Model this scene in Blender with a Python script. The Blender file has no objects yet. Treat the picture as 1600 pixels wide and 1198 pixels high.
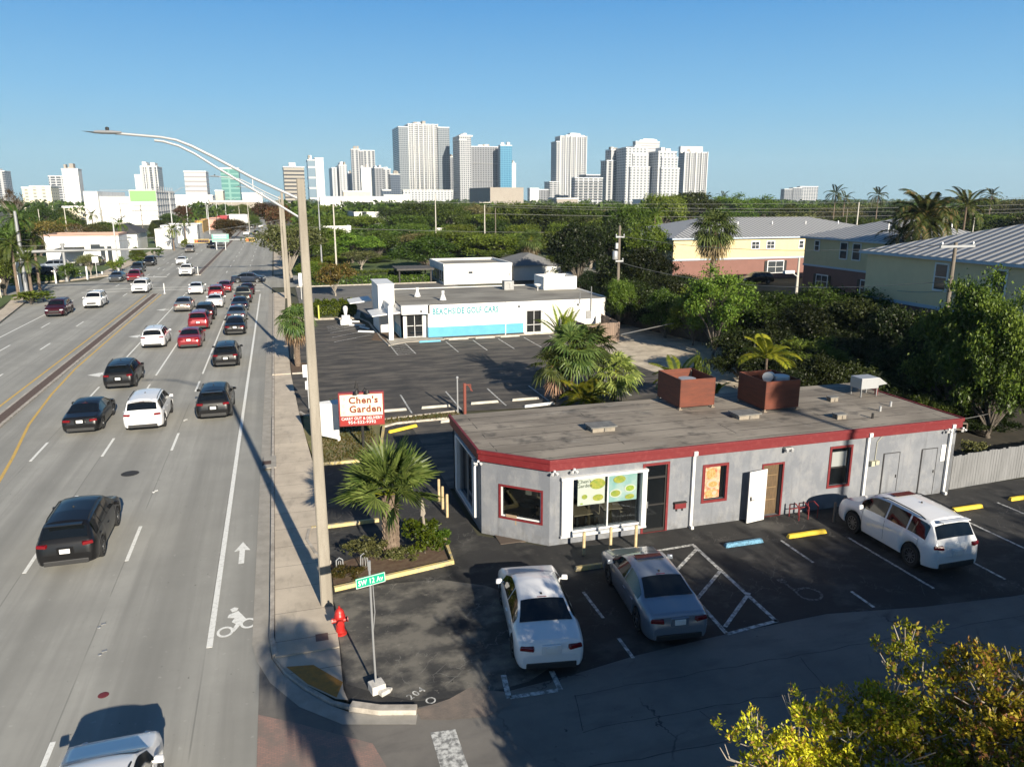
import bpy, math, random
import numpy as np
from mathutils import Vector, Matrix
R_=math.radians
sc=bpy.context.scene
# ---------------------------------------------------------------- camera, sky, sun, exposure
FPX,HZ,VX,CH=1195.0,310.0,428.0,12.0          # lens and height worked out from the photograph
PIT=math.atan2(599-HZ,FPX)
_u=(VX-800)/FPX; _v=(599-HZ)/FPX
YAW=-math.atan2(_u,_v*math.sin(PIT)+math.cos(PIT))
cd=bpy.data.cameras.new('camera'); cam=bpy.data.objects.new('camera',cd); sc.collection.objects.link(cam)
cd.sensor_width=36; cd.lens=FPX/1600*36; cd.clip_start=.1; cd.clip_end=20000
cam.location=(0,0,CH); cam.rotation_euler=(R_(90)-PIT,0,-YAW); sc.camera=cam
sc.render.resolution_x=1024; sc.render.resolution_y=766
SUN_D=Vector((4.84,-31.25,12.49)).normalized()  # towards the sun
EL=math.asin(SUN_D.z); AZ=math.atan2(SUN_D.x,SUN_D.y)
w=bpy.data.worlds.new("World"); sc.world=w; w.use_nodes=True
nt=w.node_tree; nt.nodes.clear()
sky=nt.nodes.new('ShaderNodeTexSky'); sky.sky_type='NISHITA'; sky.sun_disc=False
sky.sun_elevation=EL; sky.sun_rotation=AZ; sky.air_density=1.0; sky.dust_density=.35; sky.ozone_density=2.2; sky.altitude=0
bg=nt.nodes.new('ShaderNodeBackground'); bg.inputs[1].default_value=.072
wo=nt.nodes.new('ShaderNodeOutputWorld'); nt.links.new(bg.outputs[0],wo.inputs[0])
_g=nt.nodes.new('ShaderNodeTexCoord'); _s=nt.nodes.new('ShaderNodeSeparateXYZ'); _r=nt.nodes.new('ShaderNodeValToRGB'); _m=nt.nodes.new('ShaderNodeMix'); _m.data_type='RGBA'; _m.inputs[0].default_value=.92
nt.links.new(_g.outputs['Generated'],_s.inputs[0]); nt.links.new(_s.outputs[2],_r.inputs[0])    # clear winter sky: pale at the horizon, deep blue above
_e=_r.color_ramp.elements; _e[0].position=0; _e[0].color=(2.35,4.1,5.0,1); _e[1].position=1; _e[1].color=(.16,.5,1.35,1)
for _p,_c in ((.05,(2.15,4.15,5.4,1)),(.12,(1.4,3.5,5.6,1)),(.22,(.62,2.45,5.1,1)),(.38,(.26,.95,2.3,1))): _k=_e.new(_p); _k.color=_c
nt.links.new(sky.outputs[0],_m.inputs[6]); nt.links.new(_r.outputs[0],_m.inputs[7]); nt.links.new(_m.outputs[2],bg.inputs[0])
sl=bpy.data.lights.new('sun','SUN'); sl.energy=5.0; sl.angle=R_(.53); sl.color=(1,.90,.74)
so=bpy.data.objects.new('sun',sl); sc.collection.objects.link(so); so.rotation_euler=(-SUN_D).to_track_quat('-Z','Y').to_euler()
sc.view_settings.view_transform='Standard'; sc.view_settings.look='None'; sc.view_settings.exposure=1.0; sc.view_settings.gamma=1

# ---------------------------------------------------------------- helpers
rnd=random.Random(7)
def ray(px,py):
    F=np.array([math.sin(YAW),math.cos(YAW),0]); Rr=np.array([math.cos(YAW),-math.sin(YAW),0]); Z=np.array([0,0,1.])
    s,c=math.sin(PIT),math.cos(PIT)
    return (px-800)/FPX*Rr-(py-599)/FPX*(F*s+Z*c)+F*c-Z*s
def G(px,py,z=0):
    d=ray(px,py); t=(z-CH)/d[2]; return (t*d[0],t*d[1])
def at(px,D):                                   # ground point D metres north, in the direction seen at px on the horizon
    d=ray(px,HZ); t=D/d[1]; return (t*d[0],D)
def zt(px,py,x,y):                              # height of what is seen at (px,py) standing at x,y
    d=ray(px,py); t=math.hypot(x,y)/math.hypot(d[0],d[1]); return CH+t*d[2]
def mw(px,x,y):                                 # metres spanned by px photo pixels at x,y
    return px/FPX*(x*math.sin(YAW)+y*math.cos(YAW))/math.cos(PIT)

MATS={}
def lin(c): return tuple(v*(.76+.24*min(1,max(0,(max(c)-.42)/.25))) for v in c)+(1,)
def mat(name,col,rough=.6,metal=0,col2=None,nscale=2.0,amt=.5,stretch=None,bump=0,bscale=40,emit=None,spec=None,coat=0,trans=0,alpha=1,detail=6,ramp=(.35,.65),coord='Object'):
    if name in MATS: return MATS[name]
    m=bpy.data.materials.new(name); m.use_nodes=True; n=m.node_tree; b=n.nodes['Principled BSDF']; L=n.links
    b.inputs['Base Color'].default_value=lin(col); b.inputs['Roughness'].default_value=rough; b.inputs['Metallic'].default_value=metal
    if spec is not None: b.inputs['Specular IOR Level'].default_value=spec
    if coat: b.inputs['Coat Weight'].default_value=coat; b.inputs['Coat Roughness'].default_value=.04
    if trans: b.inputs['Transmission Weight'].default_value=trans
    if emit: b.inputs['Emission Color'].default_value=lin(emit[0]); b.inputs['Emission Strength'].default_value=emit[1]
    tc=n.nodes.new('ShaderNodeTexCoord'); src=tc.outputs[coord]
    if stretch:
        mp=n.nodes.new('ShaderNodeMapping'); mp.inputs['Scale'].default_value=stretch; L.new(src,mp.inputs[0]); src2=mp.outputs[0]
    else: src2=src
    if col2:
        no=n.nodes.new('ShaderNodeTexNoise'); no.inputs['Scale'].default_value=nscale; no.inputs['Detail'].default_value=detail; no.inputs['Roughness'].default_value=.62
        L.new(src2,no.inputs['Vector'])
        cr=n.nodes.new('ShaderNodeMapRange'); cr.inputs[1].default_value=ramp[0]; cr.inputs[2].default_value=ramp[1]; cr.inputs[3].default_value=0; cr.inputs[4].default_value=amt
        L.new(no.outputs[0],cr.inputs[0])
        mx=n.nodes.new('ShaderNodeMix'); mx.data_type='RGBA'; mx.inputs[6].default_value=lin(col); mx.inputs[7].default_value=lin(col2)
        L.new(cr.outputs[0],mx.inputs[0]); L.new(mx.outputs[2],b.inputs['Base Color'])
    if bump:
        n2=n.nodes.new('ShaderNodeTexNoise'); n2.inputs['Scale'].default_value=bscale; n2.inputs['Detail'].default_value=4; L.new(src,n2.inputs['Vector'])
        bp=n.nodes.new('ShaderNodeBump'); bp.inputs['Strength'].default_value=bump; bp.inputs['Distance'].default_value=.02; L.new(n2.outputs[0],bp.inputs['Height']); L.new(bp.outputs[0],b.inputs['Normal'])
    MATS[name]=m; return m
class N:                                        # tiny node-graph helper
    def __init__(s,m): s.t=m.node_tree; s.b=s.t.nodes['Principled BSDF']; s.tc=s.t.nodes.new('ShaderNodeTexCoord')
    def lk(s,a,b): s.t.links.new(a,b)
    def noise(s,scale,detail=5,stretch=None,vec=None,rough=.6):
        n=s.t.nodes.new('ShaderNodeTexNoise'); n.inputs['Scale'].default_value=scale; n.inputs['Detail'].default_value=detail; n.inputs['Roughness'].default_value=rough
        v=vec or s.tc.outputs['Object']
        if stretch:
            mp=s.t.nodes.new('ShaderNodeMapping'); mp.inputs['Scale'].default_value=stretch; s.lk(v,mp.inputs[0]); v=mp.outputs[0]
        s.lk(v,n.inputs['Vector']); return n.outputs[0]
    def rng(s,x,a,b,c=0,d=1):
        n=s.t.nodes.new('ShaderNodeMapRange'); 
        for i,k in zip((1,2,3,4),(a,b,c,d)): n.inputs[i].default_value=k
        s.lk(x,n.inputs[0]); return n.outputs[0]
    def mth(s,op,a,b=None,c=None):
        n=s.t.nodes.new('ShaderNodeMath'); n.operation=op
        for i,k in enumerate((a,b,c)):
            if k is None: continue
            if isinstance(k,(int,float)): n.inputs[i].default_value=k
            else: s.lk(k,n.inputs[i])
        return n.outputs[0]
    def mix(s,f,a,b):
        n=s.t.nodes.new('ShaderNodeMix'); n.data_type='RGBA'
        for i,k in ((0,f),(6,a),(7,b)):
            if isinstance(k,(int,float)): n.inputs[i].default_value=k
            elif isinstance(k,tuple): n.inputs[i].default_value=lin(k)
            else: s.lk(k,n.inputs[i])
        return n.outputs[2]
    def vor(s,scale,feat='DISTANCE_TO_EDGE',stretch=None,vec=None):
        n=s.t.nodes.new('ShaderNodeTexVoronoi'); n.feature=feat; n.inputs['Scale'].default_value=scale; v=vec or s.tc.outputs['Object']
        if stretch:
            mp=s.t.nodes.new('ShaderNodeMapping'); mp.inputs['Scale'].default_value=stretch; s.lk(v,mp.inputs[0]); v=mp.outputs[0]
        s.lk(v,n.inputs['Vector']); return n.outputs[0]
    def xyz(s,v=None):
        n=s.t.nodes.new('ShaderNodeSeparateXYZ'); s.lk(v or s.tc.outputs['Object'],n.inputs[0]); return n.outputs
    def bump(s,h,st=.3,d=.02):
        n=s.t.nodes.new('ShaderNodeBump'); n.inputs['Strength'].default_value=st; n.inputs['Distance'].default_value=d; s.lk(h,n.inputs['Height']); s.lk(n.outputs[0],s.b.inputs['Normal'])
    def col(s,c): s.lk(c,s.b.inputs['Base Color'])
def newmat(name,rough=.8,metal=0):
    m=bpy.data.materials.new(name); m.use_nodes=True; b=m.node_tree.nodes['Principled BSDF']; b.inputs['Roughness'].default_value=rough; b.inputs['Metallic'].default_value=metal; MATS[name]=m; return m,N(m)

class MB:
    def __init__(s): s.v=[]; s.f=[]; s.m=[]
    def add(s,vs,fs,mi=0):
        o=len(s.v); s.v+= [tuple(map(float,p)) for p in vs]; s.f+=[[o+i for i in f] for f in fs]; s.m+=[mi]*len(fs); return s
    def box(s,c,d,rz=0,mi=0,top=1.0):           # centre, full size; top narrows the upper face
        hx,hy,hz=d[0]/2,d[1]/2,d[2]/2; cs,sn=math.cos(rz),math.sin(rz); vs=[]
        for z in (-1,1):
            k=top if z>0 else 1
            for x,y in ((-1,-1),(1,-1),(1,1),(-1,1)):
                X,Y=x*hx*k,y*hy*k; vs.append((c[0]+X*cs-Y*sn,c[1]+X*sn+Y*cs,c[2]+z*hz))
        return s.add(vs,[(3,2,1,0),(4,5,6,7),(0,1,5,4),(1,2,6,5),(2,3,7,6),(3,0,4,7)],mi)
    def bz(s,x0,x1,y0,y1,z0,z1,mi=0): return s.box(((x0+x1)/2,(y0+y1)/2,(z0+z1)/2),(abs(x1-x0),abs(y1-y0),abs(z1-z0)),0,mi)
    def tube(s,pts,rs,n=8,mi=0,cap=True):
        pts=[Vector(p) for p in pts]
        if isinstance(rs,(int,float)): rs=[rs]*len(pts)
        vs=[]; up=Vector((0,0,1)); pu=None
        for i,p in enumerate(pts):
            t=(pts[min(i+1,len(pts)-1)]-pts[max(i-1,0)]).normalized()
            if pu is None:
                a=Vector((1,0,0)) if abs(t.z)>.9 else up
                u=t.cross(a).normalized()
            else: u=(pu-t*pu.dot(t)).normalized()
            pu=u; v=t.cross(u)
            for k in range(n):
                a=2*math.pi*k/n; q=p+(u*math.cos(a)+v*math.sin(a))*rs[i]; vs.append(q)
        fs=[]
        for i in range(len(pts)-1):
            for k in range(n): fs.append((i*n+k,i*n+(k+1)%n,(i+1)*n+(k+1)%n,(i+1)*n+k))
        if cap: fs.append(tuple(range(n-1,-1,-1))); fs.append(tuple((len(pts)-1)*n+k for k in range(n)))
        return s.add(vs,fs,mi)
    def poly(s,pts,z,mi=0):
        a=sum(pts[i][0]*pts[(i+1)%len(pts)][1]-pts[(i+1)%len(pts)][0]*pts[i][1] for i in range(len(pts)))
        if a<0: pts=pts[::-1]
        return s.add([(p[0],p[1],z) for p in pts],[tuple(range(len(pts)))],mi)
    def prism(s,pts,z0,z1,mi=0,side=None):
        a=sum(pts[i][0]*pts[(i+1)%len(pts)][1]-pts[(i+1)%len(pts)][0]*pts[i][1] for i in range(len(pts)))
        if a<0: pts=pts[::-1]
        n=len(pts); vs=[(p[0],p[1],z0) for p in pts]+[(p[0],p[1],z1) for p in pts]
        s.add(vs,[tuple(range(n,2*n)),tuple(range(n-1,-1,-1))],mi)
        return s.add(vs,[(i,(i+1)%n,n+(i+1)%n,n+i) for i in range(n)],mi if side is None else side)
    def lathe(s,prof,c=(0,0,0),n=16,mi=0,axis='z'):
        vs=[]
        for r,h in prof:
            for k in range(n):
                a=2*math.pi*k/n; p=(r*math.cos(a),r*math.sin(a),h)
                if axis=='x': p=(h,r*math.cos(a),r*math.sin(a))
                vs.append((c[0]+p[0],c[1]+p[1],c[2]+p[2]))
        fs=[(i*n+k,i*n+(k+1)%n,(i+1)*n+(k+1)%n,(i+1)*n+k) for i in range(len(prof)-1) for k in range(n)]
        return s.add(vs,fs,mi)
    def strip(s,pts,w,z,mi=0,off=0):            # flat painted line along a polyline
        ps=[Vector((p[0],p[1])) for p in pts]; vs=[]
        for i,p in enumerate(ps):
            t=(ps[min(i+1,len(ps)-1)]-ps[max(i-1,0)]).normalized(); nrm=Vector((-t.y,t.x))
            vs+=[(p.x+nrm.x*(off-w/2),p.y+nrm.y*(off-w/2),z),(p.x+nrm.x*(off+w/2),p.y+nrm.y*(off+w/2),z)]
        return s.add(vs,[(2*i,2*i+2,2*i+3,2*i+1) for i in range(len(ps)-1)],mi)
    def curb(s,pts,w,h,mi=0,z0=-.02):
        ps=[Vector((p[0],p[1])) for p in pts]; vs=[]
        for i,p in enumerate(ps):
            t=(ps[min(i+1,len(ps)-1)]-ps[max(i-1,0)]).normalized(); n=Vector((-t.y,t.x))
            for a,z in ((-w/2,z0),(-w/2*.75,h),(w/2*.75,h),(w/2,z0)): vs.append((p.x+n.x*a,p.y+n.y*a,z))
        fs=[]
        for i in range(len(ps)-1):
            for k in range(3): fs.append((4*i+k,4*i+k+1,4*i+5+k,4*i+4+k)[::-1])
        fs.append((0,1,2,3)); e=4*(len(ps)-1); fs.append((e+3,e+2,e+1,e))
        return s.add(vs,fs,mi)
    def build(s,name,mats,parent=None,smooth=False,bevel=0,world=False,loc=None,rz=0,angle=40,kind=None):
        if not isinstance(mats,(list,tuple)): mats=[mats]
        V=np.array(s.v,dtype=float)
        if world and parent is not None: V=V-np.array(parent.location)
        org=Vector((0,0,0))
        if parent is None and loc is None:
            org=Vector(((V[:,0].min()+V[:,0].max())/2,(V[:,1].min()+V[:,1].max())/2,V[:,2].min())); V=V-np.array(org)
        me=bpy.data.meshes.new(name); me.from_pydata(V.tolist(),[],s.f)
        for m in mats: me.materials.append(m)
        if len(mats)>1: me.polygons.foreach_set('material_index',s.m)
        me.validate(); me.update()
        if smooth:
            me.shade_smooth(); me.set_sharp_from_angle(angle=R_(angle))
        o=bpy.data.objects.new(name,me); sc.collection.objects.link(o)
        if parent is not None: o.parent=parent
        o.location=org if loc is None else loc; o.rotation_euler[2]=rz
        if bevel:
            b=o.modifiers.new('bevel','BEVEL'); b.width=bevel; b.segments=2; b.limit_method='ANGLE'; b.angle_limit=R_(40)
        if kind: o['kind']=kind
        return o
def tag(o,label,cat,group=None,kind=None):
    if kind: o['kind']=kind
    else: o['category']=cat
    if label: o['label']=label
    if group: o['group']=group
    return o
def struct(o): o['kind']='structure'; return o
def thing(name,label,cat,loc=(0,0,0),rz=0,group=None):
    o=bpy.data.objects.new(name,None); sc.collection.objects.link(o); o.empty_display_size=.3
    o.location=loc; o.rotation_euler=(0,0,rz); return tag(o,label,cat,group)
def copy_tree(o,parent=None,swap=None):
    c=o.copy(); sc.collection.objects.link(c)
    if parent is not None: c.parent=parent
    if swap and c.type=='MESH':
        for s in c.material_slots:
            if s.material and s.material.name in swap:
                mm=swap[s.material.name]; s.link='OBJECT'; s.material=mm
    for ch in list(o.children): copy_tree(ch,c,swap)
    return c
def text_mb(txt,size,depth=.01,bold=0,spacing=1.0,align='CENTER',yscale=1,font=None):
    cu=bpy.data.curves.new('t','FONT'); cu.body=txt; cu.size=size; cu.extrude=depth; cu.offset=bold; cu.align_x=align; cu.space_character=spacing; cu.resolution_u=3
    o=bpy.data.objects.new('t',cu); sc.collection.objects.link(o); dg=bpy.context.evaluated_depsgraph_get(); dg.update()
    me=bpy.data.meshes.new_from_object(o.evaluated_get(dg)); mb=MB(); mb.add([(v.co.x,v.co.y*yscale,v.co.z) for v in me.vertices],[tuple(p.vertices) for p in me.polygons])
    bpy.data.objects.remove(o); bpy.data.meshes.remove(me); bpy.data.curves.remove(cu); return mb
def fit(mb,w_,h_=None):                          # scale flat text to a measured width and height, centred on x
    xs=[v[0] for v in mb.v]; ys=[v[1] for v in mb.v]; x0,x1,y0,y1=min(xs),max(xs),min(ys),max(ys); a=w_/(x1-x0); b=(h_/(y1-y0)) if h_ else a
    mb.v=[((x-(x0+x1)/2)*a,(y-y0)*b,z) for x,y,z in mb.v]; return mb
def stand(mb,org,ang=0):                         # lay text (x right, y up) onto an upright face; ang turns about z
    c,s=math.cos(ang),math.sin(ang)
    mb.v=[(org[0]+x*c+z*s,org[1]+x*s-z*c,org[2]+y) for x,y,z in mb.v]; return mb
def flat(mb,org,ang=0):
    c,s=math.cos(ang),math.sin(ang)
    mb.v=[(org[0]+x*c-y*s,org[1]+x*s+y*c,org[2]+z) for x,y,z in mb.v]; return mb
def wall(mb,p0,p1,z0,z1,holes,th=.2,mi=0):       # upright wall from p0 to p1, holes=(a0,a1,z0,z1) along it; outside is on the right of p0->p1
    p0=Vector(p0);p1=Vector(p1); L=(p1-p0).length; t=(p1-p0)/L; n=Vector((-t.y,t.x))
    xs=sorted({0,L}|{h[0] for h in holes}|{h[1] for h in holes}); zs=sorted({z0,z1}|{h[2] for h in holes}|{h[3] for h in holes})
    ang=math.atan2(t.y,t.x)
    for a,b in zip(xs,xs[1:]):
        run=None
        for c,d in zip(zs,zs[1:]):
            if c<z0-1e-6 or d>z1+1e-6: continue
            if any(h[0]<=a+1e-6 and h[1]>=b-1e-6 and h[2]<=c+1e-6 and h[3]>=d-1e-6 for h in holes): continue
            q=p0+t*((a+b)/2)+n*(th/2); mb.box((q.x,q.y,(c+d)/2),(b-a,th,d-c),ang,mi)
    return mb
# ---------------------------------------------------------------- ground materials
def asphalt(name,c1,c2,c3,crack=.5,wear=(.04,1,1),patch=1.0,fine=.5,streak=None,wr=(.5,.72),pale=None):
    m,n=newmat(name,.86)
    a=n.noise(.35*patch,6,rough=.65); b=n.noise(1.7,6,wear); c=n.noise(90,2)
    col=n.mix(n.rng(a,.38,.62),c1,c2); col=n.mix(n.rng(b,wr[0],wr[1],0,.8),col,c3)
    if streak:
        d=n.noise(1.0,3,streak); col=n.mix(n.rng(d,.42,.66,0,.6),col,tuple(x*.62 for x in c1)); xc=n.xyz(); ph=n.mth('FRACT',n.mth('ADD',n.mth('DIVIDE',xc[0],3.075),100.836)); ctr=n.rng(n.mth('ABSOLUTE',n.mth('SUBTRACT',ph,.5)),.04,.2,1,0); col=n.mix(n.mth('MULTIPLY',ctr,n.rng(n.noise(.35,4,(1,.12,1)),.3,.7,.1,.55)),col,tuple(x*.66 for x in c1))
        jn=n.mth('MULTIPLY',n.mth('LESS_THAN',n.mth('ABSOLUTE',n.mth('SUBTRACT',n.mth('FRACT',n.mth('ADD',ph,.03)),n.mth('MULTIPLY',n.noise(.2,2),.02))),.006),n.rng(n.noise(.15,2),.42,.5)); col=n.mix(n.mth('MULTIPLY',jn,.42),col,tuple(x*.3 for x in c1))
    col=n.mix(n.rng(c,.3,.7,0,fine*.5),col,tuple(x*.5 for x in c1)); col=n.mix(n.mth('MULTIPLY',n.rng(n.noise(7,2),.70,.74),n.rng(n.noise(.5,2),.45,.6)),col,tuple(x*.35 for x in c1)); col=n.mix(n.rng(n.noise(5,3,None),.66,.70,0,.35),col,tuple(min(.6,x*1.5) for x in c3))
    if crack:
        w=n.noise(2.2,3); vv=n.t.nodes.new('ShaderNodeVectorMath'); vv.operation='ADD'; n.lk(n.tc.outputs['Object'],vv.inputs[0])
        cc=n.t.nodes.new('ShaderNodeCombineXYZ'); n.lk(w,cc.inputs[0]); n.lk(w,cc.inputs[1]); n.lk(cc.outputs[0],vv.inputs[1])
        e=n.vor(.42,vec=vv.outputs[0]); msk=n.mth('MULTIPLY',n.rng(e,.0,.018,1,0),n.rng(n.noise(.22,2),.5,.6,0,crack)); col=n.mix(msk,col,(.012,.012,.013))
    if pale:
        e=n.vor(1.5,vec=vv.outputs[0]); col=n.mix(n.mth('MULTIPLY',n.rng(e,.0,.022,.8,0),n.rng(n.noise(.5,3),.5,.62)),col,pale)
    n.col(col); n.bump(c,.25,.01); return m
m_road=asphalt('pale_worn_road',(.395,.388,.352),(.455,.447,.405),(.335,.327,.298),crack=0,wear=(1.6,.06,1),fine=.35,streak=(.62,.012,1))
m_street=asphalt('old_street',(.185,.172,.155),(.25,.232,.205),(.14,.13,.12),crack=.9,wear=(.3,1,1))
m_lot=asphalt('dark_sealed_lot',(.024,.024,.025),(.042,.041,.039),(.105,.10,.09),crack=.3,wear=(.35,.5,1),patch=1.2,wr=(.52,.66),pale=(.17,.165,.15))
m_lotA=asphalt('dark_lot_corner',(.036,.036,.036),(.11,.105,.095),(.26,.24,.20),crack=.2,wear=(.5,.6,1),patch=1.1,wr=(.44,.60),pale=(.3,.29,.26))
m_lot2=asphalt('worn_brown_lot',(.042,.039,.036),(.085,.076,.066),(.19,.165,.135),crack=.25,wear=(.22,.8,1),wr=(.44,.62))
m_lot3=asphalt('pale_lot',(.17,.165,.155),(.23,.22,.20),(.13,.125,.12),crack=.4)
m_conc=mat('concrete',(.5,.46,.39),.85,col2=(.33,.30,.26),nscale=1.3,amt=.8,bump=.2)
m_curb=mat('curb_concrete',(.54,.49,.42),.85,col2=(.3,.27,.23),nscale=3,amt=.8)
m_gut=mat('gutter_concrete',(.44,.41,.36),.85,col2=(.32,.30,.26),nscale=2,amt=.8)
m_line=mat('road_paint_white',(.74,.74,.70),.7,col2=(.45,.44,.41),nscale=9,amt=.6,ramp=(.5,.7))
m_linew=mat('worn_paint_white',(.60,.60,.57),.75,col2=(.16,.16,.155),nscale=7,amt=.9,ramp=(.42,.6))
m_faint=mat('faded_paint_white',(.22,.22,.21),.8,col2=(.03,.03,.03),nscale=14,amt=1,ramp=(.4,.58))
m_yel=mat('road_paint_yellow',(.62,.40,.09),.7,col2=(.38,.30,.16),nscale=6,amt=.7,ramp=(.45,.7))
m_ycurb=mat('yellow_kerb_paint',(.62,.48,.18),.75,col2=(.40,.36,.27),nscale=5,amt=.9,ramp=(.42,.6))
m_grass=mat('dry_grass',(.12,.15,.035),.95,col2=(.30,.22,.12),nscale=1.2,amt=.9,bump=.6,bscale=60)
m_lawn=mat('lawn',(.06,.11,.02),.95,col2=(.10,.14,.03),nscale=.8,amt=.9)
m_mulch=mat('brown_mulch',(.11,.062,.038),.95,col2=(.17,.12,.075),nscale=5,amt=.9,bump=.8)
m_sand=mat('pale_sand_drive',(.60,.52,.40),.95,col2=(.40,.34,.26),nscale=.9,amt=.9,bump=.3)
m_earth=mat('far_ground',(.055,.06,.032),.95,col2=(.09,.085,.05),nscale=.02,amt=.9)
m_dirt=mat('shaded_leaf_litter',(.03,.026,.016),.95,col2=(.06,.05,.032),nscale=1.2,amt=.9)  # litter colour kept dark to stand in for tree shade on the yard
mb_,n=newmat('brick_pavers',.85)
br=n.t.nodes.new('ShaderNodeTexBrick'); br.inputs['Scale'].default_value=4.2; br.inputs['Color1'].default_value=(.30,.185,.15,1); br.inputs['Color2'].default_value=(.24,.16,.135,1); br.inputs['Mortar'].default_value=(.16,.145,.13,1); br.inputs['Mortar Size'].default_value=.018
n.lk(n.tc.outputs['Object'],br.inputs['Vector']); n.col(n.mix(n.rng(n.noise(1.5),.45,.62,0,.8),br.outputs[0],(.22,.19,.165)))
mb2,n=newmat('median_brick',.85); n.col(n.mix(n.rng(n.noise(9,3),.3,.7),(.105,.068,.052),(.17,.12,.095)))

def sheet(name,polys,z,m,kind='structure'):
    b=MB()
    for p in polys: b.poly(p,z)
    o=b.build(name,m,loc=(0,0,0)); o['kind']=kind; return o
sheet('ground',[[(-2600,-400),(3600,-400),(3600,3000),(-2600,3000)]],-.06,m_earth)
sheet('road',[[(-26,-60),(-1.1,-60),(-1.1,900),(-11,900),(-26,330),(-26,128),(-34,124),(-34,112),(-29.6,108.5),(-25.6,78),(-25.6,40)]],.0,m_road)
sheet('cross_street',[[(-120,112),(-33.9,112),(-33.9,127),(-120,127)],[(-1.2,111),(60,111),(60,128),(-1.2,128)]],.002,m_road)
sheet('side_street',[[(-1.2,4),(60,4),(60,17.2),(21,18.0),(11.2,18.5),(3.2,17.6),(2.45,16.3),(2.2,15.6),(.77,16.07),(-.21,17.1),(-.97,18.4),(-1.2,19.4)]],.004,m_street)
sheet('parking_lot',[[(.86,16.9),(2.5,16.15),(3.2,16.2),(4.5,16.1),(6.6,16.3),(8.5,16.6),(11.2,16.8),(14.9,16.9),(17.9,16.4),(21.1,16.1),(45,15.4),(45,23.9),(26.4,23.9),(8.4,23.6),(6.3,25.2),(6.3,40.2),(4.75,40.2),(4.0,35.0),(3.4,34.55),(.95,34.55),(.9,27.5),(.9,22.6)]],.008,m_lot)
sheet('worn_parking_patch',[[(.90,22.3),(2.6,22.5),(4.3,22.3),(5.6,21.5),(6.7,20.2),(7.0,18.4),(6.4,16.9),(5.4,16.35),(4.3,16.2),(3.2,16.3),(2.5,16.4),(1.6,17.0),(.92,17.6)]],.011,m_lotA)
m_gravel=mat('pinkish_grit',(.27,.215,.175),.95,col2=(.15,.135,.12),nscale=1.6,amt=.9,bump=.5,bscale=30)
sheet('grit_patch',[[(2.45,16.08),(3.3,16.25),(3.9,16.55),(4.3,16.3),(4.75,16.1),(4.7,15.6),(4.0,15.35),(3.1,15.5),(2.5,15.7)]],.0125,m_gravel)
sheet('rear_alley',[[(6.2,30.0),(26.6,30.0),(27,40.3),(6.2,40.3)]],.006,m_lot2)
sheet('neighbour_parking_lot',[[(.3,43.6),(4.5,41.2),(9.4,41.75),(14.5,41.2),(22,41.2),(25.2,46),(24.2,57),(24.2,64.9),(9.9,64.9),(8.4,62.6),(8.2,66),(8.2,72),(7.0,79),(3.3,80),(.25,74)]],.008,m_lot2)
sheet('rear_parking_lot',[[(2,83.5),(8.3,83.5),(8.3,79.4),(12.2,79.4),(12.2,90),(24,90),(24,110.8),(2,110.8)]],.006,m_lot3)
sheet('sand_drive',[[(25,40),(35,40),(37.5,62),(31,72),(27.7,66),(24.2,65),(24.2,57),(25.2,46)]],.010,m_sand)
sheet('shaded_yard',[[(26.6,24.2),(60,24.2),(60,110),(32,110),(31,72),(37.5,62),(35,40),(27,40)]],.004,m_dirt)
sheet('west_verge',[[(-120,20),(-29.6,20),(-27.7,78),(-31.8,109),(-31.8,111.8),(-120,111.8)],[(-120,127.3),(-34.2,127.3),(-31.9,128),(-28.4,136),(-28.4,330),(-120,330)]],.006,m_lawn)
sheet('west_car_park',[[(-90,95),(-35.5,95),(-33.5,107),(-36,110.8),(-90,110.8)],[(-90,129),(-37,129),(-35,166),(-90,166)]],.014,m_lot2)
sheet('lawn',[[(9.5,111),(40,111),(40,128),(9.5,128)],[(.8,129),(60,129),(60,200),(.8,200)]],.012,m_lawn)
# raised pavements with kerbs
def slab(name,polys,h,m):
    b=MB()
    for p in polys: b.prism(p,-.05,h)
    o=b.build(name,m,loc=(0,0,0),bevel=.012); return struct(o)
mwalk,n=newmat('sidewalk_concrete',.85)
X,Y,Z=n.xyz(); jt=n.mth('LESS_THAN',n.mth('FRACT',n.mth('DIVIDE',Y,1.53)),.012)
c=n.mix(n.rng(n.noise(.8,5),.35,.65),(.58,.50,.395),(.49,.42,.33)); c=n.mix(n.rng(n.noise(3,5,(1,.35,1)),.55,.75,0,.6),c,(.33,.29,.24)); n.col(n.mix(jt,c,(.12,.11,.095))); n.bump(n.noise(60),.2,.01)
slab('sidewalk',[[(-.80,19.2),(.88,19.2),(.90,34.5),(.55,43.4),(-.80,43.4)],[(-.80,54.4),(.3,54.4),(.25,84),(.6,104),(-.8,104)]],.11,mwalk)
sheet('driveway_apron',[[(-.80,43.4),(.55,43.4),(.3,54.4),(-.80,54.4)]],.07,mwalk)
sheet('corner_ramp',[[(-.80,19.2),(.88,19.2),(.83,17.3),(.9,16.85),(.62,16.98),(-.04,17.75),(-.55,18.6)]],.07,mwalk)
o=sheet('tactile_ramp_pad',[[(-.53,18.70),(.16,18.58),(.84,17.6),(.64,17.02),(-.02,17.78)]],.078,mat('ochre_ramp_paint',(.50,.22,.03),.8,col2=(.3,.17,.04),nscale=6,amt=.9))
kb=MB(); gut=MB()
kp=[(-.88,104),(-.88,22),(-.89,20.2),(-.80,19.3),(-.52,18.5),(-.04,17.68),(.54,16.92),(.95,16.6),(1.6,16.27),(2.45,16.02)]
for a,b,h in ((kp[:2]+kp[2:4],.15,.13),): kb.curb([(-.88,43.4),(-.88,22),(-.89,20.2),(-.80,19.3)],.16,.13); 
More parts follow.
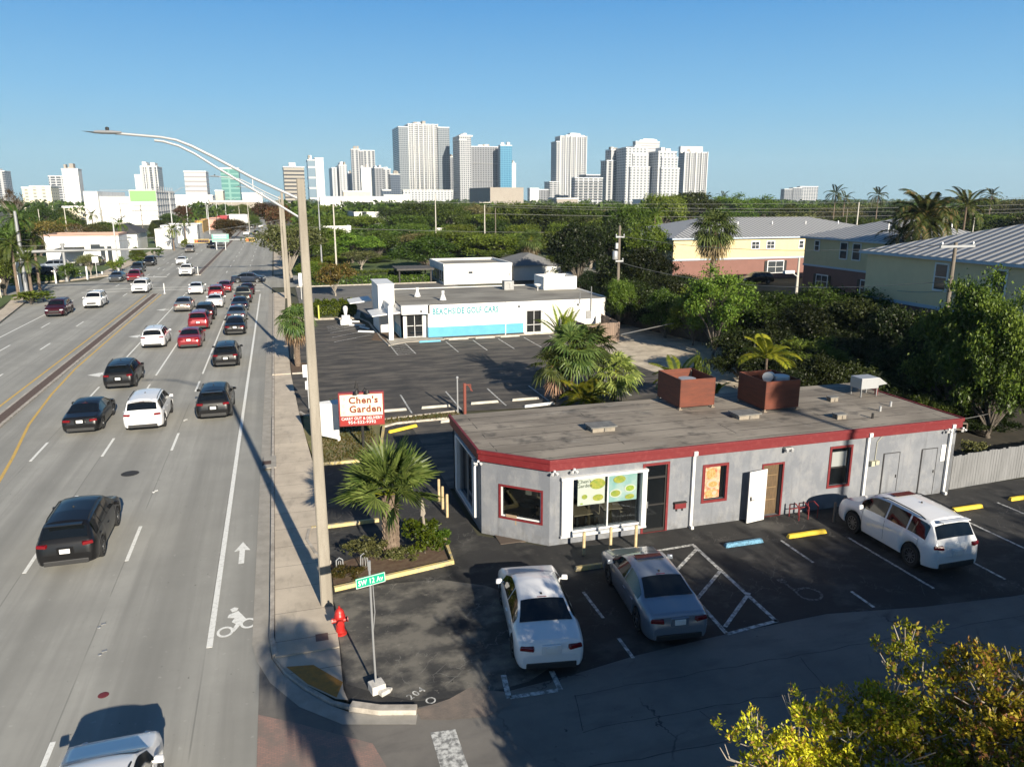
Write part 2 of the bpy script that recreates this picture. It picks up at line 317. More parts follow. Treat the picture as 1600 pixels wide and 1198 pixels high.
kb.curb([(-.88,104),(-.88,54.4)],.16,.13); kb.curb([(-.88,54.4),(-.88,43.4)],.16,.05)
kb.curb([(-.80,19.3),(-.52,18.5),(-.04,17.68),(.54,16.92),(.95,16.62)],.14,.05); kb.curb([(.95,16.62),(1.6,16.27),(2.45,16.02)],.3,.12)
kb.build('kerb',m_curb,loc=(0,0,0))['kind']='structure'
gut.poly([(-1.42,104),(-1.42,20.2),(-1.28,19.3),(-.93,18.2),(-.25,17.0),(.7,16.05),(2.35,15.55),(2.45,15.9),(1.6,16.1),(.9,16.45),(.5,16.82),(-.1,17.6),(-.6,18.45),(-.9,19.3),(-.96,20.2),(-.96,104)],.014)
gut.build('gutter',m_gut,loc=(0,0,0))['kind']='structure'
slab('west_sidewalk',[[(-27.6,20),(-25.75,20),(-25.75,78),(-29.7,108.3),(-31.8,108.9),(-29.8,98),(-27.6,78)],[(-33.9,127.2),(-30.2,129.3),(-26.1,136),(-26.1,330),(-28.3,330),(-28.3,137),(-31,131.3),(-33.9,129)]],.1,mwalk)
slab('east_far_sidewalk',[[(-.9,130),(1.2,130),(1.2,330),(-.9,330)]],.1,mwalk)
b=MB(); b.bz(-15.85,-14.95,30,107.6,-.03,.09); b.bz(-12.9,-12.1,133,520,-.03,.09)
struct(b.build('median_kerb',m_curb,loc=(0,0,0),bevel=.03))
sheet('median_brick_strip',[[(-15.68,30),(-15.12,30),(-15.12,107.3),(-15.68,107.3)],[(-12.8,133.4),(-12.2,133.4),(-12.2,520),(-12.8,520)]],.094,mb2)
sheet('paver_crosswalk',[[(-1.2,4),(1.5,4),(1.5,14.4),(1.3,15.2),(-.3,16.4),(-1.2,17.0)]],.0075,mb_)
# painted markings of the main road
b=MB(); y=MB()
for x in (-5.645,-8.72,-11.8):
    for k in range(-3,3):
        y0=26.7+12.29*k+(0 if x>-9 else .2); 
        if y0<(33 if x<-11 else 0) : pass
        if y0+3<57: b.bz(x-.06,x+.06,y0,y0+2.95,.001,.007)
for x,y0 in ((-5.645,56.6),(-8.72,57),(-11.8,58)): b.bz(x-.06,x+.06,y0,106.5,.001,.007)
b.bz(-2.62,-2.46,20.35,104,.001,.007); b.bz(-11.9,-2.6,107.6,108.2,.001,.007)
for x in (-19.1,-22.1):
    for k in range(12):
        if k!=5: b.bz(x-.06,x+.06,33+12.29*k,36+12.29*k,.001,.007)
    for k in range(15): b.bz(x+1.8,x+1.93,134+12.29*k,137+12.29*k,.001,.007)
for x in (-5.0,-8.4):
    for k in range(15): b.bz(x-.06,x+.06,136+12.29*k,139+12.29*k,.001,.007)
b.bz(-24.2,-24.08,20,104,.001,.007); b.bz(-25.6,-17,131.5,132.1,.001,.007)
for yy in (112.2,115.2): b.bz(-25,-2.2,yy,yy+.2,.001,.006)
struct(b.build('white_lane_lines',m_line,loc=(0,0,0)))
y.bz(-16.5,-16.36,20,106.8,.001,.007); y.strip([(-11.55,28),(-12.0,34),(-12.75,40),(-13.65,46),(-14.25,53),(-14.62,61),(-14.68,75),(-14.68,107.0)],.14,.006)

struct(y.build('yellow_lane_lines',m_yel,loc=(0,0,0)))
b=MB()
def arrow(x,y0,s=1): b.poly([(x-.09*s,y0),(x+.09*s,y0),(x+.09*s,y0+1.05*s),(x+.27*s,y0+1.0*s),(x,y0+1.75*s),(x-.27*s,y0+1.0*s),(x-.09*s,y0+1.05*s)],.008)
arrow(-1.9,25.35)
for yy in (57,73,90.5):                           # left-turn arrows of the turn lane
    b.poly([(-13.3,yy+1.4),(-12.4,yy+2.2),(-12.4,yy+1.6),(-11.95,yy+1.55),(-11.95,yy+1.2),(-12.4,yy+1.2),(-12.4,yy+.6)],.008)
def ring(c,r,wd,n=20,sy=1,z=.008):
    for k in range(n):
        a,a2=2*math.pi*k/n,2*math.pi*(k+1)/n
        b.poly([(c[0]+math.cos(t)*q,c[1]+math.sin(t)*q*sy) for t,q in ((a,r),(a2,r),(a2,r-wd),(a,r-wd))],z)
ring((-2.17,21.05),.23,.075,sy=1.25); ring((-1.55,21.35),.23,.075,sy=1.25)
b.poly([(-2.1,22.3),(-1.98,22.4),(-1.86,22.32),(-1.9,22.16),(-2.03,22.12)],.008)
b.poly([(-2.12,22.0),(-1.86,22.15),(-1.62,21.62),(-1.78,21.3),(-1.92,20.98),(-2.0,21.05),(-1.9,21.4),(-2.02,21.55),(-1.95,21.75),(-2.15,21.82)],.0085)
struct(b.build('bike_lane_symbol',m_line,loc=(0,0,0)))
b=MB(); b.poly([(2.62,15.18),(3.2,15.13),(3.2,8),(2.62,8)],.010); struct(b.build('stop_line',m_linew,loc=(0,0,0)))
# painted bays of the near parking lot
b=MB()
def L(x0,y0,x1,y1,w=.1,z=.0135): b.strip([(x0,y0),(x1,y1)],w,z)
L(11.83,22.1,11.45,16.8,.13); L(13.45,22.15,13.2,16.95,.13); L(11.83,22.12,13.5,22.2,.13); L(11.42,16.8,13.25,17.0,.13)
for yy in (17.9,19.5,21.1): L(11.6,yy-.75,13.4,yy+.75,.12,.0145)
for x,y0,y1 in ((8.4,16.5,17.5),(8.43,18.6,20.2),(16.66,19.8,21.6),(16.5,16.8,17.8),(19.15,17.2,21.1),(24.5,17.0,22.2),(27.25,18,22.1),(21.85,17,21.8)): L(x,y0,x+.02,y1,.1)
L(4.75,15.87,5.98,15.8,.14);L(4.85,16.8,4.72,15.85,.14);L(6.05,15.8,6.1,16.6,.14)
struct(b.build('parking_bay_lines',m_linew,loc=(0,0,0)))
b=MB(); ring((15.15,18.05),.42,.09,14,1,.016); b.bz(14.85,15.25,18.35,18.45,.012,.015); b.bz(14.8,14.9,18.3,18.9,.012,.015); b.poly([(14.72,18.9),(14.98,18.9),(14.98,19.15),(14.72,19.15)],.0145)
struct(b.build('accessible_bay_symbol',m_faint,loc=(0,0,0)))
q=MB(); rr=random.Random(4)
def seam(x0,y0,x1,y1,w_=.02):
    n_=max(3,int(math.hypot(x1-x0,y1-y0)/.5)); q.strip([(x0+(x1-x0)*i/n_+rr.uniform(-.03,.03),y0+(y1-y0)*i/n_+rr.uniform(-.05,.05)) for i in range(n_+1)],w_,.0085)
seam(6.3,15.5,40,14.7); seam(6.3,15.5,6.0,14.2); seam(6.0,14.2,12.5,14.0); seam(12.5,14.0,12.7,15.3); seam(3.4,13.2,16,12.6,.025); seam(9,14.1,9.4,12.2,.02); seam(16,12.6,16.6,15.2,.02); seam(20,15.1,21.5,12,.02)
struct(q.build('street_seams',mat('tar_seam',(.05,.05,.05),.9,col2=(.13,.125,.115),nscale=3,amt=.9),loc=(0,0,0)))
b=flat(text_mb('204',.30,.002,.003,1.2),(2.60,16.62,.015),.55); ob=b; b=MB(); ring((2.85,16.32),.13,.04,12,1,.017); 
ob.add(b.v,b.f); struct(ob.build('sprayed_marks',m_linew,loc=(0,0,0)))
# painted bays of the neighbour's lot
b=MB()
for x in (13.35,15.75,18.05,20.4,22.8): L(x,59,x,63.8)
for x in (6.75,9.65,12.4,15.2,18,20.6): L(x,42.2,x+.02,46.6)
L(8.5,63.4,9.9,64.1); L(8.5,59.1,8.5,63.4);L(9.95,59.3,9.85,64.1)
for k in range(6): L(8.5,59.3+.75*k,9.95,59.6+.75*k,.07)
for k in range(3): L(4.1,66.3+2.4*k,7.6,69.2+2.4*k); 
for k in range(4): L(4.0,72.3+.8*k,6.4,74.2+.8*k,.08)
struct(b.build('neighbour_bay_lines',m_linew,loc=(0,0,0)))
# planter islands
slab('mulch_island',[[(.98,22.72),(4.85,23.45),(4.85,24.95),(3.6,25.1),(2.4,24.75),(1.0,24.3)]],.05,m_mulch)
slab('grass_island',[[(1.0,34.75),(3.25,34.75),(3.95,35.5),(4.7,40.2),(9.3,40.6),(9.3,41.6),(4.6,41.0),(2.4,42.6),(.75,43.2),(.68,40)]],.07,m_grass)
slab('palm_bed',[[(.35,54.8),(1.5,54.6),(1.8,57.5),(.35,59)]],.06,m_mulch)
slab('hedge_bed',[[(.4,79.8),(7.6,79.2),(8.1,83.3),(.4,84.2)]],.09,m_sand)
slab('entry_walk',[[(8.55,63.5),(10,64.3),(13.4,64.6),(13.4,65.6),(12.2,65.7),(12.2,66.2),(8.55,66.4)]],.06,m_conc)
slab('flower_bed',[[(7.3,66.5),(8.45,65.6),(9.6,66.6),(9.6,71.5),(8.5,71.6)]],.05,m_mulch)
b=MB(); b.curb([(.98,22.55),(4.95,23.28),(5.05,25.05),(4.3,25.15)],.17,.14); b.curb([(.5,27.45),(3.0,27.5)],.16,.13); b.curb([(1.0,34.6),(3.3,34.6),(4.05,35.4),(4.8,39.7)],.15,.13)
struct(b.build('yellow_kerb',m_ycurb,loc=(0,0,0)))
b=MB(); b.curb([(.42,27.3),(.3,26.4),(.55,25.2),(.98,24.4)],.14,.135); b.curb([(4.8,39.8),(5.6,40.3),(9.6,40.55),(24,40.55)],.13,.1); b.curb([(.6,44.1),(.85,43.35),(2.5,42.7),(4.6,41.15),(9.3,41.7)],.13,.11); b.curb([(2.1,84.3),(.4,79.7),(7.6,79.1),(8.2,76),(8.2,66.6),(8.4,63.2)],.15,.11)
b.curb([(2.2,110.6),(24,110.8)],.2,.13); b.curb([(.4,54.6),(1.5,54.5),(1.9,57.5)],.12,.11); b.curb([(13.4,64.95),(24,64.95)],.14,.1)
struct(b.build('plain_kerb',m_curb,loc=(0,0,0)))
# small utility lids set in the ground
def lid(x,y,r,c,label,name='manhole_cover',z=.012,nm=None):
    q=MB(); q.lathe([(0,z),(r*.45,z+.002),(r*.85,z),(r,z-.004)],(x,y,0),18); o=q.build(name,mat('lid'+str(c),c,.7,.3),smooth=True); tag(o,label,'manhole cover','round lids set in the road')
lid(-7.02,36.0,.38,(.05,.048,.045),'dark iron manhole cover in the second lane from the bike lane')
lid(-4.9,18.9,.13,(.22,.04,.05),'small dull red round lid beside the white dash at the bottom of the road',z=.008)
q=MB(); q.bz(.28,.62,19.62,19.98,.11,.118); tag(q.build('meter_cover',mat('terracotta_lid',(.2,.12,.1),.8)),'square reddish meter cover in the pavement west of the hydrant','meter cover')
q=MB(); q.bz(-1.3,-.72,34.6,36.3,.10,.137); q.bz(-1.34,-.95,35.1,35.6,.1,.141,1); tag(q.build('storm_inlet',[m_gut,mat('inlet_iron',(.1,.06,.045),.8)]),'concrete storm drain inlet with rusty plate in the kerb by the road','drain inlet')

# ---------------------------------------------------------------- restaurant
mw_,n=newmat('grey_patchy_render',.85); Zw=n.xyz()
c=n.mix(n.rng(n.noise(.9,5),.42,.6),(.195,.21,.24),(.24,.255,.285)); c=n.mix(n.rng(n.noise(2.2,8,(1,1,.6),rough=.7),.48,.62,0,.5),c,(.33,.335,.345)); c=n.mix(n.rng(n.noise(2,5,(2,2,.16)),.56,.72,0,.5),c,(.13,.137,.15)); c=n.mix(n.mth('MULTIPLY',n.rng(Zw[2],.0,.5,.5,0),n.rng(n.noise(3),.4,.6)),c,(.10,.095,.09)); n.col(c); n.bump(n.noise(14),.35,.02)
mroof,n=newmat('weathered_roof_felt',.92)
X,Y,Z=n.xyz(); c=n.mix(n.rng(n.noise(.55,6,(.5,1.3,1)),.38,.62),(.215,.185,.15),(.37,.325,.265)); c=n.mix(n.rng(n.noise(1.1,6),.55,.72,0,.85),c,(.06,.055,.05)); c=n.mix(n.rng(n.noise(.7,5,(1,2,1)),.6,.72,0,.55),c,(.36,.34,.30))
sm=n.mth('LESS_THAN',n.mth('FRACT',n.mth('DIVIDE',n.mth('ADD',Y,n.mth('MULTIPLY',n.noise(.6,2),.10)),.93)),.05); sm=n.mth('MULTIPLY',sm,n.rng(n.noise(.8,3),.36,.46)); sx_=n.mth('LESS_THAN',n.mth('FRACT',n.mth('DIVIDE',X,4.7)),.008); c=n.mix(n.mth('MULTIPLY',sx_,n.rng(n.noise(1.3,2),.5,.55)),c,(.05,.045,.04)); n.col(n.mix(sm,c,(.035,.03,.026))); n.bump(n.noise(9),.3,.02)
m_red=mat('faded_red_paint',(.18,.012,.016),.6,col2=(.27,.045,.045),nscale=5,amt=.7,ramp=(.52,.75))
m_white=mat('white_paint',(.66,.665,.67),.5,col2=(.62,.62,.6),nscale=3,amt=.6)
m_black=mat('black_rubber',(.012,.012,.013),.7)
m_dark=mat('dark_interior',(.02,.018,.016),.9)
m_steel=mat('galvanised_steel',(.42,.43,.44),.45,.6,col2=(.3,.3,.3),nscale=6,amt=.7)
m_alu=mat('pale_aluminium',(.46,.47,.48),.45,.4)
m_iron=mat('dark_iron',(.035,.033,.032),.6,.3)
def glassmat(name,tint,tr=.7,rough=.02):
    m=bpy.data.materials.new(name); m.use_nodes=True; t=m.node_tree; t.nodes.clear(); o=t.nodes.new('ShaderNodeOutputMaterial'); tp=t.nodes.new('ShaderNodeBsdfTransparent'); gl=t.nodes.new('ShaderNodeBsdfGlossy'); mx=t.nodes.new('ShaderNodeMixShader'); fr=t.nodes.new('ShaderNodeFresnel'); mp=t.nodes.new('ShaderNodeMapRange')
    tp.inputs[0].default_value=tuple(x*tr for x in tint)+(1,); gl.inputs['Roughness'].default_value=rough; gl.inputs[0].default_value=(.9,.95,1,1); fr.inputs[0].default_value=1.5
    mp.inputs[1].default_value=0; mp.inputs[2].default_value=1; mp.inputs[3].default_value=.03; mp.inputs[4].default_value=1
    t.links.new(fr.outputs[0],mp.inputs[0]); t.links.new(mp.outputs[0],mx.inputs[0]); t.links.new(tp.outputs[0],mx.inputs[1]); t.links.new(gl.outputs[0],mx.inputs[2]); t.links.new(mx.outputs[0],o.inputs[0]); MATS[name]=m; return m
m_glass=glassmat('window_glass',(.8,.9,.9)); m_gdark=mat('dark_glass',(.008,.01,.012),.06,spec=.7)
H=3.18; T=thing('restaurant','single storey grey rendered restaurant with red roof trim and cut corner on the lot','building',(16.4,26.6,0))
P=[(6.5,29.95),(6.5,25.35),(8.52,23.6),(26.3,23.6),(26.3,29.95)]
ch=math.hypot(2.02,1.75)
b=MB(); wall(b,P[0],P[1],0,H-.3,[(1.35,3.75,.5,2.62)]); wall(b,P[1],P[2],0,H-.3,[(.78,2.35,.82,1.98)])
X0=8.52
wall(b,P[2],P[3],0,H-.3,[(9.32-X0,12.0-X0,.48,2.42),(12.16-X0,13.06-X0,.02,2.62),(14.62-X0,15.52-X0,1.0,2.32),(17.15-X0,18.0-X0,.02,2.12),(20.2-X0,21.1-X0,.95,2.5)])
wall(b,P[3],P[4],0,H-.3,[]); wall(b,P[4],P[0],0,H-.3,[])
b.build('wall',mw_,T,world=True)
b=MB(); PR=[(6.42,30.05),(6.42,25.3),(8.48,23.5),(26.4,23.5),(26.4,30.05)]; b.prism(PR,H-.3,H+.05); roof=b.build('roof',mroof,T,world=True)
b=MB(); 
def band(pts,z0,z1,t):
    for a,c in zip(pts,pts[1:]):
        a,c=Vector(a),Vector(c); d=(c-a).normalized(); q=Vector((d.y,-d.x)); m=(a+c)/2+q*(t/2); b.box((m.x,m.y,(z0+z1)/2),((c-a).length+t*.8,t,z1-z0),math.atan2(d.y,d.x))
band(PR[:4]+[PR[4]],H-.33,H-.04,.05); band(PR[:4]+[PR[4]],H-.05,H+.09,.10)
b.build('fascia',m_red,T,world=True,bevel=.012)
b=MB(); b.bz(6.9,26,24.2,29.7,-.02,.03); b.build('floor',mat('brown_floor',(.12,.09,.07),.6),T,world=True)
b=MB(); b.bz(6.8,16,27.2,27.3,.03,2.8); b.bz(16,16.1,23.85,29.7,.03,2.8); b.build('inner_wall',mat('inner_wall_paint',(.16,.15,.13),.9),T,world=True)
def frame(par,p0,p1,z0,z1,m,wd=.07,out=.03,th=.06,name='frame',bars=(),zb=(),lift=0):
    p0,p1=Vector(p0),Vector(p1); d=(p1-p0); Ln=d.length; d/=Ln; n=Vector((d.y,-d.x)); a=math.atan2(d.y,d.x); q=MB()
    def bb(u0,u1,w0,w1,k=1): 
        c=p0+d*((u0+u1)/2)+n*(out-th/2+ (0 if k else -.0)); q.box((c.x,c.y,(w0+w1)/2),(u1-u0,th,w1-w0),a)
    bb(-wd,0,z0-wd,z1+wd); bb(Ln,Ln+wd,z0-wd,z1+wd); bb(0,Ln,z1,z1+wd); bb(0,Ln,z0-wd,z0)
    for u in bars: bb(u-.02,u+.02,z0,z1)
    for z in zb: bb(0,Ln,z-.02,z+.02)
    return q.build(name,m,par,world=True)
def pane(par,p0,p1,z0,z1,m,inset=.1,name='pane'):
    p0,p1=Vector(p0),Vector(p1); d=(p1-p0).normalized(); n=Vector((-d.y,d.x)); c=(p0+p1)/2+n*inset; q=MB(); q.box((c.x,c.y,(z0+z1)/2),((p1-p0).length,.012,z1-z0),math.atan2(d.y,d.x)); return q.build(name,m,par,world=True)
def sub(o,par,**k):                               # move a part one level down, under another part
    o.parent=par; o.location=Vector(o.location)-Vector(par.location) if False else o.location; return o
cd_=(Vector(P[2])-Vector(P[1])).normalized(); A=Vector(P[1])+cd_*.78; B=Vector(P[1])+cd_*2.35
def win(p0,p1,z0,z1,fm,gm,wd=.07,name='window',**k):
    w=frame(T,p0,p1,z0,z1,fm,wd,name=name,**k); g=pane(T,p0,p1,z0,z1,gm); g.parent=w; return w
m_gchen=glassmat('restaurant_glass',(.9,.95,.95),.8)
w1=win(A,B,.82,1.98,m_red,m_gchen); w1['label']='wide red framed window in the cut corner'
q=MB(); 
for u0,u1,v0,v1 in ((0,.05,.82,1.98),(1.52,1.57,.82,1.98),(.05,1.52,.82,.87)):
    c=A+cd_*((u0+u1)/2)+Vector((-cd_.y,cd_.x))*.06; q.box((c.x,c.y,(v0+v1)/2),(u1-u0,.04,v1-v0),math.atan2(cd_.y,cd_.x))
q.build('inner_frame',m_white,T,world=True).parent=w1
w2=win((9.32,23.6),(12.0,23.6),.48,2.42,m_white,m_gchen,.06,bars=(1.4,)); w2['label']='large front window with food posters and white shutters'
# posters in the window
m_pc=mat('poster_turquoise',(.16,.34,.33),.5,col2=(.34,.44,.42),nscale=1.6,amt=.9); m_py=mat('poster_yellow',(.34,.33,.05),.5,col2=(.12,.24,.03),nscale=9,amt=.8); m_pg=mat('poster_green',(.15,.30,.03),.5,col2=(.36,.4,.06),nscale=12,amt=.9); m_pw=mat('poster_white',(.42,.47,.42),.5); m_pk=mat('poster_ink',(.05,.07,.05),.5)
def disc(q,cx,y,cz,rx,rz,mi,n=18): q.add([(cx+rx*math.cos(2*math.pi*k/n),y,cz+rz*math.sin(2*math.pi*k/n)) for k in range(n)],[tuple(range(n))],mi)
q=MB(); q.bz(9.6,10.64,23.68,23.69,1.36,2.36,3); q.bz(10.74,11.9,23.68,23.69,1.36,2.38,0)
for k,(cx,cz,rx,rz,mi) in enumerate(((10.35,2.12,.30,.20,1),(10.38,1.6,.25,.16,3),(10.38,1.6,.21,.125,1),(9.86,1.68,.14,.12,3),(9.86,1.68,.11,.09,1),(11.06,1.68,.24,.16,3),(11.06,1.68,.19,.125,1),(11.62,1.82,.22,.15,3),(11.62,1.82,.17,.11,2),(11.2,2.2,.24,.14,1),(11.62,1.5,.18,.10,1),(9.75,1.43,.05,.03,2))): disc(q,cx,23.675-.0015*k,cz,rx,rz,mi)
for tx,zz in (("Chen's",2.2),('Garden',2.04)):
    t=stand(text_mb(tx,.19,.001,0),(9.85,23.664,zz)); q.add(t.v,t.f,4)
q.build('window_poster',[m_pc,m_py,m_pg,m_pw,m_pk],T,world=True).parent=w2
q=MB()                                            # accordion storm shutters folded at both sides and their tracks
for xa,xb in ((8.92,9.34),(12.0,12.2)):
    n_=9 if xb-xa>.3 else 4
    for k in range(n_):
        x=xa+(xb-xa)*(k+.5)/n_; q.box((x,23.50,1.42),((xb-xa)/n_*.72,.13,2.08),0)
q.bz(8.9,12.22,23.42,23.6,2.47,2.56); q.bz(8.9,12.22,23.44,23.6,.30,.37)
q.build('storm_shutter',m_white,T,world=True)
q=MB()
for yy in (26.0,28.9):
    for k in range(3): q.box((6.42,yy-.12+.12*k,1.55),(.13,.09,2.25),0)
q.bz(6.36,6.5,26.0,29.0,2.66,2.74); q.bz(6.36,6.5,26.0,29.0,.38,.45); q.build('storm_shutter',m_white,T,world=True)
w3=frame(T,(6.5,28.6),(6.5,26.2),.5,2.62,m_alu,.05,name='window',bars=(1.2,)); pane(T,(6.5,28.6),(6.5,26.2),.5,2.62,m_gdark).parent=w3
# entrance, side window, stock room door, sash window, flush doors
d1=frame(T,(12.16,23.6),(13.06,23.6),.02,2.62,m_red,.09,name='entrance'); 
q=MB(); q.bz(12.16,13.06,23.66,23.7,.02,2.62,0); q.bz(12.16,12.22,23.62,23.66,.02,2.62,1); q.bz(13.0,13.06,23.62,23.66,.02,2.62,1); q.bz(12.22,13.0,23.62,23.66,2.1,2.17,1); q.bz(12.22,13.0,23.62,23.66,.02,.14,1); q.bz(12.22,13.0,23.62,23.66,1.05,1.1,1); dd=q.build('door',[m_gdark,m_iron],T,world=True)
q=MB(); q.tube([(12.3,23.57,1.0),(12.3,23.57,1.25)],.018,6); q.build('handle',m_alu,T,world=True).parent=dd
w4=win((14.62,23.6),(15.52,23.6),1.0,2.32,m_red,m_gdark,.1); w4['label']='small red framed window with a food poster'
q=MB(); q.bz(14.68,15.3,23.645,23.655,1.06,2.28,0)
for k,(cx,cz,rx,rz,mi) in enumerate(((14.92,2.02,.2,.2,1),(15.0,1.62,.26,.17,2),(15.02,1.6,.2,.12,1),(14.98,1.24,.27,.15,1),(15.1,1.24,.1,.09,2))): disc(q,cx,23.64-.001*k,cz,rx,rz,mi)
q.build('food_poster',[mat('poster_red',(.5,.10,.04),.5,col2=(.7,.6,.4),nscale=5,amt=.7),mat('poster_noodle',(.40,.22,.04),.5,col2=(.5,.4,.2),nscale=18,amt=.9),mat('poster_cream',(.45,.40,.30),.5)],T,world=True).parent=w4
d2=frame(T,(17.15,23.6),(18.0,23.6),.02,2.12,m_red,.07,name='door_frame')
q=MB(); q.bz(17.15,18.0,23.78,23.8,.02,2.12); q.build('inner_door',mat('brown_boarded_door',(.16,.10,.05),.8,col2=(.09,.06,.03),nscale=4,amt=.9,stretch=(8,1,1)),T,world=True).parent=d2
q=MB(); 
for z in (.62,1.12,1.62): q.bz(17.2,17.9,23.765,23.78,z,z+.02)
q.bz(17.16,17.2,23.765,23.78,.1,2.0); q.build('inner_door_rail',mat('tan_wood',(.3,.2,.1),.7),T,world=True).parent=d2
q=MB(); q.box((16.72,23.28,1.06),(.86,.045,2.04),R_(38)*0+.16); dd=q.build('door',m_white,T,world=True,bevel=.006); dd['label']='white metal door standing open'
q=MB(); q.box((16.4,23.17,1.02),(.05,.03,.16),.16); q.tube([(16.42,23.17,.98),(16.42,23.11,.98),(16.52,23.12,.98)],.013,6); q.build('handle',m_iron,T,world=True).parent=dd
w5=win((20.2,23.6),(21.1,23.6),.95,2.5,m_red,m_gdark,.09); w5['label']='tall red framed sash window'
q=MB(); q.bz(20.3,20.98,23.66,23.69,1.72,2.32); q.bz(20.28,21.0,23.64,23.66,1.66,1.72,1); q.build('sash',[mat('grey_blind',(.34,.36,.35),.8),m_iron],T,world=True).parent=w5
for x0,x1,zz in ((22.75,23.5,2.03),(24.65,25.4,2.03)):
    q=MB(); q.bz(x0,x1,23.575,23.6,.03,zz); o=q.build('flush_door',mw_,T,world=True)
    q=MB()
    for a in (x0-.03,x1): q.bz(a,a+.03,23.568,23.6,.03,zz+.03)
    q.bz(x0,x1,23.568,23.6,zz,zz+.03); q.bz(x0-.005,x0+.012,23.56,23.6,.03,zz,0); o2=q.build('door_shadow_strip',mat('shadow_gap',(.06,.06,.065),.9),T,world=True); o2.parent=o  # dark strips painted as the shadow gap round the flush door
    q=MB(); q.bz(x1-.1,x1-.06,23.55,23.6,.98,1.1); q.build('handle',m_iron,T,world=True).parent=o
for x in (14.1,21.85,25.95):
    q=MB(); q.box((x,23.53,1.44),(.11,.1,2.88),0); q.box((x,23.47,2.96),(.16,.16,.16),0); q.box((x,23.45,.06),(.11,.2,.12),0); q.build('downpipe',m_white,T,world=True,bevel=.012)
q=MB(); q.box((13.62,23.54,.95),(.46,.12,.2),0); q.box((13.62,23.53,1.08),(.5,.16,.03),0,1); q.box((13.5,23.54,.79),(.03,.03,.1),0,1); q.box((13.74,23.54,.79),(.03,.03,.1),0,1); q.build('letter_box',[m_red,m_iron],T,world=True)
q=MB(); q.box((18.1,23.5,2.75),(.34,.18,.1),0); q.box((18.0,23.42,2.7),(.12,.12,.14),0); q.box((18.22,23.42,2.7),(.12,.12,.14),0); q.build('wall_lamp',m_alu,T,world=True,bevel=.02)
for x,yy in ((8.62,23.42),(9.35,23.42),(6.36,25.2),(25.7,23.42),(26.4,23.4)):
    q=MB(); q.box((x,yy,2.86),(.07,.07,.06),0); q.tube([(x-.06,yy-.03,2.8),(x-.1,yy-.09,2.76)],[.035,.055],8); q.tube([(x+.06,yy-.03,2.8),(x+.1,yy-.09,2.76)],[.035,.055],8); q.build('floodlight',m_white,T,world=True)
q=MB(); q.bz(25.62,25.84,23.57,23.6,1.45,2.15); q.build('notice',mat('paper',(.72,.72,.7),.8),T,world=True)
q=MB(); q.box((22.15,23.53,1.72),(.16,.13,.2),0); q.box((22.36,23.53,1.74),(.16,.13,.16),0); q.tube([(22.3,23.57,1.82),(22.32,23.57,2.6),(22.5,23.5,2.85)],.012,5); q.build('junction_box',mat('cream_plastic',(.5,.48,.36),.6),T,world=True)
# dining room furniture seen through the glass
mtbl=mat('tan_table_top',(.40,.30,.2),.6)
for k,(x,yy,rz,lb) in enumerate(((10.0,24.7,.05,'tan dining table just inside the left half of the big front window'),(11.35,24.9,-.1,'tan dining table just inside the right half of the big front window'),(7.95,25.2,.85,'tan dining table just inside the cut corner window'),(8.75,26.0,.85,'tan dining table deeper in the room behind the cut corner window'))):
    t=thing('dining_table',lb,'table',(x,yy,.03),rz,'dining tables inside the restaurant'); q=MB(); q.box((0,0,.74),(.75,1.15,.04)); q.build('table_top',mtbl,t,bevel=.01)
    q=MB(); q.box((0,0,.36),(.08,.08,.72)); q.box((0,0,.02),(.5,.5,.04)); q.build('leg',m_iron,t)
    for sx in (-1,1):
        c=thing('dining_chair',('dark chair %s of the table %s'%('west' if sx<0 else 'east',('left in the front window','right in the front window','nearest the corner window','deep behind the corner window')[k])),'chair',(x+sx*.62*math.cos(rz),yy+sx*.62*math.sin(rz),.03),rz+(math.pi/2 if sx<0 else -math.pi/2),'chairs inside the restaurant')
        q=MB(); q.box((0,0,.45),(.42,.42,.05)); q.build('seat',mtbl if k==1 else m_iron,c); q=MB(); q.box((0,.2,.72),(.42,.03,.35)); q.build('backrest',mtbl,c)
        for lx in (-.18,.18):
            for ly in (-.18,.18): q=MB(); q.box((lx,ly,.21),(.035,.035,.42)); q.build('leg',m_iron,c)
# things on the restaurant roof
zr=H+.05
mply=mat('stained_plywood',(.19,.045,.02),.65,col2=(.10,.026,.013),nscale=1.5,amt=.8,stretch=(1,1,6)); mgal=mat('galvanised_duct',(.5,.51,.52),.5,.5)
for x,y_,lb,fan in ((16.75,29.0,'open topped brown plywood screen box with round vent lid inside, left one on the roof',0),(20.0,27.65,'open topped brown plywood screen box around a bent grey duct, right one on the roof',1)):
    t=thing('roof_screen',lb,'screen',(x,y_,zr),0,'plywood boxes on the restaurant roof'); h0,h1=.12,1.32
    for nm,c,d in (('panel',(0,-1.0,0),(1.62,.03,0)),('panel',(0,1.0,0),(1.62,.03,0)),('panel',(-.82,0,0),(.03,2.03,0)),('panel',(.82,0,0),(.03,2.03,0))):
        q=MB(); q.box((c[0],c[1],(h0+h1)/2),(d[0],d[1],h1-h0)); q.build(nm,mply,t)
    for sx in (-.78,.78):
        for sy in (-.95,.95): q=MB(); q.box((sx,sy,.62),(.07,.07,1.26)); q.box((sx,sy,.02),(.16,.16,.04)); q.build('post',mat('timber_post',(.3,.24,.18),.8),t)
    q=MB()
    if fan: q.tube([(.1,.2,0),(.1,.2,1.0),(.05,0,1.28),(-.3,-.3,1.34)],.22,12); q.lathe([(0,.98),(.34,.98),(.36,.9),(.36,.5)],(.35,-.35,.4),16)
    else: q.lathe([(0,1.12),(.38,1.1),(.42,1.0),(.42,.0)],(.1,.1,0),20)
    q.build('exhaust_fan',mgal,t,smooth=True)
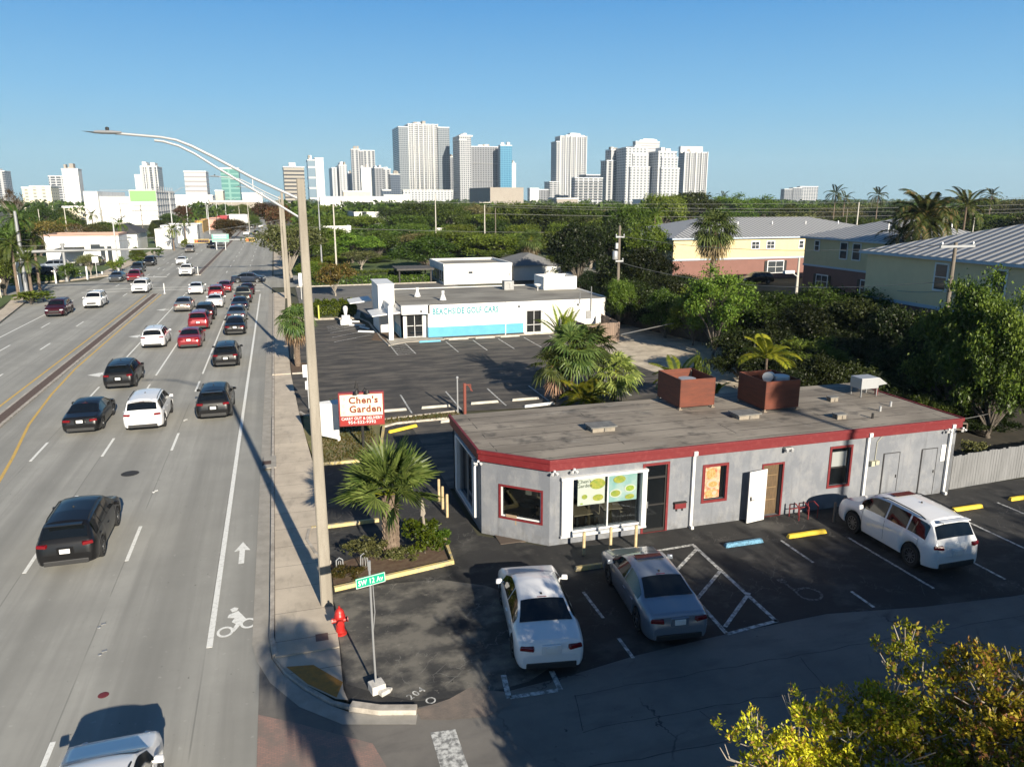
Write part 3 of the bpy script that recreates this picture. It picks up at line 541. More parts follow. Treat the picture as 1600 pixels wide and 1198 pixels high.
def roofbox(x,y_,lb,s=1,name='roof_hatch'):
    t=thing(name,lb,'roof vent',(x,y_,zr),0,'low flat vents on the restaurant roof'); q=MB(); q.box((0,0,.08),(.85*s,.6*s,.16)); q.build('base',mroof,t); q=MB(); q.box((0,0,.19),(1.0*s,.7*s,.05)); q.build('lid',mat('grey_roof_metal',(.24,.235,.22),.7,col2=(.12,.12,.115),nscale=4,amt=.8),t,bevel=.01)
roofbox(11.6,26.4,'low grey capped roof vent on the left third of the restaurant roof',1.1); roofbox(18.0,26.3,'low grey capped roof vent between the two plywood boxes',1.1); 
roofbox(23.2,27.4,'small pale capped vent near the rooftop air conditioner',.45,'roof_vent'); roofbox(21.6,25.0,'small dark capped vent near the red trim',.5,'roof_vent')
for x,y_,lb in ((22.9,24.6,'short black vent pipe beside the small dark vent'),(24.0,25.4,'short pale vent pipe in the right third of the roof'),(25.0,25.9,'stubby vent pipe at the right end of the roof')):
    q=MB(); q.tube([(x,y_,zr),(x,y_,zr+.22)],.05,8); tag(q.build('vent_pipe',m_iron if 'black' in lb else mgal),lb,'pipe','vent pipes on the restaurant roof')
t=thing('rooftop_air_conditioner','boxy grey air conditioner on legs with a slanted hood at the back of the roof','air conditioner',(25.3,27.9,zr))
q=MB(); q.box((0,0,.62),(.95,.75,.5)); q.build('casing',mgal,t,bevel=.02); q=MB(); q.add([(.47,-.37,.87),(.47,.37,.87),(.95,.37,.55),(.95,-.37,.55),(.47,-.37,.5),(.47,.37,.5)],[(0,3,2,1),(0,4,3),(1,2,5),(3,4,5,2)]); q.build('hood',mgal,t)
for sx in (-.42,.42):
    for sy in (-.32,.32): q=MB(); q.box((sx,sy,.19),(.05,.05,.38)); q.build('leg',m_steel,t)
q=MB(); q.tube([(.62,-.1,.0),(.62,-.1,.4)],.07,8); q.build('pipe',m_red,t)

# ---------------------------------------------------------------- white shop with the blue stripe
mshop=mat('white_wall_paint',(.74,.73,.70),.7,col2=(.62,.61,.58),nscale=1.2,amt=.6); mblue=mat('sky_blue_paint',(.10,.38,.56),.6,col2=(.07,.32,.50),nscale=2,amt=.5)
mgr=mat('grey_flat_roof',(.36,.34,.29),.9,col2=(.17,.155,.13),nscale=.5,amt=.9,stretch=(.5,1.4,1))
T=thing('golf_cart_shop','white flat roofed shop with a sky blue stripe and glazed doors facing the car park','building',(18,72,0)); hs=2.95
b=MB(); wall(b,(9.9,66.3),(12.2,66.3),0,hs-.2,[(.45,1.95,.06,2.15)]); b.bz(12.2,12.35,65.85,66.5,0,hs-.2); wall(b,(12.2,65.65),(28,65.65),0,hs,[(21.2-12.2,22.7-12.2,.05,2.15)],.15)
for k in range(8):
    a0,a1=math.pi/2*k/8,math.pi/2*(k+1)/8; wall(b,(28+1.6*math.sin(a0),65.65+1.6-1.6*math.cos(a0)),(28+1.6*math.sin(a1),65.65+1.6-1.6*math.cos(a1)),0,hs,[],.15)
wall(b,(29.6,67.2),(29.6,79),0,hs,[]); wall(b,(29.6,79),(9.9,79),0,hs,[]); wall(b,(9.9,79),(9.9,66.3),0,hs-.2,[])
b.bz(9.9,12.35,65.65,66.3,hs-.75,hs); b.build('wall',mshop,T,world=True)
b=MB(); b.poly([(9.95,65.8),(28,65.8),(29.1,66.3),(29.5,67.3),(29.5,78.9),(9.95,78.9)],hs-.06); b.build('roof',mgr,T,world=True)
b=MB(); b.bz(12.19,20.95,65.635,65.66,.12,1.0); b.bz(12.185,12.21,65.66,66.3,.12,1.0); b.bz(9.88,9.91,66.4,70,.12,1.0); b.build('blue_stripe',mblue,T,world=True)
b=MB(); b.bz(12.2,21,65.63,65.65,0,.12); b.build('plinth',mat('dark_plinth',(.05,.045,.04),.9),T,world=True)
b=MB(); b.bz(8.75,9.15,65.7,66.05,0,hs+.05); b.build('pillar',m_white,T,world=True)
b=MB(); b.bz(8.9,9.1,66.05,79,hs-.8,hs+.1); b.bz(8.45,9.9,69.8,74.6,0,4.4); b.build('tower_wall',mshop,T,world=True)
b=MB(); b.bz(8.46,8.5,70.3,74.2,3.4,4.2); b.build('tower_recess',m_dark,T,world=True)
b=MB(); b.bz(8.35,9.95,69.7,74.7,4.4,4.46); b.build('tower_cap',m_white,T,world=True)
b=MB()
for x0,x1,y0,y1,z in ((7.4,9.9,66.1,69.8,2.15),(6.3,8.4,74.7,78,2.2)):
    b.add([(x0,y0,z),(x1,y0,z+.25),(x1,y1,z+.25),(x0,y1,z),(x0,y0,z-.08),(x1,y0,z+.12),(x1,y1,z+.12),(x0,y1,z-.08)],[(0,1,2,3),(7,6,5,4),(0,4,5,1),(3,2,6,7),(0,3,7,4),(1,5,6,2)])
b.build('canopy',m_white,T,world=True)
for x0,y_ in ((10.35,66.3),(21.2,65.65)):
    f=frame(T,(x0,y_),(x0+1.5,y_),.06,2.15,m_white,.08,name='double_door',bars=(.05,.75,1.45),zb=(.12,.8 if x0>20 else 1.1,2.1)); pane(T,(x0,y_),(x0+1.5,y_),.06,2.15,m_gdark,.05).parent=f
    q=MB(); q.bz(x0+.66,x0+.69,y_-.09,y_-.05,.95,1.3); q.bz(x0+.81,x0+.84,y_-.09,y_-.05,.95,1.3); q.build('handle',m_iron,T,world=True).parent=f
for x,z in ((11.7,2.55),(20.6,2.62),(26.3,2.55)):
    q=MB(); q.lathe([(0,.16),(.17,.12),(.2,0),(0,0)],(x,65.55,z-.1),10); q.build('wall_lamp',m_steel,T,world=True)
q=MB(); q.bz(19.2,19.28,65.58,65.65,0,hs); q.build('downpipe',m_white,T,world=True)
q=MB(); q.box((27.3,65.6,1.5),(.5,.12,.75)); q.box((28.1,65.72,1.5),(.32,.1,.7),.2); q.tube([(27.5,65.55,1.8),(27.5,65.55,4.1)],.05,6); q.tube([(26.4,65.6,2.5),(26.4,65.6,3.6)],.05,6); q.build('meter_cabinet',m_steel,T,world=True)
q=stand(fit(text_mb('BEACHSIDE GOLF CARS',.62,.01,.022,1.12),6.0,.58),(15.6,65.63,2.08)); q.build('wall_lettering',mat('turquoise_letters',(.045,.30,.36),.6),T,world=True)
q=stand(text_mb('10',.26,.01,.01),(12.05,66.28,2.0)); q.build('house_number',mblue,T,world=True)
def roofthing(x,y_,d,lb,m,nm='roof_vent',cat='roof vent',rd=False):
    q=MB()
    if rd: q.tube([(x,y_,hs),(x,y_,hs+.35),(x,y_,hs+.5),(x,y_,hs+.85)],[.32,.2,.13,.16],10)
    else: q.box((x,y_,hs+d[2]/2-.05),d); q.box((x+d[0]*.2,y_-d[1]*.3,hs+d[2]*.45),(d[0]*.35,d[1]*.5,d[2]*.5))
    return tag(q.build(nm,m),lb,cat)
roofthing(12.4,72,0,'tall tapered white vent cowl at the left of the shop roof',m_white,rd=True); roofthing(14.2,68.8,0,'short tapered white vent cowl near the front of the shop roof',m_white,rd=True)
roofthing(22.4,75.5,(1.0,.9,.9),'small rusty grey rooftop condenser in the middle of the shop roof',m_steel,'rooftop_condenser','air conditioner')
t=thing('equipment_screen','white square open topped screen on the shop roof','screen',(27.6,75.6,hs-.05))
for c,d in (((0,-1.5,.65),(3.6,.12,1.3)),((0,1.5,.65),(3.6,.12,1.3)),((-1.75,0,.65),(.12,2.9,1.3)),((1.75,0,.65),(.12,2.9,1.3))): q=MB(); q.box(c,d); q.build('panel',mshop,t)
q=MB(); q.lathe([(.05,.0),(.25,.1),(.38,.3)],(25.0,73.6,hs+.3),12); q.tube([(25,73.6,hs-.05),(25,73.6,hs+.35)],.04,6); tag(q.build('satellite_dish',m_white),'small white dish beside the rooftop screen of the shop','dish')
# timber fenced enclosure at the shop corner
def fence(name,pts,h,m,label,gap=.02,wd=.14,z=0,mpost=None,jag=.04):
    o0=thing(name,label,'fence',(pts[0][0],pts[0][1],z)); q=MB(); r=MB(); rr=random.Random(3)
    for a,c in zip(pts,pts[1:]):
        a,c=Vector(a),Vector(c); d=(c-a); Ln=d.length; d/=Ln; k=int(Ln/(wd+gap)); ang=math.atan2(d.y,d.x); nn=Vector((d.y,-d.x))
        for i in range(k):
            p=a+d*((i+.5)*Ln/k); hh=h+rr.uniform(-jag,jag); q.box((p.x,p.y,hh/2),(wd,.025,hh),ang+rr.uniform(-.03,.03))
        for zz in (h*.25,h*.8): m_=a+d*(Ln/2)-nn*.04; r.box((m_.x,m_.y,zz),(Ln,.04,.09),ang)
        for i in range(int(Ln/2.4)+1):
            p=a+d*min(Ln,i*2.4)-nn*.06; pp=MB(); pp.box((p.x,p.y,h/2),(.1,.1,h),ang); pp.build('post',mpost or m,o0,world=True)
    q.build('boards',m,o0,world=True); r.build('rail',mpost or m,o0,world=True); return o0
mtim=mat('weathered_timber',(.30,.215,.165),.85,col2=(.2,.15,.12),nscale=3,amt=.8,stretch=(1,1,.2)); mtimd=mat('dark_timber',(.10,.085,.07),.9,col2=(.06,.05,.045),nscale=2,amt=.8)
fence('timber_enclosure',[(24.6,59.6),(27.7,59.6),(28.2,64.8)],1.65,mtim,'weathered brown picket enclosure in front of the curved shop corner'); fence('timber_enclosure',[(24.5,65.2),(24.6,59.8)],1.6,mtim,'short side run of weathered pickets hidden behind the palm clump')
fence('timber_fence',[(31.5,70),(33.5,60),(37,47),(40,38)],1.7,mtimd,'dark shaded timber fence along the right side of the sand drive')
mgf=mat('pale_grey_timber',(.25,.255,.265),.85,col2=(.17,.175,.18),nscale=3,amt=.8,stretch=(1,1,.2))
fence('grey_board_fence',[(26.55,23.8),(31.5,24.1),(40,24.4)],1.5,mgf,'pale grey board fence running right from the end of the restaurant',.008,.15)
fence('timber_fence',[(26.5,31.2),(31,34),(40,36)],1.7,mtimd,'dark timber fence behind the right rear corner of the restaurant')
t=thing('pipe_rack','long rusty box frame lying behind the grey board fence','frame',(28.6,27.2,0)); 
for a,c in (((-1.6,.6,1.9),(1.3,-.9,1.9)),((-1.6,.9,1.9),(1.3,-.6,1.9)),((-1.6,.6,1.6),(1.3,-.9,1.6)),((-1.6,.9,1.6),(1.3,-.6,1.6)),((1.3,-.9,1.6),(1.3,-.9,1.9)),((1.3,-.6,1.6),(1.3,-.6,1.9)),((1.3,-.9,1.9),(1.3,-.6,1.9)),((-1.4,.7,0),(-1.4,.7,1.6)),((.9,-.6,0),(.9,-.6,1.6))): q=MB(); q.tube([a,c],.035,4); q.build('bar',mat('rusty_steel',(.22,.17,.13),.8),t)
# ---------------------------------------------------------------- yellow and pink houses
def seams(name,c1,c2,per=.45,rough=.4,metal=.5):
    m,n=newmat(name,rough,metal); g=n.t.nodes.new('ShaderNodeNewGeometry'); nx=n.xyz(g.outputs['Normal']); P_=n.xyz(g.outputs['Position'])
    s=n.mth('GREATER_THAN',n.mth('ABSOLUTE',nx[0]),n.mth('ABSOLUTE',nx[1])); u=n.mth('ADD',n.mth('MULTIPLY',s,P_[1]),n.mth('MULTIPLY',n.mth('SUBTRACT',1,s),P_[0]))
    f=n.mth('FRACT',n.mth('DIVIDE',u,per)); t=n.rng(n.mth('ABSOLUTE',n.mth('SUBTRACT',f,.5)),.1,.4); n.col(n.mix(t,c1,c2)); n.bump(t,1,.06); return m
mseam=seams('ribbed_metal_roof',(.52,.515,.50),(.20,.20,.20),.75,.5,.1)
m_yw=mat('yellow_siding',(.62,.52,.30),.8,col2=(.57,.47,.27),nscale=1,amt=.6); m_pk=mat('pink_render',(.27,.135,.11),.85,col2=(.22,.11,.09),nscale=1,amt=.6)
m_trim=mat('pale_blue_trim',(.42,.50,.58),.6); m_shut=mat('dark_shutter',(.02,.02,.02),.7); m_pane=mat('house_window_glass',(.05,.06,.07),.08,spec=.8)
def hip(x0,x1,y0,y1,z,dz,ov=.5):
    x0-=ov;x1+=ov;y0-=ov;y1+=ov; w_=min(x1-x0,y1-y0)/2; q=MB(); cx,cy=(x0+x1)/2,(y0+y1)/2
    if x1-x0>y1-y0: r=[(x0+w_,cy),(x1-w_,cy)]
    else: r=[(cx,y0+w_),(cx,y1-w_)]
    v=[(x0,y0,z),(x1,y0,z),(x1,y1,z),(x0,y1,z),(r[0][0],r[0][1],z+dz),(r[1][0],r[1][1],z+dz)]
    f=[(0,1,5,4),(1,2,5),(2,3,4,5),(3,0,4)] if x1-x0>y1-y0 else [(0,1,4),(1,2,5,4),(2,3,5),(3,0,4,5)]
    q.add(v,f); return q,(x0,x1,y0,y1)
def house(lb,x0,x1,y0,y1,ze,dz,wins,zb=3.15,mw1=None,mw2=None,two=True):
    T=thing('apartment_house',lb,'house',((x0+x1)/2,(y0+y1)/2,0),0,'yellow and pink houses behind the trees')
    q=MB(); q.bz(x0,x1,y0,y1,zb,ze); q.build('upper_wall',mw1 or m_yw,T,world=True)
    q=MB(); q.bz(x0+.05,x1-.05,y0+.05,y1-.05,0,zb); q.build('lower_wall',mw2 or m_pk,T,world=True)
    q=MB(); q.bz(x0-.06,x1+.06,y0-.06,y1+.06,zb-.12,zb+.12); q.build('belt_trim',m_trim,T,world=True)
    q,e=hip(x0,x1,y0,y1,ze+.18,dz); q.build('roof',mseam,T,world=True)
    q=MB(); q.bz(e[0]+.02,e[1]-.02,e[2]+.02,e[3]-.02,ze-.04,ze+.17); q.build('fascia',m_trim,T,world=True)
    for face,a,b_,z0,z1,sh in wins:
        q=MB(); 
        def bx(u0,u1,w0,w1,o0,o1,mi):
            if face=='w': q.bz(x0-o1,x0-o0,u0,u1,w0,w1,mi)
            else: q.bz(u0,u1,y0-o1,y0-o0,w0,w1,mi)
        bx(a-.14,b_+.14,z0-.14,z1+.14,0,.07,0); bx((a+b_)/2-.03,(a+b_)/2+.03,z0,z1,.08,.1,0) if b_-a>1.2 else None; bx(a,b_,(z0+z1)/2-.03,(z0+z1)/2+.03,.08,.1,0)
        if sh: bx(a-.6,a-.16,z0-.1,z1+.1,0,.08,1); bx(b_+.16,b_+.6,z0-.1,z1+.1,0,.08,1)
        f=q.build('window',[m_white,m_shut],T,world=True)
        q=MB(); bx(a,b_,z0,z1,.05,.08,0); q.build('pane',m_pane,T,world=True).parent=f
    k=0; q=MB()
    for i in range(5): 
        xx=x0+(x1-x0)*(.2+.15*i); yy=y0+(y1-y0)*.3
        q=MB(); q.tube([(xx,yy,ze+dz*.5),(xx,yy,ze+dz*.75+.3)],.09,6); q.build('vent_pipe',m_white,T,world=True)
    return T
def fy(px,x): r=ray(px,HZ); return x*r[1]/r[0]      # north coordinate where a wall at x is seen at px
def fx(px,y): r=ray(px,HZ); return y*r[0]/r[1]
house('long yellow house with lit south wall and grey ribbed roof, leftmost of the row',55.6,98,102,124,6.15,2.6,
 [('s',fx(1180,102),fx(1191,102),4.6,5.6,0),('s',fx(1204,102),fx(1215,102),4.6,5.6,0),('s',fx(1255,102),fx(1261,102),4.6,5.6,0),('s',fx(1208,102),fx(1232,102),.9,2.6,1)])
def ww(pa,pb,top,bot,x,sh=0):                    # window in a west wall at x, measured in the photograph
    ya,yb=fy(pb,x),fy(pa,x); ym=(ya+yb)/2; pm=(pa+pb)/2; return ('w',ya,yb,zt(pm,bot,x,ym),zt(pm,top,x,ym),sh)
house('yellow and pink house in the middle of the row with two tall upper windows',65.5,81,70,85.3,7.07,2.5,
 [ww(1281,1287,377,391,65.5),ww(1322,1332,380,404,65.5),ww(1342,1353,382,406,65.5),ww(1288,1305,431,449,65.5,1),ww(1360,1378,440,463,65.5,1)],zb=3.67)
house('shaded olive yellow house with bright ribbed roof at the right edge',45,62,30,50.8,7.8,2.6,
 [ww(1478,1496,414,453,45),ww(1572,1591,424,462,45)],zb=4.35,mw1=mat('shade_lifted_siding',(.70,.55,.33),.8,col2=(.64,.50,.30),nscale=1,amt=.6))  # tan siding colour brightened to make up for the shade on this wall
house('house behind the coconut palm showing only a grey ribbed roof',104,128,66,96,6.2,2.8,[])

# ---------------------------------------------------------------- plain low buildings
m_lw=mat('white_render',(.70,.70,.68),.75,col2=(.58,.58,.56),nscale=.3,amt=.7); m_cr=mat('cream_render',(.60,.55,.43),.8,col2=(.5,.45,.36),nscale=.3,amt=.6); m_tan=mat('tan_concrete',(.40,.36,.31),.85,col2=(.35,.31,.27),nscale=.2,amt=.7)
m_shr=mat('dark_shingles',(.06,.06,.065),.9); m_gshr=mat('grey_shingles',(.22,.22,.22),.9); m_flat=mat('pale_flat_roof',(.40,.38,.35),.9)
def low(name,lb,x0,x1,y0,y1,h,m,holes=(),roof=m_flat,cat='building',group=None,par=.35,hipz=0,stripe=None):
    T=thing(name,lb,cat,((x0+x1)/2,(y0+y1)/2,0),0,group)
    q=MB(); q.bz(x0,x1,y0,y1,0,h); q.build('wall',m,T,world=True)
    if hipz: q,e=hip(x0,x1,y0,y1,h+.02,hipz); q.build('roof',roof,T,world=True)
    else:
        q=MB(); t=.25
        for a in ((x0-.05,x1+.05,y0-.05,y0+t),(x0-.05,x1+.05,y1-t,y1+.05),(x0-.05,x0+t,y0+t,y1-t),(x1-t,x1+.05,y0+t,y1-t)): q.bz(*a,h-.02,h+par)
        q.build('parapet',stripe or m,T,world=True); q=MB(); q.poly([(x0+t,y0+t),(x1-t,y0+t),(x1-t,y1-t),(x0+t,y1-t)],h+.03); q.build('roof',roof,T,world=True)
    for f_,a,b_,z0,z1 in holes:
        q=MB()
        if f_=='s': q.bz(a,b_,y0-.06,y0+.02,z0,z1)
        elif f_=='w': q.bz(x0-.06,x0+.02,a,b_,z0,z1)
        else: q.bz(x1-.02,x1+.06,a,b_,z0,z1)
        q.build('door' if z0<.3 else 'window',m_pane,T,world=True)
    return T
low('white_annex','white flat roofed building just behind the shop with shaded left wall',22.4,32.5,107.5,118,2.6,m_lw,[('w',108+1.3*k,108.7+1.3*k,.4,1.9) for k in range(6)]+[('s',26,26.6,1.5,1.8)],roof=mgr)
T=thing('dark_shelter','dark flat roofed shelter on posts left of the white building behind the shop','shelter',(18.8,113,0)); q=MB(); q.bz(16.2,21.6,110.5,116,1.9,2.15); q.build('roof',mat('dark_roof',(.09,.085,.08),.9),T,world=True)
for x in (16.6,21.2):
    for yy in (111,115.5): q=MB(); q.box((x,yy,.95),(.2,.2,1.9)); q.build('post',m_iron,T,world=True)
low('small_house','small house with grey shingle hip roof between the white building and dark trees',33.5,41,110,120,2.2,m_lw,roof=m_gshr,hipz=1.6)
def lowp(lb,pa,pb,ytop,D,dep,m,**k):               # building whose south face spans px pa..pb, top seen at ytop
    xa,xb=fx(pa,D),fx(pb,D); h=zt((pa+pb)/2,ytop,(xa+xb)/2,D); return low(k.pop('name','low_building'),lb,xa,xb,D,D+dep,h-(0 if k.get('hipz') else .35),m,**k)
G2='white low buildings among the trees'
lowp('white flat roofed block half hidden by trees right of the concrete light pole',502,546,353,190,25,m_lw,group=G2)
lowp('wide white block with a taller left part seen above the trees',552,617,331,300,40,m_lw,group=G2,holes=[('s',fx(565,300),fx(572,300),4.5,7)])
lowp('stepped white block just in front of the wide white one',589,622,352,240,20,m_lw,group=G2)
lowp('narrow white wall showing through trees left of the power pole',682,705,356,230,20,m_lw,group=G2)
lowp('small white house left of the dark trees at the tree line',918,940,328,330,20,m_lw,group=G2); lowp('white house showing through trees below the white towers',960,1003,332,360,20,m_lw,group=G2)
lowp('pale roofed house poking out of the woods above the yellow houses',1240,1268,328,330,20,m_lw,group=G2,hipz=1.2,roof=m_flat)
lowp('long tan walled windowless block below the grey tower pair',766,818,293,520,60,m_tan,name='warehouse')
T=lowp('cream block with a flat red brown roof edge on the left beyond the junction',60,178,366,166,9,m_lw,name='store',stripe=mat('salmon_trim',(.45,.3,.24),.8),holes=[('s',fx(147,166),fx(154,166),.1,3),('s',fx(158,166),fx(165,166),.1,3),('s',fx(132,166),fx(147,166),2.6,3.4)])
q=MB(); q.bz(fx(88,166),fx(122,166),160,165.9,2.5,3.0); q.build('awning',mat('dark_awning',(.05,.055,.05),.8),T,world=True)
low('store','low shop with dark sloping roof behind the cream block on the left',fx(160,200),fx(207,200),200,215,4.0,m_lw,roof=m_shr,hipz=2.2)
lowp('white gabled shop with a red door beside the avenue',246,303,352,232,18,m_lw,name='store',holes=[('e',236,238.5,.1,5)])
lowp('low white shop with sign wall left of the gabled shop',236,262,358,205,12,m_lw,name='store'); lowp('white shop front beyond the gabled shop',262,292,362,250,10,m_lw,name='store')
lowp('yellow and brown painted shop beside the avenue',300,313,345,300,25,mat('ochre_paint',(.5,.3,.08),.8),name='store'); lowp('pink shop with a bright red door beside the avenue',312,334,343,330,30,mat('pink_paint',(.6,.32,.25),.8),name='store')
lowp('small red awning shop far along the avenue',334,352,338,380,20,mat('red_awning',(.42,.05,.06),.8),name='store'); lowp('white low shops far along the avenue',352,384,336,420,20,m_lw,name='store')
# parking garage with green screen
D=400; T=thing('parking_garage','large white parking garage with a pale green panel above the left side of the avenue','building',(fx(190,D),D+40,0))
for pa,pb,yt,dy in ((131,153,299,0),(153,206,307,4),(203,245,297,-1)):
    xa,xb=fx(pa,D),fx(pb,D); q=MB(); q.bz(xa,xb,D+dy,D+70,0,zt((pa+pb)/2,yt,(xa+xb)/2,D)); q.build('wall',m_lw,T,world=True)
q=MB(); xa,xb=fx(204,D),fx(244.6,D); q.bz(xa,xb,D-1.4,D-1.05,zt(224,314,(xa+xb)/2,D),zt(224,298,(xa+xb)/2,D)); q.build('green_panel',mat('pale_green_panel',(.22,.50,.16),.6),T,world=True)
mline=mat('grey_joint',(.36,.36,.37),.8)
q=MB(); 
for k in range(5): q.bz(fx(154,D),fx(203,D),D+3.8,D+4,3.5+3*k,3.7+3*k); q.bz(fx(204,D),fx(245,D),D-1.3,D-1,2+2.2*k,2.15+2.2*k)
q.build('floor_joints',mline,T,world=True)
q=MB(); xb=fx(245,D)
for k in range(5): q.bz(xb,xb+.2,D,D+70,2.5+3*k,2.9+3*k)
for k in range(8): q.bz(xb,xb+.25,D+8.5*k,D+8.5*k+.5,0,17.5)
q.build('side_grid',mline,T,world=True)
for k in range(5):
    if k==2: continue
    x=fx(208+5.5*k,D); q=MB(); q.bz(x,x+1.3,D-1.15,D-.95,10.8,12.4); q.build('window',m_pane,T,world=True)

# ---------------------------------------------------------------- skyline
def facade(name,wallc,glassc,fh=3.2,bw=4.0,wf=.6,hf=.55,rough=.5,off=0):
    m,n=newmat(name,rough); g=n.t.nodes.new('ShaderNodeNewGeometry'); nx=n.xyz(g.outputs['Normal']); P_=n.xyz()
    s=n.mth('GREATER_THAN',n.mth('ABSOLUTE',nx[0]),.7); u=n.mth('ADD',n.mth('MULTIPLY',s,P_[1]),n.mth('MULTIPLY',n.mth('SUBTRACT',1,s),P_[0]))
    a=n.mth('LESS_THAN',n.mth('FRACT',n.mth('ADD',n.mth('DIVIDE',u,bw),off+100)),wf); b=n.mth('LESS_THAN',n.mth('FRACT',n.mth('DIVIDE',P_[2],fh)),hf)
    k=n.mth('MULTIPLY',n.mth('MULTIPLY',a,b),n.mth('LESS_THAN',n.mth('ABSOLUTE',nx[2]),.5))
    n.col(n.mix(k,wallc,glassc)); n.lk(n.rng(k,0,1,.8,.25),n.b.inputs['Roughness']); return m
WH=(.49,.50,.515); GW=(.42,.43,.44); GL=(.05,.07,.10); LB=(.19,.27,.34)
f_white=facade('white_punched_facade',WH,(.13,.15,.18),3.2,5,.5,.55); f_bal=facade('white_balcony_facade',WH,(.06,.07,.09),3.1,6.5,.78,.62); f_glass=facade('grey_glass_facade',(.33,.35,.37),(.08,.11,.14),3.1,3,.8,.72)
f_dglass=facade('dark_glass_facade',(.10,.13,.17),(.03,.05,.09),3.4,3.2,.85,.75,.3); f_blue=facade('blue_glass_facade',(.10,.30,.45),(.04,.19,.33),3.4,4.2,.8,.7,.25); f_strip=facade('striped_office_facade',(.40,.37,.32),(.05,.05,.06),4,400,1,.45)
f_wstrip=facade('white_striped_facade',WH,(.36,.34,.35),4.6,400,1,.3); f_green=facade('green_glass_facade',(.20,.40,.36),(.10,.27,.25),4.4,60,.97,.7,.3); f_grey=facade('grey_grid_facade',(.27,.28,.30),(.06,.07,.09),3.1,4.4,.6,.6); f_cream=facade('cream_balcony_facade',(.62,.58,.44),(.30,.30,.28),3.2,8,.35,.5); f_band=facade('banded_glass_facade',WH,LB,13,400,1,.82,.4)
f_vert=facade('vertical_bay_facade',(.45,.46,.475),(.06,.07,.09),3.1,7,.5,.8); f_tall=facade('pale_grid_facade',(.44,.45,.465),(.06,.07,.09),3.1,3.6,.55,.62)
def tower(lb,parts,D,side=None,name='tower',group='distant towers of the downtown skyline',fins=0,slabs=0,top=None,mtop=None,legs=0):
    pa,pb,yt,m=parts[0]; T=thing(name,lb,'tower',((fx(pa,D)+fx(pb,D))/2,D+15,0),0,group); first=True
    for i,(pa,pb,yt,m) in enumerate(parts):
        xa,xb=fx(pa,D)-.25*i,fx(pb,D)+.25*i; dy=-1.7*i
        if side: 
            e=xa if side>0 and (pa+pb)/2>428 else xb; rs=ray(side,HZ); dep=max(12,min(70,e*rs[1]/rs[0]-D)) if first else dep
        else: dep=28
        h=zt((pa+pb)/2,yt,(xa+xb)/2,D); q=MB(); q.bz(xa,xb,D+dy,D+dep+dy*.5,0,h); q.build('block',m,T,world=True)
        q=MB(); q.bz(xa-.4,xb+.4,D+dy-.4,D+dep+.4,h,h+1.1); q.build('parapet',m_lw,T,world=True)
        if first: h0=h; x00,x11,dep0=xa,xb,dep
        first=False
    if h0>45:
        rq=random.Random(int(x00)); q=MB()
        for k in range(3): a=x00+(x11-x00)*rq.uniform(.05,.7); q.bz(a,a+(x11-x00)*rq.uniform(.1,.28),D+3+k*2,D+dep0*.7,h0+1.1,h0+rq.uniform(3,7)); T_=q.build('roof_plant',m_lw if rq.random()<.6 else m_tan,T,world=True); q=MB()
    if fins:
        q=MB()
        for k in range(fins+1): x=x00+(x11-x00)*k/fins; q.bz(x-.5,x+.5,D-2.4,D,6,h0+1.5)
        q.build('fins',m_lw,T,world=True)
    if slabs:
        q=MB(); z=12
        while z<h0-3: q.bz(x00+1,x11-1,D-1.8,D,z,z+.22); z+=3.15*slabs
        q.build('balcony_slabs',m_lw,T,world=True)
    if top:
        pa,pb,yt=top; xa,xb=fx(pa,D),fx(pb,D); q=MB(); q.bz(xa,xb,D+4,D+dep0*.6,h0,zt((pa+pb)/2,yt,(xa+xb)/2,D)); q.build('penthouse',mtop or m_lw,T,world=True)
    return T
tower('tallest and widest tower of the skyline, white ribs and balconies over a colonnaded podium',[(641,686,195,f_bal),(626,641,199,f_glass),(686,703,200,f_glass)],1330,624,fins=6,slabs=1)
tower('long white podium block below the tallest tower',[(630,708,298,f_white)],1180,628)
tower('dark glass office block left of the tallest tower',[(611,626,273,f_dglass)],1250,608)
tower('slim dark tower squeezed behind the right edge of the tallest tower',[(703,710,246,f_grey)],1500)
tower('stepped grey tower with dark left side, right of the tallest tower',[(719,737,213,f_tall),(719,729,219,f_tall)],1250,709,top=(722,741,211))
tower('broad grey gridded slab joined to the right of the stepped grey tower',[(736,781,230,f_grey)],1290,735,slabs=9)
tower('blue glass tower at the right end of the grey slab',[(782,800,228,f_blue)],1260,779)
tower('thin white spire block right of the blue glass tower',[(800,806,256,m_lw)],1400)
tower('beige striped office tower behind the concrete light pole',[(446,478,262,f_strip)],900,434,top=(455,465,254))
tower('slim white tower with banded glass left half',[(484,497,251,f_band),(496,508,248,m_lw)],1050,482)
tower('white tower with a shaded recess down its middle',[(532,544,259,f_white),(521,528,263,f_white)],1300,526)
tower('dark based white block between two white towers',[(545,556,272,f_white)],1500)
tower('tall white slab with a grey centre, highest left of the tallest tower',[(552,566,234,f_vert),(569,588,236,f_vert),(565,570,237,f_grey)],1400,551)
tower('white square block in front of the tall white slab',[(566,581,263,m_lw)],1180,565,name='tower')
tower('grey faced block with dark left side beside the white square block',[(587,601,263,f_grey)],1220,582)
tower('plain white slim tower left of the dark glass office block',[(601,612,265,f_vert)],1350)
tower('long low white parking block under the left skyline towers',[(500,600,309,m_lw)],700,499,name='low_block'); tower('cream low block before the white skyline towers',[(537,580,300,m_cr)],800,536,name='low_block')
tower('small dark glass block at the foot of the skyline',[(598,611,298,f_dglass)],900,597,name='low_block'); tower('white low block with windows right of the cream low block',[(600,640,306,m_lw)],880,600,name='low_block')
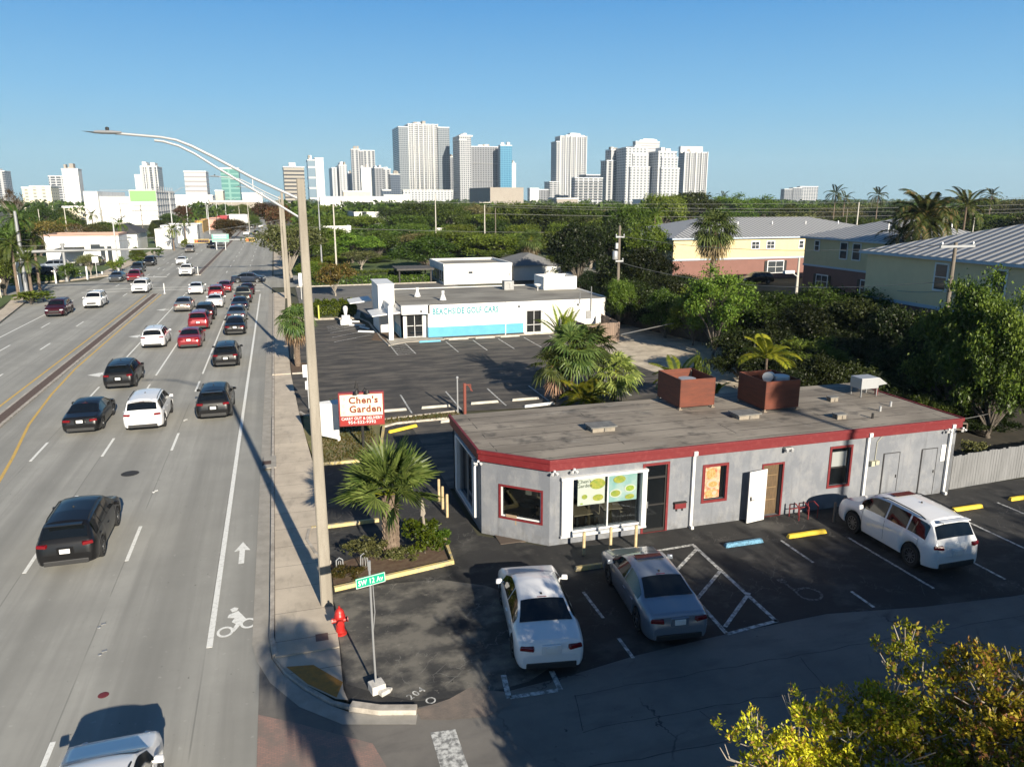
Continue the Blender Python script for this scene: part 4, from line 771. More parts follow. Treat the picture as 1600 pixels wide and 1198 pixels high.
tower('tall pale tower with dark stepped left edge standing alone right of centre',[(874,914,214,f_tall),(868,874,222,f_tall),(858,872,285,f_bal)],1150,866,fins=5,top=(884,913,211))
tower('white terraced balcony block at the foot of the lone pale tower',[(898,941,279,f_bal)],900,895,slabs=1); tower('dark flat block peeping over the terraced balcony block',[(915,938,274,f_dglass)],1050)
tower('small white block far left of the lone pale tower',[(828,842,295,m_lw)],1100,826,name='low_block'); tower('small blue grey block beside the small white block',[(842,857,297,f_grey)],1150,840,name='low_block')
tower('white stepped tower with long shaded left flank, left of the pair',[(976,1008,232,f_white),(986,1008,242,f_white),(982,1012,262,f_white)],900,946,slabs=0)
tower('shaded rear wing of the left stepped tower',[(953,976,235,f_vert),(946,960,252,f_vert)],930,944)
tower('striped office tower behind the pair of stepped white towers',[(990,1027,222,f_wstrip)],1350,986,top=(1003,1021,217))
tower('white stepped tower with red brown roof edge, right of the pair',[(1026,1054,238,f_white),(1031,1055,247,f_white),(1030,1057,264,f_white)],880,1011)
tower('pale grey tower with white crown at the right end of the skyline',[(1066,1101,239,f_tall)],1000,1057,fins=4,top=(1062,1096,229))
tower('tan podium below the lone pale tower',[(870,903,311,m_tan)],800,name='low_block')
tower('white low block at the foot of the right skyline tower',[(1008,1036,313,m_lw)],700,name='low_block')
tower('small white hospital block standing alone on the right horizon',[(1249,1277,292,f_bal),(1224,1238,296,f_grey),(1237,1250,294,f_grey)],1500,1248)
tower('cut off dark balconied tower at the left edge of the photograph',[(-12,13,268,f_vert)],1300)
tower('low cream balconied block on the left skyline',[(36,72,294,f_cream),(50,82,292,f_cream)],900,84,top=(60,72,290)); tower('white tower with many small balconies left of the plain white slab',[(80,104,276,f_bal)],1150,107)
tower('plain white slab tower on the left skyline',[(102,127,265,m_lw)],1050,133,top=(106,122,263)); tower('narrow white annex above the parking garage',[(214,225,274,m_lw)],1250)
tower('white tower with dark vertical balconies above the parking garage',[(225,250,261,f_vert)],1150,258,fins=4); tower('square white office block with thin grey stripes left of the green glass block',[(291,325,269,f_wstrip)],850,329)
tower('green glass office block crossed by the street lamp arm',[(348,376,264,f_green)],800,378,top=(348,372,262)); tower('long low white block beyond the avenue trees',[(262,332,307,m_lw)],600,name='low_block')
tower('cream church like block left of the green glass block',[(337,349,299,m_cr)],760,name='low_block'); tower('tan parking deck with a dark slot beyond the avenue',[(325,402,316,m_tan)],560,name='low_block'); tower('white block right of the green glass block',[(379,410,303,m_lw)],700,name='low_block'); tower('low white wall far off left of the parking garage',[(96,130,325,m_cr)],500,name='low_block')
# ---------------------------------------------------------------- vehicles
m_tyre=mat('tyre_rubber',(.018,.018,.019),.85); m_rim=mat('alloy_rim',(.42,.43,.45),.3,.9); m_cg=mat('car_glass',(.006,.008,.010),.05,spec=.6); m_trimb=mat('black_plastic',(.025,.025,.026),.6)
m_tl=mat('red_lamp',(.19,.004,.007),.15,spec=.7); m_tlon=mat('lit_red_lamp',(.5,.02,.02),.3,emit=((1,.04,.03),.9)); m_hl=mat('clear_lamp',(.55,.58,.6),.08,.3,spec=.8); m_plate=mat('number_plate',(.7,.7,.68),.5); m_chrome=mat('bright_chrome',(.6,.6,.6),.15,1)
def paint(name,c,metal=.0,rough=.28): return mat('paint_'+name,c,rough,metal,coat=.8 if max(c)>.1 else .3,spec=.5 if max(c)>.1 else .3)
PA={'black':paint('black',(.008,.008,.009)),'white':paint('white',(.72,.72,.72)),'red':paint('red',(.26,.012,.018),.2),'silver':paint('silver',(.30,.34,.40),.5),'grey':paint('grey',(.10,.115,.13),.4),'blue':paint('dark_blue',(.03,.042,.07),.3),'maroon':paint('maroon',(.055,.008,.015),.3),'tan':paint('tan',(.30,.27,.24),.5),'charcoal':paint('charcoal',(.035,.038,.042),.3),'dgreen':paint('dark_grey_green',(.04,.045,.04),.3)}
CAR={
'sedan':dict(L=4.75,W=1.83,wb=2.75,wr=.33,gc=.2,
 top=[(0,.60),(.012,.88),(.03,.98),(.16,1.04),(.19,1.08),(.33,1.38),(.40,1.43),(.52,1.45),(.60,1.42),(.645,1.37),(.775,1.02),(.80,.99),(.93,.86),(.975,.74),(1,.5)],
 belt=[(0,.56),(.02,.84),(.2,.93),(.5,.91),(.75,.88),(.93,.76),(.98,.64),(1,.46)],ws=(.775,.645),bl=(.175,.335),sw=(.21,.745),pil=(.475,),tum=.38),
'suv':dict(L=4.7,W=1.87,wb=2.7,wr=.37,gc=.26,
 top=[(0,.66),(.010,.98),(.028,1.12),(.095,1.56),(.13,1.64),(.3,1.69),(.5,1.70),(.60,1.66),(.645,1.59),(.775,1.16),(.80,1.12),(.93,1.0),(.975,.86),(1,.58)],
 belt=[(0,.62),(.02,.96),(.2,1.02),(.5,1.0),(.75,.99),(.93,.88),(.98,.72),(1,.52)],ws=(.775,.645),bl=(.032,.092),sw=(.10,.745),pil=(.285,.475),tum=.26),
'bigsuv':dict(L=4.8,W=1.98,wb=2.85,wr=.39,gc=.27,
 top=[(0,.68),(.010,1.0),(.028,1.16),(.085,1.62),(.12,1.72),(.3,1.77),(.5,1.78),(.60,1.75),(.655,1.67),(.775,1.22),(.80,1.18),(.93,1.06),(.975,.92),(1,.6)],
 belt=[(0,.64),(.02,1.0),(.2,1.08),(.5,1.06),(.75,1.04),(.93,.92),(.98,.76),(1,.54)],ws=(.775,.655),bl=(.032,.085),sw=(.09,.745),pil=(.27,.475),tum=.24),
'pickup':dict(L=5.6,W=1.98,wb=3.5,wr=.4,gc=.32,
 top=[(0,.7),(.008,1.06),(.02,1.10),(.335,1.12),(.345,1.14),(.372,1.70),(.40,1.80),(.5,1.83),(.57,1.80),(.61,1.72),(.70,1.27),(.72,1.23),(.93,1.14),(.975,1.0),(1,.66)],
 belt=[(0,.66),(.02,1.06),(.33,1.08),(.5,1.08),(.72,1.08),(.93,1.0),(.98,.84),(1,.6)],ws=(.70,.612),bl=(.348,.372),sw=(.375,.68),pil=(.5,),tum=.26)}
def ip(tab,u):
    for (a,za),(b,zb) in zip(tab,tab[1:]):
        if u<=b: return za+(zb-za)*(u-a)/(b-a)
    return tab[-1][1]
def sect(c,u):
    L_,W_=c['L'],c['W']; y=(u-.5)*L_; e=max(0,(abs(2*u-1)-.78)/.22); w=W_/2*(1-.09*e**2-.09*e**6); tp,bt=ip(c['top'],u),ip(c['belt'],u); tp=max(tp,bt+.03)
    zb=c['gc']+.06*e; R_w=c['wr']+.07
    for yw in (-c['wb']/2,c['wb']/2):
        yw+=.04*0; d=abs(y-yw)
        if d<R_w: zb=max(zb,math.sqrt(R_w*R_w-d*d)+c['wr']-.02)
    h=tp-bt; zr=bt+h*.86; xr=w*.97-h*c['tum']-.03-.05*min(1,h*4); xr=max(xr,w*.4)
    zs=zb+(bt-zb)
    pts=[(w*.94,zb),(w*.985,zb+(bt-zb)*.18),(w,zb+(bt-zb)*.5),(w*.995,zb+(bt-zb)*.78),(w*.965,bt),(w*.965+(xr-w*.965)*.5,bt+(zr-bt)*.5),(xr,zr)]
    for k in (.85,.6,.3,0): pts.append((xr*k,zr+(tp-zr)*(1-k*k)**.7))
    return y,pts
def us(c):
    s={k for k,_ in c['top']}|{k for k,_ in c['belt']}|{i/30 for i in range(31)}
    for yw in (-c['wb']/2,c['wb']/2):
        R_w=c['wr']+.07
        for f_ in (-1.01,-.99,-.9,-.7,-.4,0,.4,.7,.9,.99,1.01): s.add(min(1,max(0,(yw+f_*R_w)/c['L']+.5)))
    s=sorted(s); o=[s[0]]
    for x in s[1:]:
        if x-o[-1]>.0012: o.append(x)
    o[-1]=1.0; return o
def carbuild(kind,col,label,x,y,rz=0,group='cars and trucks on the avenue',cat='car',lamps=True,wheels5=5,sun=False,rails=None):
    c=CAR[kind]; L_,W_=c['L'],c['W']; P_=PA[col]; key=(kind,sun)
    nm={'sedan':'sedan_car','suv':'suv_car','bigsuv':'suv_car','pickup':'pickup_truck'}[kind]
    T=thing(nm,label,cat,(x,y,0.012),rz,group); T.scale=(1,rnd.uniform(.955,1.03),rnd.uniform(.96,1.03)) if 'avenue' in group else (1,1,1)
    if key in PROTO:
        for ch in PROTO[key].children: copy_tree(ch,T,{PCOL[key]:P_})
        return T
    PROTO[key]=T; PCOL[key]=P_.name
    U=us(c); S_=[sect(c,u) for u in U]; n=len(S_[0][1]); q=MB(); vs=[]
    for yy,p in S_:
        ring_=[(a,yy,z) for a,z in p]+[(-a,yy,z) for a,z in p[-2::-1]]; vs+=ring_
    m=2*n-1; fs=[(i*m+k,i*m+k+1,(i+1)*m+k+1,(i+1)*m+k)[::-1] for i in range(len(U)-1) for k in range(m-1)]
    fs.append(tuple(range(m))[::-1]); fs.append(tuple((len(U)-1)*m+k for k in range(m))); q.add(vs,fs); body=q.build('body',P_,T,smooth=True,angle=50)
    def patch(us_,f_,name,m_,both=True,par=T):
        for sgn in ((1,-1) if both else (1,)):
            g=[[f_(u,t) for t in range(f_.n)] for u in us_]; q=MB(); w_=f_.n; q.add([(sgn*p[0],p[1],p[2]) for r in g for p in r],[((i*w_+k,(i+1)*w_+k,(i+1)*w_+k+1,i*w_+k+1) if sgn>0 else (i*w_+k,i*w_+k+1,(i+1)*w_+k+1,(i+1)*w_+k)) for i in range(len(us_)-1) for k in range(w_-1)]); q.build(name,m_,par,smooth=True)
    def side(u,t,lo=.12,hi=.90):
        yy,p=sect(c,u); b_,r_=p[4],p[6]; k=lo+(hi-lo)*t/3; return (b_[0]+(r_[0]-b_[0])*k+.009,yy,b_[1]+(r_[1]-b_[1])*k+.004)
    side.n=4
    cuts=[c['sw'][0]]+[p for p in c['pil']]+[c['sw'][1]]
    for a,b_ in zip(cuts,cuts[1:]): patch([a+.008+(b_-a-.016)*i/10 for i in range(11)],side,'side_window',m_cg)
    def screen(k):
        def f_(u,t):
            yy,p=sect(c,u); xr,zr=p[6]; tp=p[-1][1]; s=-.93+1.86*t/12; return (xr*s,yy+k*.012,zr+(tp-zr)*max(0,1-s*s)**.7+.012)
        f_.n=13; return f_
    for (a,b_),nm_,k in ((c['ws'],'windshield',1),(c['bl'],'rear_window',-1)):
        a,b_=min(a,b_),max(a,b_); f_=screen(k); g=[a+(b_-a)*(.06+.88*i/6) for i in range(7)]; patch(g,f_,nm_,m_cg,False)
    # wheels
    for sx in (1,-1):
        for yw in (-c['wb']/2,c['wb']/2):
            r=c['wr']; x_=sx*(W_/2-.115); q=MB(); q.lathe([(r*.62,-.11),(r*.93,-.11),(r,-.07),(r,.07),(r*.93,.11),(r*.62,.11),(r*.62,-.11)],(x_,yw,r),24,0,'x'); wh=q.build('wheel',m_tyre,T,smooth=True)
            q=MB(); q.lathe([(0,.06*sx),(r*.62,.06*sx)],(x_,yw,r),20,1,'x'); q.lathe([(r*.56,.10*sx),(r*.64,.105*sx),(r*.64,.07*sx)],(x_,yw,r),24,0,'x'); q.lathe([(0,.10*sx),(r*.16,.10*sx),(r*.16,.05*sx)],(x_,yw,r),12,0,'x')
            for k in range(10 if kind=='bigsuv' else 5):
                a=2*math.pi*k/(10 if kind=='bigsuv' else 5)+.2; wd=.22 if kind!='bigsuv' else .1; ca,sa=math.cos(a),math.sin(a); xx=x_+sx*.092; pts=[(r*.1,-wd*.5),(r*.6,-wd*.36),(r*.6,wd*.36),(r*.1,wd*.5)]
                q.add([(xx,yw+(pr*ca-pt*r*sa),r+(pr*sa+pt*r*ca)) for pr,pt in pts],[(0,1,2,3),(3,2,1,0)],0)
            q.build('rim',[m_rim,m_trimb],T).parent=wh
    q=MB(); q.bz(-W_*.40,W_*.40,-L_*.44,L_*.44,c['gc']-.02,.62); q.build('underbody',m_trimb,T)
    q=MB(); yr=-L_/2
    q.bz(-W_*.36,W_*.36,yr-.03,yr+.3,c['gc']+.02,c['gc']+.2)
    q.build('bumper_trim',m_trimb,T,bevel=.03); q=MB(); q.bz(-W_*.36,W_*.36,L_/2-.3,L_/2+.02,c['gc']+.04,c['gc']+.16); q.build('bumper_trim',m_trimb,T,bevel=.03)
    zt_=ip(c['top'],.02)-.12
    for sx in (-1,1):
        q=MB()
        if kind=='sedan': q.box((sx*.62,yr+.075,.80),(.38,.18,.12),sx*.30,0,.9)
        elif kind=='pickup': q.box((sx*.86,yr+.09,.92),(.16,.24,.4),0)
        else: q.box((sx*(W_/2-.27),yr+.10,.98),(.34,.2,.12),sx*.38,0,.92)
        q.build('tail_light',m_tl,T,bevel=.03)
        q=MB(); zh=ip(c['top'],.965)-.14; q.box((sx*.66,L_/2-.16,zh),(.36,.26,.14),-sx*.42,0,.85); q.build('headlight',m_hl,T,bevel=.03)
        q=MB(); q.box((sx*(W_/2+.07),L_*.205,ip(c['belt'],.7)+.10),(.2,.11,.14),-sx*.2,0,.85); q.box((sx*(W_/2-.03),L_*.205,ip(c['belt'],.7)+.06),(.14,.05,.05)); q.build('side_mirror',P_ ,T,bevel=.03,smooth=True)
    q=MB()
    zp=.62 if kind=='pickup' else (.78 if kind=='sedan' else .80)
    q.box((0,yr-.002 if kind!='sedan' else yr+.0,zp-.02),(.5,.06,.24),0,1); q.box((0,yr-.03,zp-.02),(.31,.05,.155),0,0); q.build('number_plate',[m_plate,P_],T,bevel=.008)
    q=MB(); zg=ip(c['top'],.985)-.16; q.box((0,L_/2-.05,zg),(.95,.16,.2)); q.box((0,L_/2-.03,zg-.26),(1.25,.14,.12)); q.build('grille',m_trimb,T,bevel=.03)
    q=MB(); ub=c['bl'][1]; yy,p=sect(c,ub); q.box((0,yy-.0,p[-1][1]-.004),(.26,.03,.014)); q.build('brake_lamp',m_tl,T)
    q=MB()                                       # shut lines, drawn as narrow dark gaps standing 2 mm proud
    for u in [c['sw'][0]+.06]+list(c['pil'])[-1:]+[.70]:
        yy,p=sect(c,u)
        for sx in (-1,1):
            q=MB(); q.add([(sx*(a+.004),yy+d,z) for a,z in p[1:5] for d in (-.006,.006)],[((2*i,2*i+1,2*i+3,2*i+2) if sx<0 else (2*i,2*i+2,2*i+3,2*i+1)) for i in range(3)]); q.build('door_gap',m_trimb,T)
    for u in (c['pil'][-1]-.035,c['sw'][0]+.085):
        yy,p=sect(c,u); 
        for sx in (-1,1): q=MB(); q.box((sx*(p[3][0]+.012),yy,p[3][1]+.02),(.03,.17,.025)); q.build('door_handle',P_,T,bevel=.008)
    if kind in('suv','bigsuv'):
        for sx in (-1,1):
            q=MB(); pts=[]
            for i in range(9): u=.16+.42*i/8; yy,p=sect(c,u); pts.append((sx*(p[6][0]-.02),yy,p[6][1]+.055))
            pts[0]=(pts[0][0],pts[0][1],pts[0][2]-.05); pts[-1]=(pts[-1][0],pts[-1][1],pts[-1][2]-.05); q.tube(pts,.018,6); q.build('roof_rail',m_trimb,T,smooth=True)
        q=MB(); 
        for a in (-.6,.6): pass
        yy,p=sect(c,.12); q.box((0,-L_/2+.06*L_+.0,ip(c['top'],.11)+.02),(1.1,.22,.03)); q.build('spoiler',P_,T,bevel=.01)
    if kind=='pickup': q=MB(); q.bz(-W_*.4,W_*.4,-L_*.49,-L_*.17,1.10,1.135); q.build('bed_cover',m_trimb,T)
    if sun:
        yy,p=sect(c,.58); yb,p2=sect(c,.50); q=MB(); zz=max(p[-1][1],p2[-1][1])+.006; q.add([(-.42,yb,p2[-1][1]-.005+.02),(.42,yb,p2[-1][1]+.015),(.42,yy,p[-1][1]+.015),(-.42,yy,p[-1][1]+.015)],[(0,1,2,3)]); q.build('sunroof',m_cg,T)
    q=MB(); yy,p=sect(c,.36 if kind!='pickup' else .42); q.lathe([(.035,0),(.03,.03),(.0,.06)],(0,yy,p[-1][1]),8); q.build('aerial',m_trimb,T)
    return T
PROTO={}; PCOL={}
def away(kind,col,x,yrear,label,**k): L_=CAR[kind]['L']; return carbuild(kind,col,label,x,yrear+L_/2,k.pop('rz',0),**k)
def onc(kind,col,x,yfront,label,**k): L_=CAR[kind]['L']; return carbuild(kind,col,label,x,yfront+L_/2,math.pi,**k)
away('suv','black',-7.35,26.3,'black SUV nearest the camera on the open road, straddling a lane line')
away('sedan','black',-10.45,43.0,'black sedan left of the white SUV, in the left lane of the second row')
away('bigsuv','white',-7.4,42.5,'large white SUV between a black sedan and a black SUV')
away('suv','black',-4.0,43.6,'black SUV beside the large white SUV, nearest the bike lane',)
away('suv','black',-10.35,52.8,'black crossover with red tail lights beside a left turn arrow')
away('suv','white',-10.3,67.3,'white SUV in the left turn lane beside the red sedan')
away('sedan','red',-7.45,66.4,'dark red sedan to the right of the white turn lane SUV')
away('suv','black',-4.15,57.8,'black SUV at the tail of the right lane queue')
away('sedan','black',-4.15,72.0,'black sedan in the right lane queue, next ahead of the tail SUV',)
away('sedan','grey',-4.4,80.0,'dark grey sedan in the right lane queue ahead of the black sedan')
away('sedan','blue',-4.4,87.9,'blue grey sedan in the right lane queue behind the pickup')
away('pickup','dgreen',-4.3,94.4,'dark pickup truck with black bed cover in the right lane queue',cat='truck')
away('sedan','maroon',-4.1,102.5,'very dark red car at the head of the right lane queue')
away('suv','red',-7.55,75.8,'bright red SUV in the middle lane queue behind a black one')
away('suv','black',-7.5,81.8,'black SUV in the middle lane queue between the bright red SUV and white sedan')
away('sedan','tan',-10.3,89.1,'silver tan sedan alone in the left turn lane')
away('sedan','white',-7.2,91.3,'white sedan in the middle lane queue behind dark red cars')
away('suv','red',-7.6,99.6,'red SUV in the middle lane queue just ahead of the white sedan')
away('sedan','red',-7.0,106.2,'red car at the head of the middle lane queue')
away('sedan','white',-10.4,105.1,'white sedan at the head of the left turn lane')
carbuild('sedan','blue','slate blue sedan crossing the junction, seen from its side',-4.4,119.4,-math.pi/2-.1)
away('suv','white',-3.95,11.25,'white SUV cut off by the bottom edge, only its bonnet and windscreen showing',rz=0.02)
onc('suv','maroon',-22.6,88.9,'dark maroon SUV coming towards the camera on the far carriageway')
onc('suv','white',-20.3,94.9,'white SUV coming towards the camera, right of the maroon one')
onc('bigsuv','white',-17.5,108.6,'white SUV entering the junction beside the median tip')
onc('sedan','grey',-23.2,125,'grey sedan coming out of the junction, leftmost of its pair')
onc('suv','red',-20.6,124,'dark red oncoming car right of the grey sedan')
onc('suv','charcoal',-22.5,139,'charcoal oncoming SUV behind the dark red one')
onc('suv','black',-22.6,153,'black oncoming SUV furthest back beside the lamp posts')
onc('pickup','white',-14.2,131,'white oncoming pickup truck by the far median tip',cat='truck')
onc('sedan','white',-17.3,154.5,'white oncoming sedan behind the white pickup')
onc('suv','tan',-19.2,189,'pale oncoming SUV before the green road sign')
onc('suv','black',-15.9,206,'black oncoming car left of the green road sign'); onc('suv','grey',-13.9,213,'grey oncoming car hidden behind the green road sign')
away('suv','white',-9.6,272,'white car driving off far along the avenue'); away('suv','black',-6.4,272,'black car beside the white one far along the avenue')
away('sedan','grey',-9.4,330,'grey car furthest up the avenue'); away('sedan','white',-6.2,345,'white car furthest up the avenue'); onc('sedan','silver',-18,300,'silver oncoming car far up the avenue'); onc('suv','white',-21,370,'white oncoming car far up the avenue')
carbuild('suv','black','black SUV parked behind the hedge left of the junction',-35.9,136.5,math.pi/2+.1,group='cars parked beyond the junction'); carbuild('bigsuv','silver','grey van parked in front of the cream block',-37,150,math.pi/2,group='cars parked beyond the junction',cat='van'); carbuild('bigsuv','charcoal','dark van parked under the cream block awning',-33,158,math.pi/2,group='cars parked beyond the junction',cat='van'); carbuild('sedan','white','white car parked under the trees at the left edge',-40,106,math.pi/2,group='cars parked beyond the junction')
GP='cars parked at the restaurant'
carbuild('sedan','white','white sedan parked askew nearest the street sign',6.42,18.75,-R_(9.5),group=GP)
carbuild('sedan','silver','silver blue sedan with sunroof parked beside the hatched bay',10.12,19.0,-R_(7),group=GP,sun=True)
carbuild('bigsuv','white','large white SUV with sunroof parked near the end of the restaurant',20.5,20.0,-R_(.5),group=GP,sun=True).scale=(1,.965,1.06)
carbuild('sedan','white','white car half hidden in the shade between trees behind the roof boxes',37,47,.6,group='cars parked in the shaded yard')
carbuild('sedan','silver','silver car glimpsed under the trees behind the restaurant',44,43,1.0,group='cars parked in the shaded yard')
carbuild('suv','black','black SUV parked by the pink wall of the long yellow house',66,96,1.5,group='cars parked in the shaded yard')
# ---------------------------------------------------------------- street furniture
m_cpole,n=newmat('concrete_pole',.85); c=n.mix(n.rng(n.noise(1.2,5,(3,3,.35)),.4,.62),(.37,.335,.28),(.28,.25,.205)); n.col(n.mix(n.rng(n.noise(40,3),.5,.7,0,.4),c,(.2,.17,.13))); n.bump(n.noise(60,3),.3,.01)
def lamp_post(x,y,h,label,arm=4.7,w0=.29,w1=.13,m=None,group='lamp posts along the right side of the avenue'):
    T=thing('street_lamp',label,'street lamp',(x,y,.05),0,group); q=MB()
    vs=[];
    for z,w in ((0,w0),(h,w1)):
        for a,b in ((-1,-.78),(-.78,-1),(.78,-1),(1,-.78),(1,.78),(.78,1),(-.78,1),(-1,.78)): vs.append((a*w/2*1.0,b*w/2,z))
    q.add(vs,[(k,(k+1)%8,8+(k+1)%8,8+k) for k in range(8)]+[tuple(range(8,16))]); q.build('pole',m or m_cpole,T)
    s=-1 if arm>0 else 1; arm=abs(arm); k=arm/4.7
    up=[(0,0,h-.55),(s*1.2*k,0,h+.02),(s*2.1*k,0,h+.52),(s*2.6*k,0,h+.78),(s*2.95*k,0,h+.92),(s*3.3*k,0,h+.98),(s*arm*.92,0,h+1.05)]
    lo=[(0,0,h-1.05),(s*1.2*k,0,h-.28),(s*2.1*k,0,h+.30),(s*2.55*k,0,h+.6),(s*2.9*k,0,h+.78),(s*3.25*k,0,h+.88),(s*3.45*k,0,h+.90)]
    q=MB(); q.tube(up,[.038]*4+[.032]*3,8); q.tube(lo,.031,8); q.tube([(s*1.2*k,0,h-.28),(s*1.2*k,0,h+.02)],.015,5); q.build('arm',m_alu,T,smooth=True)
    q=MB(); x0=s*arm*.88; q.lathe([(0,-.28),(.06,-.26),(.10,-.05),(.10,.2),(.07,.34),(0,.36)],(0,0,0),10,0,'x'); q.v=[(s*abs(v[0]+.3)*1.0+x0,v[1]*1.1,v[2]*.45+h+1.07) for v in q.v]; hd=q.build('lamp_head',m_alu,T,smooth=True)
    q=MB(); q.lathe([(.045,0),(.045,.06),(0,.08)],(x0+s*.35,0,h+1.12),8); q.build('photocell',m_iron,T)
    q=MB(); q.add([(x0+s*.6,-.07,h+1.07),(x0+s*.95,0,h+1.09),(x0+s*.6,.07,h+1.07),(x0+s*.6,0,h+1.03)],[(0,1,2),(0,3,1),(3,2,1)]); q.build('tip',m_steel,T)
    return T
lamp_post(.70,21.65,12.45,'tall square concrete lamp post beside the red hydrant, nearest the camera',w0=.36,w1=.20)
lamp_post(.57,59.9,12.4,'concrete lamp post beside the ragged palm at the shop entrance',w0=.34,w1=.18); q=MB(); q.bz(.30,.50,59.72,59.725,4.2,4.5); 
x_,y_=at(437,98); lamp_post(.6,98,12.2,'concrete lamp post before the olive tree at the junction',w0=.34,w1=.18)
m_galv=mat('galvanised_pole',(.36,.37,.38),.5,.3)
for px,py,Y_,top,lb in ((172,426,141.8,350,'thin lamp post on the left beyond the junction, nearest of its row'),(265,388,208,300,'thin lamp post on the left before the low white shop'),(290,375,250,318,'thin lamp post before the white gabled shop'),(323,368,285,322,'thin lamp post before the pink shop')):
    x_=fx(px,Y_); lamp_post(x_,Y_,max(9,zt(px-8,top,x_,Y_)),lb,arm=-4.5,w0=.30,w1=.16,m=m_alu,group='lamp posts along the left side of the avenue')
for k,Y_ in enumerate((340,400,470,540)): lamp_post(-26.5,Y_,11,'faint thin lamp post far along the left side of the avenue',arm=-4.5,w0=.3,w1=.2,m=m_alu,group='far lamp posts on the left')
for k,Y_ in enumerate((190,260,340,420)): lamp_post(1.4,Y_,11,'faint thin lamp post far along the right side of the avenue',arm=4.5,w0=.3,w1=.2,m=m_cpole,group='far lamp posts on the right')
# traffic signals
def mast(x,y,h,arm,z,label,r=.2,sg=1):
    T=thing('signal_mast',label,'traffic signal pole',(x,y,0),0,'signal masts of the junction'); q=MB(); q.tube([(0,0,0),(0,0,h)],[r,r*.7],12); q.build('pole',m_galv,T,smooth=True)
    q=MB(); q.tube([(0,0,z),(sg*arm*.5,0,z+.1),(sg*arm,0,z+.12)],[r*.85,r*.65,r*.4],10); q.build('arm',m_galv,T,smooth=True); q=MB(); q.lathe([(0,0),(r*1.6,0),(r*1.6,.06),(0,.06)],(0,0,0),12); q.box((0,0,z),(r*2.6,r*2.6,.5)); q.build('base_plate',m_galv,T); return T
mast(-30.2,108.4,10.5,15.8,5.6,'tall grey signal mast at the near left corner with a long arm over the road',.24); q=MB(); q.tube([(0,0,0),(0,0,5.6)],[.24,.2],12); q.box((0,0,5.4),(.5,.5,.35)); q.lathe([(0,0),(.38,0),(.38,.06),(0,.06)],(0,0,0),12); tag(q.build('signal_post',m_galv,loc=(-30.2,128.1,0),smooth=True),'shorter thick grey post right of the tall signal mast','traffic signal pole'); mast(1.0,134.5,6.2,13.9,5.35,'signal mast on the right hidden in the olive tree, arm reaching over the road',.2,-1)
def signal(x,y,z,label,n=3,w=1.2):
    T=thing('traffic_light',label,'traffic light',(x,y,z),0,'red signals facing the queue'); q=MB(); q.box((0,0,0),(w*1.08,.03,.5)); q.build('backplate',m_iron,T)
    q=MB()
    for a in ((0,.26,w*1.14,.06),(0,-.26,w*1.14,.06),(w*.56,0,.06,.58),(-w*.56,0,.06,.58)): q.box((a[0],-.02,a[1]),(a[2],.03,a[3]))
    q.build('reflective_border',mat('signal_yellow',(.75,.50,.12),.5),T); q=MB(); q.box((0,.1,0),(w,.2,.36)); q.build('housing',m_iron,T)
    for k in range(n):
        q=MB(); q.lathe([(0,0),(.14,0)],(0,0,0),12,0,'x'); q.v=[(-w/2+w*(k+.5)/n+v[1],-.06,v[2]) for v in q.v]; q.build('lens',mat('red_signal_lit',(.6,.05,.01),.4,emit=((1,.08,.02),2.5)) if k==0 else mat('dark_lens',(.10,.03,.02),.4),T)
signal(-11.6,134.3,5.3,'leftmost long horizontal signal showing red arrows',5,2.0); signal(-4.2,134.3,5.4,'middle horizontal signal lit red over the far lanes'); signal(-.9,134.3,5.35,'rightmost horizontal signal lit red before the olive tree')
signal(-13.2,134.3,5.3,'signal at the far left end of the arm',2,.7) if False else None
T=thing('road_sign','green road sign on two white posts standing in the median','road sign',(-12.9,198,0)); q=MB(); q.bz(-1.9,1.9,-.05,.05,1.9,3.7); q.build('panel',mat('sign_green_pale',(.16,.50,.38),.5),T)
for a in (-1,1): q=MB(); q.bz(a-.07,a+.07,-.04,.1,0,1.9); q.build('post',m_white,T)
q=MB(); rr=random.Random(2)
for z in (2.2,2.75,3.25):
    x_=-1.5
    while x_<1.4: w_=rr.uniform(.12,.3); q.bz(x_,x_+w_,-.07,-.05,z,z+.26); x_+=w_+.1
q.bz(-1.88,1.88,-.065,-.05,1.92,1.98); q.bz(-1.88,1.88,-.065,-.05,3.62,3.68); q.build('lettering',m_white,T)
for x_,y_,lb in ((-14.4,107.9,'white flexible marker post on the near median tip'),(-12.5,133.0,'white flexible marker post on the far median tip'),(-28.0,119.4,'x')):
    if lb=='x': continue
    q=MB(); q.tube([(0,0,0),(0,0,1.3)],.06,8); q.lathe([(.2,0),(.2,.04),(0,.04)],(0,0,0),10); tag(q.build('marker_post',m_white,loc=(x_,y_,.02)),lb,'marker post','white marker posts')
for px,py,top,lb in ((88,443,421,'white round topped post before the second signal mast'),(126,435,423,'short pale post on the left verge'),(137,437,416,'white post right of the olive tree on the left verge'),(160,429,424,'short white stub post near the thin lamp post')):
    x_,y_=G(px,py); h=zt(px,top,x_,y_); q=MB(); q.box((0,0,h/2),(.22,.22,h)); tag(q.build('verge_post',m_white,loc=(x_,y_,0),bevel=.03),lb,'post','white posts on the left verge')
def signpost(x,y,panels,label,h,z0=.1,m=None,name='street_sign',cat='sign',group=None,ang=0):
    T=thing(name,label,cat,(x,y,z0),ang,group); q=MB(); q.tube([(0,0,0),(0,0,h)],.035,6); q.build('post',m_white if m is None else m,T)
    for (zc,w_,hh,mm) in panels: q=MB(); q.box((0,-.05,zc),(w_,.02,hh)); q.build('panel',mm,T,bevel=.004)
    return T
m_sw=mat('white_sign_face',(.72,.73,.74),.5,col2=(.5,.56,.64),nscale=6,amt=.6,ramp=(.52,.6))
